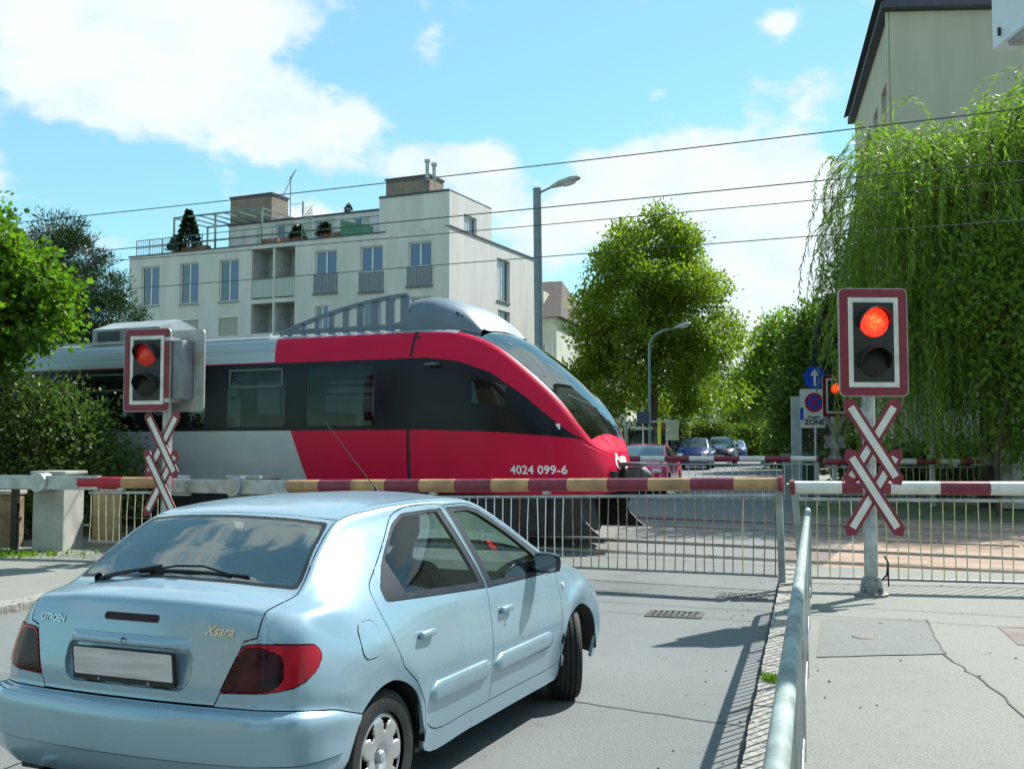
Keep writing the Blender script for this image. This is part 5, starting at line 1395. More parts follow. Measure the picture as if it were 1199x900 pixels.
ab = thing('apartment_building', 'grey rendered apartment block with flat roof and roof terrace behind the train', 'building', (0, 0, 0))
oL = Vector((-22.8, 63.1, .5)); oR = Vector((-3.2, 54.0, .5)); Lf = (oR - oL).length
FF = Facade(oL, oR - oL); oB = oR + (-FF.n) * 11.6; FR = Facade(oR, oB - oR)
ZP = FF.uv(526, 265)[1]; ZPH = FF.uv(526, 223)[1]
holes = []; wins = []
def fw_px(F, x0, x1, y0, y1):
    u0, z1 = F.uv(x0, y0); u1, z0 = F.uv(x1, y1); zz1 = (F.uv(x0, y0)[1] + F.uv(x1, y0)[1]) / 2; zz0 = (F.uv(x0, y1)[1] + F.uv(x1, y1)[1]) / 2
    return (u0, u1, zz0, zz1)
top_row = [(166, 186, 312, 358, 0), (211, 232, 308, 356, 0), (257, 279, 304, 353, 0), (369, 394, 293, 321, 1), (422, 448, 288, 318, 1), (478, 505, 283, 312, 1)]
for x0, x1, y0, y1, pan in top_row:
    h = fw_px(FF, x0, x1, y0, y1); holes.append(h); wins.append((h, pan, 'w'))
for x0, x1, y0, y1, k in ((163, 184, 376, 398, 's'), (210, 232, 372, 396, 's'), (256, 278, 369, 394, 's'), (369, 384, 358, 388, 'w'), (424, 446, 352, 384, 'w'), (480, 505, 347, 382, 'w')):
    h = fw_px(FF, x0, x1, y0, y1); h = (h[0], h[1], h[2], h[3]); holes.append(h); wins.append((h, 0, k))
lg0 = fw_px(FF, 295, 319, 291, 350); lg1 = fw_px(FF, 322, 345, 289, 348); zl0 = lg0[2]; zl1 = lg0[3]
log = [(lg0[0], lg0[1], zl0, zl1), (lg1[0], lg1[1], zl0, zl1), (lg0[0], lg0[1], zl0 - 3.0, zl0 - .25), (lg1[0], lg1[1], zl0 - 3.0, zl0 - .25)]
FF.wall('front_wall', 0, Lf, -.5, ZP, holes + log, M_rend, ab, .22)
shut = mat('roller_shutter', (.33, .33, .30), .6, 0, .05, 1, .25, 1, stretch=(.1, .1, 14))
grill = mat('balcony_infill_grey', (.18, .20, .24), .6, 0, .12, 8)
for (u0, u1, z0, z1), pan, k in wins:
    if k == 's':
        m_ = MB(); FF.slab(m_, u0, u1, z0, z1 - .12, -.16, -.08); m_.build('roller_shutter', shut, ab); m_ = MB(); FF.slab(m_, u0, u1, z1 - .12, z1, -.2, -.02); m_.build('shutter_box', M_frame, ab)
    else:
        FF.window(ab, u0, u1, z0, z1, M_frame, [M_paneb, M_paneb] if pan else [M_pane, M_paneb], .12, 1, not pan)
        if pan:
            zb = z0 - (z1 - z0) * .78; m_ = MB(); FF.slab(m_, u0 - .06, u1 + .06, zb, z0, -.03, .05); m_.build('balustrade_panel', grill, ab)
            for q in np.linspace(u0 - .02, u1 + .02, 9):
                b = MB(); FF.slab(b, q - .012, q + .012, zb, z0 + .02, .05, .075); b.build('balustrade_bar', M_greysteel, ab)
            s = MB(); FF.slab(s, u0 - .1, u1 + .1, zb - .08, zb, -.02, .12); s.build('sill', mat('stained_sill', (.16, .16, .15), .8), ab)
for a, b, c, d in log:
    m_ = MB(); P = FF.P; dd = -1.5
    m_.quad(P(a, c, dd), P(b, c, dd), P(b, d, dd), P(a, d, dd)); m_.quad(P(a, c, -.2), P(a, c, dd), P(a, d, dd), P(a, d, -.2)); m_.quad(P(b, c, -.2), P(b, c, dd), P(b, d, dd), P(b, d, -.2)); m_.quad(P(a, c, -.2), P(b, c, -.2), P(b, c, dd), P(a, c, dd)); m_.quad(P(a, d, -.2), P(b, d, -.2), P(b, d, dd), P(a, d, dd)); m_.build('loggia', mat('loggia_render', (.50, .51, .50), .9), ab, fix=False)
    g = MB(); FF.slab(g, a + .02, b - .02, c + .08, c + 1.05, -.06, -.02); g.build('loggia_balustrade', mat('reeded_glass', (.36, .40, .38), .35, 0, .1, 3, .3, 1, stretch=(30, 30, .2)), ab)
    g = MB(); FF.slab(g, a, b, c + 1.05, c + 1.11, -.08, .0); g.build('loggia_handrail', M_greysteel, ab)
    u = (a + b) / 2; g = MB(); FF.slab(g, u - .35, u + .35, c, d - .35, -1.48, -1.42); g.build('loggia_door', M_pane, ab)
# right flank
rh = [fw_px(FR, 582, 597, 304, 353), fw_px(FR, 583, 597, 364, 396)]
LR = 11.6; FR.wall('flank_wall', 0, LR, -.5, ZP, rh, M_rend, ab, .2)
for h in rh: FR.window(ab, *h, M_frame, [M_curt, M_pane], .15, 1)
# rear and left walls, roof
FB = Facade(oB, (oL - FF.n * 11.6) - oB); FB.wall('rear_wall', 0, Lf, -.5, ZP, [], M_rend, ab); FL = Facade(oL - FF.n * 11.6, FF.n); FL.wall('left_wall', 0, 11.6, -.5, ZP, [], M_rend, ab)
m_ = MB(); m_.quad(FF.P(0, ZP - .15), FF.P(Lf, ZP - .15), FR.P(LR, ZP - .15), FF.P(0, ZP - .15, -11.6)); m_.build('roof', mat('bitumen_roof', (.12, .12, .12), .9), ab, fix=False)
m_ = MB(); FF.slab(m_, -.06, FF.uv(452, 262)[0], ZP, ZP + .06, -.25, .05); FR.slab(m_, .0, LR + .05, ZP, ZP + .07, -.25, .06); m_.build('parapet_cap', M_lead, ab)
# penthouse: right end flush, left part set back behind the terrace
up = FF.uv(444, 262)[0]; sb_ = -2.4; PD = 4.9
FP = Facade(oR - FF.d * (Lf - up), FF.d); W1 = Lf - up
FP.wall('penthouse_wall', 0, W1, ZP, ZPH, [], M_rendw, ab, .15)
hph = fw_px(FR, 543, 558, 253, 276); FR.wall('penthouse_flank', 0, PD, ZP, ZPH, [hph], M_rend, ab, .15); FR.window(ab, *hph, M_frame, [M_curt, M_pane], .12, 1, False)
FS = Facade(oL + FF.n * sb_, FF.d); ul = FS.uv(268, 260)[0]
hs_ = [fw_px(FS, 323, 345, 261, 281), fw_px(FS, 369, 392, 257, 279), fw_px(FS, 414, 433, 254, 276)]
FS.wall('penthouse_setback_wall', ul, up + .4, ZP - .1, ZPH, hs_, M_rendw, ab, .12)
for h in hs_: FS.window(ab, *h, M_frame, [M_pane, M_curt], .1, 1, False)
m_ = MB(); FF.slab(m_, up, Lf, ZPH - .02, ZPH + .08, -PD, .06); FS.slab(m_, ul - .05, up, ZPH - .021, ZPH + .079, -2.6, .06); m_.build('penthouse_roof', M_lead, ab)
FPB = Facade(FF.P(Lf, 0, -PD), -FF.d); FPB.wall('penthouse_rear', 0, Lf - ul, ZP - .1, ZPH, [], M_rendw, ab); FPL = Facade(FF.P(ul, 0, -PD), FF.n); FPL.wall('penthouse_side', 0, PD + sb_, ZP - .1, ZPH, [], M_rendw, ab)
FPJ = Facade(FF.P(up, 0, sb_), FF.n); FPJ.wall('penthouse_return', 0, -sb_, ZP - .1, ZPH, [], M_rendw, ab)
brown = mat('clad_chimney_brown', (.22, .18, .14), .8, 0, .12, 2, .1, 10)
for x0, x1, y0, y1 in ((270, 318, 233, 250), (452, 503, 212, 232)):
    F_ = Facade(oL + FF.n * -3.2, FF.d); a, z1 = F_.uv(x0, y0); b, z0 = F_.uv(x1, y1); m_ = MB(); F_.slab(m_, a, b, ZPH - .1, z1, -1.6, 0); co = m_.build('chimney_block', brown, ab); m_ = MB(); F_.slab(m_, a - .06, b + .06, z1, z1 + .10, -1.66, .06); m_.build('chimney_cap', M_lead, co)
    if x0 > 400:
        for x, ya in ((502, 191), (510, 195)):
            u, z = F_.uv(x, ya); m_ = MB(); m_.tube([F_.P(u, z1 - .3, .15), F_.P(u, z, .15)], .11, 10); m_.tube([F_.P(u, z, .15), F_.P(u, z + .15, .15)], .17, 10); m_.build('flue', M_galv, co, 40)
# terrace: railing, pergola frame, planters, lattice, green wind screen
M_green = mat('terrace_green', (.06, .20, .12), .6, 0, .15, 4); M_tr = mat('terrace_steel', (.16, .22, .20), .5, .3)
ra = MB(); u0 = .2; u1 = up - .1
for z in (ZP + .55, ZP + 1.0): FF.slab(ra, u0, u1, z, z + .045, -.35, -.31)
ra.build('terrace_rail', M_tr, ab)
for u in np.arange(u0, u1, 1.0):
    m_ = MB(); FF.slab(m_, u, u + .04, ZP, ZP + 1.02, -.35, -.31); m_.build('rail_post', M_tr, ab)
for u in np.arange(u0, FF.uv(200, 290)[0], .14):
    m_ = MB(); FF.slab(m_, u, u + .018, ZP, ZP + 1.0, -.34, -.32); m_.build('rail_bar', M_tr, ab)
pa_, pb_ = FF.uv(197, 260)[0], FF.uv(300, 260)[0]; zpt = ZP + 2.15
pg = MB()
for u in (pa_, (pa_ + pb_) / 2 * .98, pb_):
    for o in (-.5, -3.4): FF.slab(pg, u - .045, u + .045, ZP, zpt, o - .045, o + .045)
for o in (-.5, -3.4): FF.slab(pg, pa_ - .05, pb_ + .05, zpt, zpt + .09, o - .05, o + .05)
pg.build('pergola_frame', M_tr, ab)
for u in np.linspace(pa_, pb_, 8):
    m_ = MB(); FF.slab(m_, u - .035, u + .035, zpt + .01, zpt + .08, -3.4, -.5); m_.build('pergola_slat', M_tr, ab)
m_ = MB(); a, b = FF.uv(258, 270)[0], FF.uv(306, 270)[0]; FF.slab(m_, a, b, ZP, ZP + 1.9, -3.5, -3.46); m_.build('pergola_back_screen', mat('pale_green_screen', (.30, .40, .34), .8), ab)
a, b = FF.uv(395, 262)[0], FF.uv(433, 262)[0]
m_ = MB(); m_.add([FF.P(a, ZP + .05, -.3), FF.P(b, ZP + .05, -.3), FF.P(b, ZP + .45, -.3), FF.P(a, ZP + 1.0, -.3)], [(0, 1, 2, 3)]); m_.add([FF.P(a, ZP + .05, -.34), FF.P(b, ZP + .05, -.34), FF.P(b, ZP + .45, -.34), FF.P(a, ZP + 1.0, -.34)], [(3, 2, 1, 0)]); m_.build('green_screen', M_green, ab, fix=False)
la, lb = FF.uv(350, 265)[0], FF.uv(361, 265)[0]; m_ = MB()
for k in range(-6, 12):
    for sg in (1, -1):
        x0 = la + k * .18; pts = [(x0, ZP + .3), (x0 + sg * 1.7, ZP + 2.0)]
        (xa, za), (xb, zb) = pts; ts = [t_ for t_ in np.linspace(0, 1, 60) if la <= xa + (xb - xa) * t_ <= lb]
        if len(ts) > 1: m_.bar(FF.P(xa + (xb - xa) * ts[0], za + (zb - za) * ts[0], -.4), FF.P(xa + (xb - xa) * ts[-1], za + (zb - za) * ts[-1], -.4), .025, .025)
m_.build('lattice', M_green, ab)
for x0, x1 in ((205, 235), (300, 318), (322, 340), (372, 392), (408, 420)):
    a, b = FF.uv(x0, 270)[0], FF.uv(x1, 270)[0]; m_ = MB(); FF.slab(m_, a, b, ZP + .02, ZP + .42, -.9, -.5); m_.build('planter', mat('planter_terracotta', (.25, .12, .08), .8), ab)
m_ = MB(); u, z = FS.uv(330, 248); zt = FS.uv(330, 203)[1]; b0 = FS.P(u, ZPH, -.8); m_.tube([b0, b0 + Vector((0, 0, zt - ZPH))], .035, 6)
tpt = b0 + Vector((0, 0, zt - ZPH)); dd = FF.d
m_.tube([tpt - dd * .6 + Vector((0, 0, -1.2)), tpt + dd * .35 + Vector((0, 0, .35))], .025, 5)
for k in range(5): c = tpt - dd * (.1 - .1 * k) + Vector((0, 0, -.2 + .12 * k)); m_.tube([c + Vector((-.18, .4, 0)), c + Vector((.18, -.4, 0))], .014, 4)
m_.tube([b0 + Vector((0, 0, 1.1)), b0 + Vector((0, 0, 1.1)) + dd * .75], .018, 4); m_.tube([b0 + dd * .9, b0 + dd * .9 + Vector((0, 0, 1.2))], .04, 5); m_.tube([b0 + dd * .9 + Vector((0, 0, 1.2)), b0 + dd * .9 + Vector((0, 0, .5))], .07, 5)
m_.build('roof_aerial', M_greysteel, ab)

# building at the upper right
rb = thing('rendered_building', 'tall beige building with a dark roof edge above the willow at the right', 'building', (0, 0, 0))
c0 = at(1047, 300, 30.0); c0.z = .2; c1 = at(1004, 300, 40.5); c1.z = .2
M_beige = mat('beige_render', (.47, .45, .36), .9, 0, .04, 1.0, .15, 25, c2=(.40, .385, .31), c2scale=.8, c2f=(.5, .85), stretch=(1, 1, .15)); M_beige2 = mat('beige_render_lit_side', (.50, .46, .36), .9, 0, .05, 1.0, .12, 25)  # side wall copy is lighter: its brighter daylight painted into the colour
G1 = Facade(c0, (c1 - c0)); G1 = Facade(c1, c0 - c1); L1 = (c1 - c0).length; Gf = Facade(c0, Vector((.985, -.05, 0)))
zt = Gf.uv(1050, 14)[1]
hl = []
for k in range(4):
    u1 = L1 - 1.0 - k * 2.3; hl.append((u1 - 1.25, u1, zt - 4.6, zt - 1.7)); hl.append((u1 - 1.25, u1, zt - 8.2, zt - 5.4))
G1.wall('side_wall', 0, L1, 0, zt, hl, M_beige2, rb, .2)
for h in hl: G1.window(rb, *h, M_frame, [M_pane, M_curt], .15, 1)
Gf.wall('end_wall', 0, 16, 0, zt, [], M_beige, rb)
m_ = MB(); G1.slab(m_, -.4, L1 + .22, zt + .05, zt + .24, -.2, .24); Gf.slab(m_, -.22, 16, zt + .06, zt + .25, -.2, .22); m_.build('eaves', M_lead, rb)
m_ = MB(); m_.add([G1.P(-.3, zt + .28, .4), G1.P(L1 + .3, zt + .28, .4), Gf.P(16, zt + .28, .3), Gf.P(16, zt + 2.6, -6), G1.P(-.3, zt + 2.6, -7)], [(0, 1, 2, 3, 4)]); m_.build('roof', mat('dark_tiles', (.05, .05, .06), .8, 0, .2, 3), rb, fix=False)
m_ = MB(); a0 = G1.P(L1 - .06, zt, .06); m_.tube([a0, a0 - Vector((0, 0, zt))], .05, 8); m_.build('downpipe', M_beige, rb)

# houses beyond
def house(label, px0, px1, Y, eave_py, ridge_py, wallc, roofc, depth=9, rzz=-.35, wx=3):
    a = gat(px0, Y); b = gat(px1, Y); W = (b - a).length; zE = at(px0, eave_py, Y).z - a.z; zR = at(px0, ridge_py, Y).z - a.z
    h = thing('house', label, 'house', (a + b) / 2, rzz, 'houses beyond the crossing'); hw, hd = W / 2, depth / 2
    wm = mat('house_render_%s' % label[:9], wallc, .9, 0, .06, .8); F1 = Facade((-hw, -hd, 0), (1, 0, 0)); F2 = Facade((hw, -hd, 0), (0, 1, 0)); F3 = Facade((hw, hd, 0), (-1, 0, 0)); F4 = Facade((-hw, hd, 0), (0, -1, 0))
    ho = []
    for k in range(wx):
        for f in range(max(1, int(zE // 3))):
            u = W * (k + .5) / wx; z = 1.0 + 3 * f
            if z + 1.5 < zE: ho.append((u - .55, u + .55, z, z + 1.5))
    F1.wall('front_wall', 0, W, 0, zE, ho, wm, h, .15)
    for q in ho: F1.window(h, *q, M_frame, [M_pane, M_curt], .1, 1)
    for F_, L_ in ((F2, depth), (F3, W), (F4, depth)): F_.wall('wall', 0, L_, 0, zE, [], wm, h)
    e = .45; r_ = MB(); rg = W * .22
    base = [(-hw - e, -hd - e, zE), (hw + e, -hd - e, zE), (hw + e, hd + e, zE), (-hw - e, hd + e, zE), (-hw + rg, 0, zR), (hw - rg, 0, zR)]
    r_.add(base, [(0, 1, 5, 4), (1, 2, 5), (2, 3, 4, 5), (3, 0, 4), (3, 2, 1, 0)]); ro = r_.build('roof', roofc, h)
    c = MB(); c.box((-hw * .3, .5, zR + .3), (.7, .7, 1.6)); c.build('chimney', brown, ro)
    # dormer
    d = MB(); d.box((hw * .1, -hd * .55, zE + (zR - zE) * .45), (1.6, 1.6, 1.3)); d.build('dormer', wm, ro)
    return h
M_tile = mat('brown_roof_tiles', (.075, .058, .050), .85, 0, .2, 2, .5, 6, stretch=(1, 1, 6)); M_tile2 = mat('red_roof_tiles', (.18, .07, .05), .85, 0, .2, 2, .4, 6)
house('pale house with a brown tiled hip roof behind the tall street lamp', 600, 676, 84, 383, 330, (.46, .48, .40), M_tile, 12, -.3, 3)
house('white villa half hidden between the street trees at the end of the road', 905, 960, 125, 492, 470, (.60, .60, .50), M_tile2, 9, -.1, 3)
house('red-roofed house on the slope above the street trees', 872, 905, 190, 478, 458, (.50, .42, .34), M_tile2, 10, -.2, 2)
house('cream house low behind the round tree', 690, 740, 95, 470, 430, (.50, .50, .40), M_tile, 10, -.2, 2)

# unseen houses behind the viewer, added for reflections in the car's paint and glass
def back_block(label, x, y, w_, d_, h_, rzz, wc):
    t = thing('added_house', label, 'house', (x, y, 0), rzz, 'unseen houses added behind the viewpoint'); wm = mat('added_house_render_%d' % int(abs(x)), wc, .9, 0, .06, .8); hw, hd = w_ / 2, d_ / 2
    Fb = Facade((hw, hd, 0), (-1, 0, 0)); ho = [(w_ * (k + .5) / 5 - .6, w_ * (k + .5) / 5 + .6, 1 + 3.1 * f_, 2.7 + 3.1 * f_) for k in range(5) for f_ in range(int(h_ // 3.1))]
    Fb.wall('front_wall', 0, w_, 0, h_, ho, wm, t, .15)
    for q in ho: Fb.window(t, *q, M_frame, [M_pane, M_curt], .1, 1)
    for F_, L_ in ((Facade((-hw, hd, 0), (0, -1, 0)), d_), (Facade((-hw, -hd, 0), (1, 0, 0)), w_), (Facade((hw, -hd, 0), (0, 1, 0)), d_)): F_.wall('wall', 0, L_, 0, h_, [], wm, t)
    r_ = MB(); e = .5; r_.add([(-hw - e, -hd - e, h_), (hw + e, -hd - e, h_), (hw + e, hd + e, h_), (-hw - e, hd + e, h_), (-hw + 3, 0, h_ + 3.5), (hw - 3, 0, h_ + 3.5)], [(0, 1, 5, 4), (1, 2, 5), (2, 3, 4, 5), (3, 0, 4), (3, 2, 1, 0)]); r_.build('roof', M_tile, t)
back_block('unseen ochre house added behind the viewpoint for car reflections, left of the street', -17, -15, 15, 10, 9.5, -1.2, (.34, .27, .16)); back_block('unseen grey house added behind the viewpoint for car reflections, right of the street', 9.5, -20, 14, 10, 12.5, .9, (.30, .30, .28))
# ------------------------------------------------------------------ vegetation
def leaf_mat(name, c, c2, trans=.42):
    if name in MATS: return MATS[name]
    m = bpy.data.materials.new(name); m.use_nodes = True; t = m.node_tree; t.nodes.clear(); x = NX(t)
    g = t.nodes.new('ShaderNodeNewGeometry'); o = t.nodes.new('ShaderNodeOutputMaterial')
    tcn = t.nodes.new('ShaderNodeTexCoord'); nz = x.noise(tcn.outputs['Object'], .55, 3)
    f = x.m('MULTIPLY_ADD', g.outputs['Random Per Island'], .65, x.mul(nz, .45)); colr = x.mix(x.smooth(f, .2, .9), c + (1,), c2 + (1,))
    d = t.nodes.new('ShaderNodeBsdfPrincipled'); d.inputs['Roughness'].default_value = .5; d.inputs['Specular IOR Level'].default_value = .35
    tl = t.nodes.new('ShaderNodeBsdfTranslucent'); mx = t.nodes.new('ShaderNodeMixShader'); mx.inputs[0].default_value = trans
    t.links.new(colr, d.inputs['Base Color']); t.links.new(x.mulc(colr, (1.2, 1.5, .5, 1)), tl.inputs['Color'])
    t.links.new(d.outputs[0], mx.inputs[1]); t.links.new(tl.outputs[0], mx.inputs[2]); t.links.new(mx.outputs[0], o.inputs[0]); MATS[name] = m; return m
LEAF = {'oval': ([(0, 0), (.32, .45), (0, 1), (-.32, .45)], [(0, 1, 2, 3)]),
        'maple': ([(0, 0), (.45, .12), (.30, .38), (.55, .70), (.18, .66), (0, 1.05), (-.18, .66), (-.55, .70), (-.30, .38), (-.45, .12)], [(0, 1, 2), (0, 2, 3, 4), (0, 4, 5, 6), (0, 6, 7, 8), (0, 8, 9)]),
        'slim': ([(0, 0), (.10, .4), (0, 1), (-.10, .4)], [(0, 1, 2, 3)]), 'needle': ([(-.05, 0), (.05, 0), (.02, 1), (-.02, 1)], [(0, 1, 2, 3)])}
def leaves(name, pos, dirs, size, m, parent, rng, shape='oval', roll=None, kind=None):
    """one mesh of leaf blades: pos (n,3), dirs (n,3) growth direction, size (n,)"""
    lv, lf = LEAF[shape]; n = len(pos); k = len(lv)
    d = dirs / np.maximum(np.linalg.norm(dirs, axis=1, keepdims=True), 1e-6)
    r = rng.normal(size=(n, 3)); sdx = np.cross(d, r); sdx /= np.maximum(np.linalg.norm(sdx, axis=1, keepdims=True), 1e-6); nm = np.cross(sdx, d)
    V = np.zeros((n, k, 3))
    for i, (a, b) in enumerate(lv): V[:, i] = pos + size[:, None] * (a * sdx + b * d + nm * (abs(a) * .35 - b * b * .12))
    me = bpy.data.meshes.new(name); me.vertices.add(n * k); me.vertices.foreach_set('co', V.reshape(-1))
    li = []; ls = []; lt = []; s = 0
    for f in lf: ls.append(s); lt.append(len(f)); li += list(f); s += len(f)
    LI = (np.array(li)[None] + (np.arange(n) * k)[:, None]).reshape(-1); LS = (np.array(ls)[None] + (np.arange(n) * s)[:, None]).reshape(-1); LT = np.tile(np.array(lt), n)
    me.loops.add(len(LI)); me.loops.foreach_set('vertex_index', LI.astype(np.int32)); me.polygons.add(len(LS)); me.polygons.foreach_set('loop_start', LS.astype(np.int32)); me.polygons.foreach_set('loop_total', LT.astype(np.int32)); me.update(calc_edges=True); me.validate()
    me.materials.append(m); o = link(me, name, parent)
    return o
M_bark = mat('bark', (.075, .06, .045), .95, 0, .3, 6, .8, 18, stretch=(1, 1, .25))
def crown_points(rng, blobs, n, shell=.55, gap=.0, gs=1.0):
    B = np.array(blobs, float); w_ = (B[:, 3] * B[:, 4] * B[:, 5]) ** .72; idx = rng.choice(len(B), n * 2, p=w_ / w_.sum())
    u = rng.normal(size=(n * 2, 3)); u /= np.linalg.norm(u, axis=1, keepdims=True); r = shell + (1 - shell) * rng.random(n * 2) ** .6; r = np.where(rng.random(n * 2) < .22, rng.random(n * 2) ** .5, r)
    rough = 1 + .10 * np.sin(u[:, 0] * 7 + idx) * np.sin(u[:, 2] * 9 + idx * 2) + .06 * np.sin(u[:, 1] * 15)
    p = B[idx, :3] + u * B[idx, 3:6] * (r * rough)[:, None]
    q = p * gs; nz = np.sin(q[:, 0] * 1.9 + 1.3 * np.sin(q[:, 2] * 1.3)) + np.sin(q[:, 1] * 2.3 + q[:, 2] * 1.1) + np.sin(q[:, 2] * 2.7 + .7 * q[:, 0])
    keep = nz > -3 + gap * 3; return p[keep][:n], u[keep][:n]
def tree(name, label, base, blobs, n_cl, per, lsize, crad, cols, rng_seed, trunk_r=.22, shape='oval', gap=.5, gs=1.0, group='trees around the crossing', droop=.15, cat='tree', trunk_top=None, trans=.42, limbs=9):
    rng = np.random.default_rng(rng_seed); base = Vector(base); t = thing(name, label, cat, base, 0, group)
    m = leaf_mat('leaf_' + cols[0], cols[1], cols[2], trans)
    c, u = crown_points(rng, blobs, n_cl, gap=gap, gs=gs); n = len(c) * per
    off = rng.normal(size=(len(c), per, 3)) * crad * np.array([1, 1, .75]); pos = (c[:, None] + off).reshape(-1, 3)
    dirs = off.reshape(-1, 3) / crad * .6 + np.repeat(u, per, 0) * .5 + rng.normal(size=(n, 3)) * .5 + np.array([0, 0, -droop])
    cr = leaves('crown', pos, dirs, lsize * rng.uniform(.6, 1.25, n), m, t, rng, shape)
    tb = MB(); B = np.array(blobs, float); top = trunk_top or float((B[:, 2]).mean())
    wob = [rng.uniform(-.12, .12) * top * .1 for _ in range(4)]
    tx, ty = float(B[:, 0].mean()), float(B[:, 1].mean())
    path = [(0, 0, -.1), (wob[0], wob[1], top * .3), (tx * .3 + wob[2], ty * .3 + wob[3], top * .62), (tx * .7, ty * .7, top)]
    tb.tube(path, [trunk_r * 1.25, trunk_r, trunk_r * .75, trunk_r * .4], 10, False); tr_ = tb.build('trunk', M_bark, t, 50)
    order = rng.permutation(len(c))[:limbs]
    for i in order:
        e = Vector(c[i]); f = rng.uniform(.35, .8); p0 = Vector(path[1]).lerp(Vector(path[3]), f); mid = p0.lerp(e, .5) + Vector((0, 0, .06 * top)); lb = MB(); lb.tube([p0, mid, e], [trunk_r * .38, trunk_r * .24, trunk_r * .06], 7, False); lb.build('limb', M_bark, tr_, 50)
    return t
rg = np.random.default_rng(11)
# the round tree by the road
b0 = gat(766, 60)
def zz(py, Y): return at(600, py, Y).z - gz(0, Y)
r9 = np.random.default_rng(90); bl = [(0, 0, 7.0, 3.2, 3.0, 3.0), (.2, 0, 10.2, 2.3, 2.3, 2.5)]
for k in range(46):
    z = r9.uniform(3.0, 13.4); env = np.interp(z, [2.6, 4, 6, 8.5, 10.3, 12.2, 13.9], [3.2, 4.5, 4.9, 4.3, 3.5, 2.5, .9]); a = r9.uniform(0, 6.283); r_ = env * r9.uniform(.62, .92); s = r9.uniform(.65, 1.25)
    bl.append((r_ * math.cos(a), r_ * math.sin(a) * .9, z, s, s, s * .8))
for k in range(14):
    z = r9.uniform(7.6, 11.2); env = np.interp(z, [7.6, 9.5, 11.2], [4.7, 4.2, 3.4]); a = 6.283 * k / 14 + r9.uniform(-.15, .15); s = r9.uniform(.8, 1.2); bl.append((env * .85 * math.cos(a), env * .8 * math.sin(a), z, s, s, s * .8))
bl += [(.3, 0, 13.9, .8, .8, .8), (-4.3, 0, 5.2, .9, .9, .8), (4.5, 0, 7.0, .9, .9, .8), (4.4, 0, 4.4, 1.0, 1, .8), (-4.2, 0, 3.4, 1.0, 1, .9)]
tree('broadleaf_tree', 'large round lime tree in the centre behind the street lamp', b0, bl, 5000, 14, .22, .30, ('lime', (.13, .188, .016), (.225, .275, .032)), 1, .32, gap=.60, gs=.75, limbs=24, trans=.5)
# left: maple whose leaves come close
b0 = Vector((-9.1, 17.4, .38))
bl = [(.0, 0, 3.4, 1.6, 1.2, .8), (.4, 0, 4.0, 1.2, 1.0, .7), (-.5, 0, 4.5, 1.0, 1.0, .7), (.15, 0, 5.0, .55, .6, .45), (1.3, -.1, 3.3, .65, .6, .45), (1.0, 0, 3.8, .6, .6, .4), (-.2, -.3, 2.85, 1.3, 1.1, .5), (.6, -.4, 4.55, .5, .5, .35), (1.5, 0, 3.75, .35, .4, .25), (-.8, -.3, 5.1, .6, .6, .45)]
tree('maple_tree', 'bright green maple at the left edge above the bush', b0, bl, 1150, 14, .115, .17, ('maple', (.065, .135, .012), (.13, .225, .025)), 2, .14, 'maple', .35, 1.6, limbs=12, trans=.5)
b0 = Vector((-8.0, 17.9, .1))
bl = [(-.6, 0, 1.35, 1.5, .9, 1.05), (.5, -.1, 1.3, 1.25, .9, 1.0), (-1.8, 0, 1.3, 1.2, .9, 1.1), (.9, -.2, .9, .95, .8, .7), (.1, 0, 2.0, 1.1, .8, .6), (-1.2, 0, 2.3, 1.3, .8, .8), (-2.2, 0, 2.6, 1.2, .9, 1.0)]
tree('shrub', 'dense dark green shrub in front of the silver train at the left', b0, bl, 2300, 13, .095, .15, ('shrub', (.055, .092, .022), (.105, .15, .04)), 3, .05, 'oval', .25, 2.0, 'shrubs and hedges', cat='shrub', limbs=8, trans=.35)
# pine behind
b0 = gat(62, 42); H_ = zz(250, 42)
bl = [(0, 0, H_ - .8, .9, .9, .8), (.3, 0, H_ - 1.8, 1.6, 1.5, 1.0), (.8, 0, H_ - 3.0, 1.9, 1.7, 1.0), (1.2, 0, H_ - 4.2, 2.2, 2.0, 1.1), (0, 0, H_ - 5.4, 2.6, 2.3, 1.3), (-1.2, 0, H_ - 2.4, 1.6, 1.5, 1.2)]
tree('pine_tree', 'dark pine behind the maple at the left', b0, bl, 1250, 44, .20, .17, ('pine', (.016, .042, .016), (.032, .070, .024)), 4, .2, 'slim', .45, 1.3, droop=-.4, trans=.15)
# bushy trees left of the apartment block, low
b0 = gat(118, 75); tree('broadleaf_tree', 'small light tree beside the left end of the apartment block', b0, [(0, 0, 6.6, 2.0, 2.0, 2.6), (.7, 0, 8.2, 1.2, 1.2, 1.4), (-1, 0, 5, 1.6, 1.6, 1.8)], 700, 11, .30, .42, ('light', (.10, .13, .03), (.17, .19, .05)), 5, .14, gap=.3)
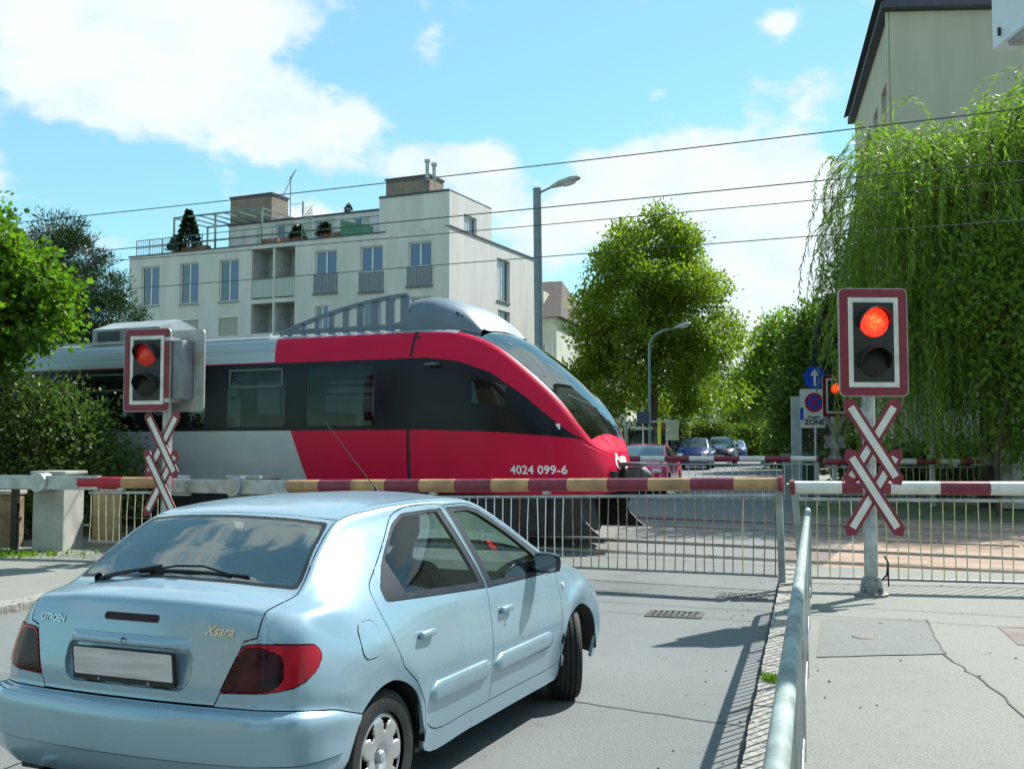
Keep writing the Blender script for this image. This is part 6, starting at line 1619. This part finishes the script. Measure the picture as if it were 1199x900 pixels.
# street trees on the right beyond the crossing
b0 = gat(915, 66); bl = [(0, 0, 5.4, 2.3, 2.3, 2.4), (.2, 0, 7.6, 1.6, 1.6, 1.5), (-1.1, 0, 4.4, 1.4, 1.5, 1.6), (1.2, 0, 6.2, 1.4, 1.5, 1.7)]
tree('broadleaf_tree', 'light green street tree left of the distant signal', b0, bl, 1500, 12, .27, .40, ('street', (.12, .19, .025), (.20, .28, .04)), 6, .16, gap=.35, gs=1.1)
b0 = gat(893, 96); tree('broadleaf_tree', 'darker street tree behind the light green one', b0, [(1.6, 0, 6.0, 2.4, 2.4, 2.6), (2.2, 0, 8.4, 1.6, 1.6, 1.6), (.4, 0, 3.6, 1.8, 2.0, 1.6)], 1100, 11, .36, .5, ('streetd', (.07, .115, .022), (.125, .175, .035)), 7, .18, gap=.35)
b0 = gat(872, 112); tree('broadleaf_tree', 'small tree at the end of the road below the wooded hill', b0, [(0, 0, 3.6, 1.8, 1.8, 2.0), (.5, 0, 5.2, 1.1, 1.1, 1.2)], 600, 10, .34, .45, ('light', (.10, .13, .03), (.17, .19, .05)), 8, .12, gap=.3)
b0 = gat(948, 52); tree('broadleaf_tree', 'shady tree standing behind the blue arrow sign', b0, [(0, 0, 3.6, 1.5, 1.6, 2.0), (.5, 0, 6.0, 1.6, 1.6, 2.0), (-.4, 0, 2.2, 1.2, 1.2, 1.3)], 1300, 12, .24, .36, ('streetd', (.07, .115, .022), (.125, .175, .035)), 9, .15, gap=.3)
# spruce
b0 = gat(978, 47); rng = np.random.default_rng(21); t = thing('spruce_tree', 'narrow dark spruce left of the tall right signal', 'tree', b0, 0, 'trees around the crossing'); Hs = zz(352, 47)
P_, D_ = [], []
for k in range(900):
    z = Hs * (1 - rng.random() ** 1.4 * .95); rr = (Hs - z) / Hs * 2.3 * rng.uniform(.35, 1.0); a = rng.uniform(0, 6.283); base_ = np.array([math.cos(a) * rr, math.sin(a) * rr, z - rr * .25]); q = base_ + rng.normal(size=(26, 3)) * .16; P_.append(q); D_.append(np.array([math.cos(a), math.sin(a), -.5]) + rng.normal(size=(26, 3)) * .5)
P_ = np.concatenate(P_); D_ = np.concatenate(D_); leaves('crown', P_, D_, .30 * rng.uniform(.6, 1.2, len(P_)), leaf_mat('leaf_spruce', (.012, .028, .016), (.025, .045, .022), .15), t, rng, 'needle'); m_ = MB(); m_.tube([(0, 0, 0), (0, 0, Hs * .95)], [.16, .03], 8); m_.build('trunk', M_bark, t)
# dark trees massed behind the willow
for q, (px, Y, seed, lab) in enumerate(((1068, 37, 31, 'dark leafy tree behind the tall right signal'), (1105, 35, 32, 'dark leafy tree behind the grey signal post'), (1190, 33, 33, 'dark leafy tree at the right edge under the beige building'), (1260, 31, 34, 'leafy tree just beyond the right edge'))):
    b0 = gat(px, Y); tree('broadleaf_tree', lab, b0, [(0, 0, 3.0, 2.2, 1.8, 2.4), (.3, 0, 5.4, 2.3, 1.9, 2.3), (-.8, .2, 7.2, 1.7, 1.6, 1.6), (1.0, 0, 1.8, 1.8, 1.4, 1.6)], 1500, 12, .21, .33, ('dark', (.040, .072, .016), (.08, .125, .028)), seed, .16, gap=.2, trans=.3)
b0 = gat(1168, 22.5); tree('shrub', 'broad leafy shrub with brighter leaves under the willow at the right edge', b0, [(0, 0, 4.6, 1.1, .8, 1.2), (.5, 0, 3.5, 1.0, .8, 1.2), (.8, 0, 5.6, .9, .7, .8), (.9, 0, 2.2, 1.1, .8, 1.2)], 700, 11, .15, .20, ('bright', (.09, .16, .018), (.16, .25, .03)), 41, .06, 'oval', .3, 1.5, 'shrubs and hedges', cat='shrub')

# weeping willow
def willow():
    rng = np.random.default_rng(77); Y0 = 25.0; b0 = gat(1135, Y0); t = thing('weeping_willow', 'weeping willow with long hanging strands above the right barrier', 'tree', b0, 0, 'trees around the crossing')
    tk = MB(); tk.tube([(.8, .5, -.1), (.9, .6, 2.5), (.7, .4, 5.0), (.5, .2, 7.2)], [.42, .34, .27, .12], 12); tro = tk.build('trunk', M_bark, t, 50)
    # springing points: dome of branches
    # outline of the top of the tree in the photo -> height of the dome for a given x
    def top(px): return np.interp(px, [950, 965, 985, 1000, 1015, 1045, 1075, 1100, 1120, 1150, 1175, 1199, 1260], [330, 270, 205, 165, 160, 150, 165, 150, 160, 130, 108, 95, 90])
    P_, D_, S_ = [], [], []; strands = MB(); nst = 0
    for k in range(2500):
        Y = Y0 + rng.uniform(-1.8, 1.4); px = rng.uniform(1026, 1290) if k > 130 else rng.uniform(996, 1030)
        zt_ = at(px, top(px), Y0).z - b0.z; depth = rng.random() ** 1.25
        z = zt_ * (1 - depth * .55) - abs(Y - Y0) * .35 + rng.normal() * .12
        x = at(px, 300, Y0).x - b0.x
        if px < 1026: L = rng.uniform(.8, 2.6)
        else: L = rng.uniform(1.6, 4.6)
        L = min(L, z - .4)
        if L < .4: continue
        d0 = np.array([rng.normal() * .3 - (.3 if px < 1026 else 0), rng.normal() * .3, .35]); n = int(L / .072); pts = []; p = np.array([x, Y - Y0, z]); v = d0.copy()
        sway = rng.normal(size=2) * .05
        for i in range(n):
            v = v * .86 + np.array([sway[0], sway[1], -1]) * .14; v /= np.linalg.norm(v); p = p + v * .072; pts.append(p.copy())
            sgn = 1 if i % 2 else -1; ang = rng.uniform(0, 6.283); sd = np.array([math.cos(ang), math.sin(ang), 0]) * .55
            P_.append(p.copy()); D_.append(v + sd); S_.append(rng.uniform(.11, .19))
        if k % 5 == 0 or px < 1026:
            pl_ = pts[::6] + [pts[-1]]
            if len(pl_) > 1: strands.tube([tuple(q) for q in pl_], .006, 3, False)
    P_ = np.array(P_); D_ = np.array(D_); S_ = np.array(S_)
    lo = leaves('crown', P_, D_, S_ * 1.12, leaf_mat('leaf_willow', (.13, .205, .025), (.22, .32, .05), .5), t, rng, 'slim')
    strands.build('hanging_twigs', mat('willow_twig', (.14, .15, .05), .8), lo, fix=False).__setitem__('kind', 'stuff')
    for k in range(16):
        px = rng.uniform(1015, 1230); z = (at(px, top(px), Y0).z - b0.z) * .93; e = Vector((at(px, 300, Y0).x - b0.x, rng.uniform(-1.8, 1.8), z)); s = Vector((.7, .4, rng.uniform(4, 6.8))); lb = MB(); lb.tube([s, s.lerp(e, .5) + Vector((0, 0, .5)), e], [.12, .07, .02], 7, False); lb.build('limb', M_bark, tro, 50)
willow()

# hedges and small growth along the far road
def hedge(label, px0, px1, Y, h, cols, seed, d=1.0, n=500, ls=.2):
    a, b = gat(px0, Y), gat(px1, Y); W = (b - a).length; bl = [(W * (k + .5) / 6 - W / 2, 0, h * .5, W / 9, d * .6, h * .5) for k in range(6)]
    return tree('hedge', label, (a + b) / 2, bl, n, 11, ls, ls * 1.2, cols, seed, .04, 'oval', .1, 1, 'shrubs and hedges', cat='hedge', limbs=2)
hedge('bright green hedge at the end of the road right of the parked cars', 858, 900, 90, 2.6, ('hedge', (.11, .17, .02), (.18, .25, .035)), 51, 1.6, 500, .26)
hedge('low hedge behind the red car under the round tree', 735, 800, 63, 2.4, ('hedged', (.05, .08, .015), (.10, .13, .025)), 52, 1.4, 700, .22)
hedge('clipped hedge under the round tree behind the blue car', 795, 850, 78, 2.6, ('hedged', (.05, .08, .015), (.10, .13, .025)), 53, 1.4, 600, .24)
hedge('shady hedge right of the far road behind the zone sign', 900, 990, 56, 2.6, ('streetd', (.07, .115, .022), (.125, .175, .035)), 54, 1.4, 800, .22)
hedge('low planting along the tracks beyond the right barrier', 985, 1290, 30, 1.6, ('dark', (.040, .072, .016), (.08, .125, .028)), 55, 1.0, 1100, .16)
# weeds
def weeds(label, c, rx_, ry_, n, h, seed):
    rng = np.random.default_rng(seed); p = np.stack([rng.normal(0, rx_, n), rng.normal(0, ry_, n), np.zeros(n)], 1); d = np.stack([rng.normal(0, .5, n), rng.normal(0, .5, n), np.ones(n)], 1)
    o = leaves('weeds', p, d, h * rng.uniform(.4, 1.2, n), leaf_mat('leaf_weed', (.10, .19, .015), (.17, .28, .03), .4), None, rng, 'slim'); o.location = c; return tag(o, label, 'weeds', kind='stuff')
s_, t_ = s_t(893, 806, 0); weeds('small tuft of grass growing in the kerb joint', rp(s_, .10, PK), .035, .06, 260, .05, 1)
weeds('grass and weeds at the foot of the left barrier housing', (-7.6, 15.0, .09), .75, .22, 2600, .13, 2)
# wooded hill on the skyline
def hill():
    rng = np.random.default_rng(5); t = tag(empty('wooded_hill', (0, 0, 0)), kind='structure'); mb = MB(); nx, ny = 26, 8; vs = []
    def hz(x, y): return 1.2 + 46 * math.exp(-((x - 130) / 190) ** 2) * (1 - math.exp(-max(0, y - 330) / 160))
    for j in range(ny):
        for i in range(nx): x = -330 + i * 34; y = 300 + j * 60; vs.append((x, y, hz(x, y)))
    mb.add(vs, [(j * nx + i, j * nx + i + 1, (j + 1) * nx + i + 1, (j + 1) * nx + i) for j in range(ny - 1) for i in range(nx - 1)]); mb.build('slope', mat('hill_green', (.04, .06, .02), .95, 0, .2, .03), t, 60, False)
    n = 5200; x = rng.uniform(-250, 380, n); y = rng.uniform(330, 560, n); c = np.stack([x, y, [hz(a, b) + 2.5 for a, b in zip(x, y)]], 1); per = 13; pos = (c[:, None] + rng.normal(size=(n, per, 3)) * np.array([2.0, 2.0, 2.2])).reshape(-1, 3)
    o = leaves('distant_woodland', pos, rng.normal(size=(len(pos), 3)) + np.array([0, 0, .3]), 2.3 * rng.uniform(.5, 1.2, len(pos)), leaf_mat('leaf_hill', (.045, .075, .025), (.08, .115, .04), .25), t, rng, 'oval'); o['kind'] = 'stuff'
hill()
# dark conifer tips and rooftop plants on the terrace
def potted(label, F_, px, py, h, seed, w_=.45, name='potted_conifer'):
    u, z = F_.uv(px, py); b = F_.P(u, ZP + .3, -.7); rng = np.random.default_rng(seed); t = thing(name, label, 'potted plant', b, 0, 'plants on the roof terrace'); n = int(900 * h); zz_ = rng.random(n) ** .8 * h; rr = (h - zz_) / h * w_ + .06; a = rng.uniform(0, 6.283, n); r = rr * np.sqrt(rng.random(n))
    leaves('crown', np.stack([np.cos(a) * r, np.sin(a) * r, zz_], 1), np.stack([np.cos(a), np.sin(a), rng.normal(0, .4, n)], 1), .20 * rng.uniform(.6, 1.3, n), leaf_mat('leaf_spruce', (.012, .028, .016), (.025, .045, .022), .15), t, rng, 'oval'); m_ = MB(); m_.tube([(0, 0, -.25), (0, 0, h * .8)], [.05, .02], 6); m_.build('trunk', M_bark, t); m_ = MB(); m_.lathe([(.22, -.3), (.30, .05), (.26, .05)], 12, cap=False); m_.build('pot', mat('planter_terracotta', (.25, .12, .08), .8), t, 40)
potted('tall potted conifer under the terrace pergola', FF, 211, 280, 2.3, 1, .75); potted('small potted conifer left on the roof terrace', FF, 197, 288, .9, 2, .5); potted('low potted plant beside the terrace lattice', FF, 340, 270, .7, 3, .4); potted('low potted plant right of the terrace lattice', FF, 372, 268, .7, 4, .4)
u, z = FS.uv(385, 240); b = FS.P(u, ZPH, -2.0); t = thing('roof_plant', 'small spindly conifer on the penthouse roof', 'potted plant', b, 0, 'plants on the roof terrace'); rng = np.random.default_rng(9); n = 260; zz_ = rng.random(n) * 1.1; a = rng.uniform(0, 6.283, n); r = (1.15 - zz_) * .35 * np.sqrt(rng.random(n)); leaves('crown', np.stack([np.cos(a) * r, np.sin(a) * r, zz_], 1), np.stack([np.cos(a), np.sin(a), np.zeros(n)], 1), .16 * rng.uniform(.6, 1.3, n), leaf_mat('leaf_spruce', (.012, .028, .016), (.025, .045, .022), .15), t, rng, 'oval'); m_ = MB(); m_.tube([(0, 0, 0), (0, 0, 1.0)], .03, 6); m_.build('trunk', M_bark, t)

for px_, y_, sd_, lb_ in ((-7.5, -9, 61, 'unseen tree added behind the viewpoint for car reflections, on the left pavement'), (4.6, -11, 62, 'unseen tree added behind the viewpoint for car reflections, on the right pavement'), (-6.5, -24, 63, 'far unseen tree added behind the viewpoint for car reflections')):  # unseen trees behind the camera, added to reflect in the car
    tree('broadleaf_tree', lb_, (px_, y_, .05), [(0, 0, 4.6, 2.2, 2.2, 1.9), (.4, .3, 6.2, 1.7, 1.7, 1.4), (-.8, 0, 5.4, 1.6, 1.6, 1.3)], 520, 12, .26, .36, ('streetd', (.07, .115, .022), (.125, .175, .035)), sd_, .15, gap=.3, group='unseen trees added behind the viewpoint')
# ------------------------------------------------------------------ cars beyond the crossing
def far_car(label, px, Y, rz, c, scl=(1, 1, 1), plate=True, dy=0.0):
    X, Yv, Z = (1, 0, 0), (0, 1, 0), (0, 0, 1); us, ks = 3, 2
    g = car_hull(CAR_ST, us, ks); n, m, _ = g.shape; V = [tuple(p) for r in g for p in r]; F = []; names = []
    def fn(i, k):
        s = i / us; kk = k / ks
        if kk >= 7:
            if 17 <= s < 20: return 'windscreen' if kk >= 7.5 else 'body'
            if 11.2 <= s < 13 and kk >= 7.5: return 'rear_window'
        return 'body'
    for i in range(n - 1):
        for k in range(m - 1): F.append((i * m + k, (i + 1) * m + k, (i + 1) * m + k + 1, i * m + k + 1)); names.append(fn(i, k))
    H = Hull(V, F); H.bm.faces.ensure_lookup_table()
    for nm in dict.fromkeys(names):
        if nm not in H.names: H.names.append(nm)
    for f, nm in zip(H.bm.faces, names): f[H.pid] = H.names.index(nm)
    if sum(f.normal.y for f in H.bm.faces) < 0: bmesh.ops.reverse_faces(H.bm, faces=H.bm.faces[:])
    H.snap(); bvh = BVHTree.FromBMesh(H.bm); ok = lambda q, nn: nn.y > .2
    H.cut('window_a', smooth_poly([(.235, .985, 0), (.20, 1.135, .01), (.42, 1.268, .10), (.55, 1.312), (1.0, 1.318, .01), (1.06, .942, .01)], .03, 2), (X, Z), ok, ['body'])
    H.cut('window_b', smooth_poly([(1.13, .932, .01), (1.09, 1.305, .01), (1.30, 1.303), (1.41, 1.278), (1.72, 1.137, .1), (2.0, 1.00), (2.05, .912, .01)], .03, 2), (X, Z), ok, ['body'])
    b0 = gat(px, Y); t = thing('parked_car' if abs(rz - 0) > 9 else 'waiting_car', label, 'car', b0, rz, 'cars beyond the crossing'); t.scale = scl
    P = paint('car_paint_' + '_'.join('%d' % (100 * q) for q in c), c, .3, .2); G = mat('far_car_glass', (.05, .085, .10), .06, 0, .1, 2, 0, 40, .5)
    H.emit('body', 'body', P, t, mirror=1, gap=0, flange=0); H.emit('windscreen', 'windscreen', G, t, mirror=1, gap=0, flange=0); H.emit('rear_window', 'rear_window', G, t, mirror=1, gap=0, flange=0)
    for fl in (1, None):
        s = -1 if fl == 1 else 1
        H.emit('window_a', 'window', G, t, flip=fl, gap=0, flange=0); H.emit('window_b', 'window', G, t, flip=fl, gap=0, flange=0)
        hd = MB(); hd.box((3.20, s * .56, .645), (.12, .30, .12), bev=.03, M=Matrix.Rotation(s * .35, 4, 'Z')); hd.build('headlight', mat('far_headlight', (.62, .64, .62), .15, .3), t, 40)
        tl = MB(); tl.box((-.63, s * .66, .80), (.12, .24, .16), bev=.03); tl.build('tail_light', mat('far_tail_light', (.30, .01, .01), .3), t, 40)
        mr = MB(); mr.box((1.83, s * .90, .99), (.09, .17, .11), bev=.03); mr.build('door_mirror', P, t, 40)
        for x in (0, 2.54):
            w_ = empty('wheel', (x, s * .72, .292), 0, t); q = MB(); q.lathe([(.19, s * .085), (.26, s * .09), (.292, s * .06), (.292, -s * .08), (0, -s * .08)], 24, axis='Y', cap=False); q.build('tyre', M_rubber, w_, 40); q = MB(); q.lathe([(0, s * .07), (.15, s * .08), (.19, s * .075)], 20, axis='Y', cap=False); q.build('hub_cap', M_greysteel, w_, 40)
    gr = MB(); gr.box((3.355, 0, .62), (.10, .62, .09), bev=.02); gr.box((3.36, 0, .36), (.12, .9, .12), bev=.02); gr.build('grille', M_black, t, 40)
    if plate: pl_ = MB(); pl_.box((3.425, 0, .47), (.02, .52, .11)); pl_.build('number_plate', M_signw, t)
    ub = MB(); ub.box((1.3, 0, .33), (3.6, 1.3, .26)); ub.build('underbody', M_black, t); H.bm.free(); return t
far_car('bright red car facing the crossing just right of the train nose', 764, 33.5, R(-90 - 15.5), (.62, .01, .13))
far_car('dark blue car waiting behind the red car', 817, 56, R(-90 - 15), (.012, .03, .16), (1.0, 1.05, 1.12))
far_car('navy car parked further up the road beside the waiting dark blue car', 846, 62, R(-90 - 14), (.01, .018, .05), (1.0, 1.0, 1.15))
far_car('small blue car far up the road, farthest of the waiting line', 862, 84, R(-90 - 13), (.02, .05, .20))
far_car('silver car far up the road half hidden behind the blue cars', 838, 98, R(90 - 14), (.45, .47, .48))
# street furniture under the round tree
b0 = gat(757, 58); t = thing('bus_shelter', 'small glass shelter under the round tree behind the red car', 'shelter', b0, -.2)
for x in (-1.1, 1.1):
    for y in (-.5, .6): m_ = MB(); m_.box((x, y, 1.2), (.07, .07, 2.4)); m_.build('post', M_galv, t)
m_ = MB(); m_.box((0, .05, 2.44), (2.5, 1.4, .10), bev=.02); m_.build('roof', M_galv, t)
for x in (-.56, .56): m_ = MB(); m_.box((x, .6, 1.25), (1.02, .02, 1.9)); m_.build('pane', glass('shelter_glass', (.7, .78, .76), 1.5, 0, .1), t)
m_ = MB(); m_.box((0, .35, .45), (1.8, .35, .06)); m_.build('bench', M_greysteel, t)
b0 = gat(772, 52); t = thing('yellow_post', 'slim yellow post under the round tree', 'post', b0); m_ = MB(); m_.box((0, 0, 1.25), (.16, .12, 2.5), bev=.02); m_.build('shaft', mat('post_yellow', (.50, .50, .03), .6), t); m_ = MB(); m_.box((0, 0, 2.53), (.20, .16, .06)); m_.build('cap', M_greysteel, t)
b0 = gat(788, 50); t = thing('notice_board', 'pale notice board on a dark post under the round tree', 'board', b0); m_ = MB(); m_.lathe([(.09, 0), (.09, 2.6)], 10); m_.build('post', M_black, t); m_ = MB(); m_.box((-.05, -.12, 1.95), (.62, .05, .95), bev=.01); m_.build('panel', mat('notice_pale', (.34, .36, .26), .7, 0, .15, 4), t)
b0 = gat(753, 48); t = thing('street_name_post', 'slim grey signpost with small dark boards beside the shelter', 'sign', b0); m_ = MB(); m_.lathe([(.035, 0), (.035, 3.0)], 8); m_.build('pole', M_galv, t); m_ = MB(); m_.box((0, -.05, 2.5), (.55, .03, .55)); m_.build('panel', mat('dark_sign_back', (.03, .05, .09), .6), t); m_ = MB(); m_.box((0, -.05, 2.0), (.7, .03, .08)); m_.build('arm', M_galv, t)
# green street bins right of the road beyond the crossing
for q, (px, lab) in enumerate(((930, 'green wheeled bin left of the two beyond the far barrier'), (944, 'green wheeled bin right of the two beyond the far barrier'))):
    b0 = gat(px, 36 + q * .6); t = thing('wheeled_bin', lab, 'bin', b0, .2, 'wheeled bins'); gm = mat('bin_green', (.03, .09, .07), .5)
    m_ = MB(); m_.add([(-.25, -.3, .1), (.25, -.3, .1), (.25, .3, .1), (-.25, .3, .1), (-.31, -.38, 1.0), (.31, -.38, 1.0), (.31, .36, 1.0), (-.31, .36, 1.0)], [(3, 2, 1, 0), (4, 5, 6, 7), (0, 1, 5, 4), (1, 2, 6, 5), (2, 3, 7, 6), (3, 0, 4, 7)]); m_.build('bin_body', gm, t); m_ = MB(); m_.box((0, 0, 1.04), (.66, .80, .07), bev=.02); m_.build('lid', gm, t)
    for s in (-1, 1): m_ = MB(); m_.lathe([(.1, -.03), (.1, .03)], 12, (s * .24, .3, .1), 'X'); m_.build('wheel', M_rubber, t)
# ------------------------------------------------------------------ people in the hatchback
def seated(label, y, shirt, hair):
    t = thing('person', label, 'person', CAR.matrix_basis @ Vector((.95, y, .0)), CAR.rotation_euler.z)
    J = {'pel': ((.10, 0, .55), .15, .13), 'wai': ((.02, 0, .70), .14, .11), 'che': ((-.03, 0, .90), .165, .115), 'nec': ((.0, 0, 1.06), .055, .055), 'hd0': ((.03, 0, 1.13), .07, .075),
         'shl': ((-.02, .17, .98), .065, .06), 'ell': ((.16, .22, .76), .05, .05), 'wrl': ((.42, .13, .80), .034, .034), 'shr': ((-.02, -.17, .98), .065, .06), 'elr': ((.16, -.22, .76), .05, .05), 'wrr': ((.42, -.10, .80), .034, .034),
         'hpl': ((.16, .09, .53), .095, .09), 'knl': ((.58, .10, .60), .065, .065), 'anl': ((.80, .10, .30), .045, .045), 'hpr': ((.16, -.09, .53), .095, .09), 'knr': ((.58, -.10, .60), .065, .065), 'anr': ((.80, -.10, .30), .045, .045)}
    E_ = [('pel', 'wai'), ('wai', 'che'), ('che', 'nec'), ('nec', 'hd0'), ('che', 'shl'), ('shl', 'ell'), ('ell', 'wrl'), ('che', 'shr'), ('shr', 'elr'), ('elr', 'wrr'), ('pel', 'hpl'), ('hpl', 'knl'), ('knl', 'anl'), ('pel', 'hpr'), ('hpr', 'knr'), ('knr', 'anr')]
    ks_ = list(J); me = bpy.data.meshes.new('body'); me.from_pydata([J[k][0] for k in ks_], [(ks_.index(a), ks_.index(b)) for a, b in E_], []); o = link(me, 'body', t, mat('shirt_' + label[:6], shirt, .9, 0, .1, 8))
    sk = o.modifiers.new('skin', 'SKIN'); sd = o.modifiers.new('sub', 'SUBSURF'); sd.levels = 2; sd.render_levels = 2
    for i, k in enumerate(ks_): me.skin_vertices[0].data[i].radius = J[k][1:]
    me.skin_vertices[0].data[0].use_root = True
    skin = mat('skin', (.40, .24, .17), .55, 0, .08, 8)
    bm = bmesh.new(); bmesh.ops.create_uvsphere(bm, u_segments=20, v_segments=14, radius=1)
    for v in bm.verts:
        x, yy_, z = v.co; f = Vector((x * .098, yy_ * .076 * (1 - .18 * max(0, -z)), z * .118))
        if x > .5: f.x += .022 * math.exp(-((yy_ / .16) ** 2) - ((z + .05) / .22) ** 2) - .010 * math.exp(-((z - .18) / .14) ** 2) * (abs(yy_) > .15)
        if z < -.5 and x > 0: f.x += .012
        v.co = f + Vector((.035, 0, 1.21))
    h = bpy.data.meshes.new('head'); bm.to_mesh(h); bm.free(); h.materials.append(skin); shade(h, 80); ho = link(h, 'head', t)
    bm = bmesh.new(); bmesh.ops.create_uvsphere(bm, u_segments=24, v_segments=16, radius=1)
    for v in list(bm.verts):
        x, yy_, z = v.co; n_ = .05 * math.sin(x * 9 + z * 7) * math.sin(yy_ * 8); v.co = Vector((x * .115 * (1 + n_) + .018, yy_ * .096 * (1 + n_), z * .130 * (1 + n_) + 1.235))
    bmesh.ops.delete(bm, geom=[v for v in bm.verts if v.co.x > .075 and v.co.z < 1.275 or v.co.z < 1.12], context='VERTS')
    h = bpy.data.meshes.new('hair'); bm.to_mesh(h); bm.free(); h.materials.append(mat('hair_' + label[:6], hair, .6, 0, .3, 30)); shade(h, 80); link(h, 'hair', ho)
    for s in (-1, 1):
        q = MB(); q.lathe([(0, .012 * s), (.012, .008 * s), (.022, 0)], 10, (.03, s * .076, 1.20), 'Y', False); q.build('ear', skin, ho, 60); q = MB(); q.lathe([(0, .008), (.010, .004), (.012, 0)], 10, (.124, s * .03, 1.225), 'X', False); q.build('eye', M_black, ho, 60)
        # hands: palm and five fingers each
        hb = MB(); wr = Vector((.42, .13 if s > 0 else -.10, .80)); hb.box(wr + Vector((.05, 0, .0)), (.09, .075, .028), bev=.010)
        for k in range(4): L_ = (.062, .074, .070, .055)[k]; a = wr + Vector((.09, -.028 + k * .019, .002)); hb.tube([a, a + Vector((L_ * .6, 0, -.012)), a + Vector((L_ * .85, 0, -.038))], [.0085, .008, .007], 6)
        a = wr + Vector((.025, -s * .036, 0)); hb.tube([a, a + Vector((.035, -s * .02, -.004)), a + Vector((.06, -s * .022, -.02))], [.010, .009, .008], 6); hb.build('hand', skin, t, 60)
    mo = MB(); mo.box((.126, 0, 1.150), (.010, .045, .008), bev=.003); mo.build('mouth', mat('lips', (.30, .12, .10), .5), ho)
    return t
seated('front seat passenger with dark hair and a blue and white top inside the blue car', -.36, (.14, .17, .25), (.012, .010, .009))
seated('driver in dark clothing at the wheel of the blue car', .36, (.03, .03, .035), (.03, .02, .014))
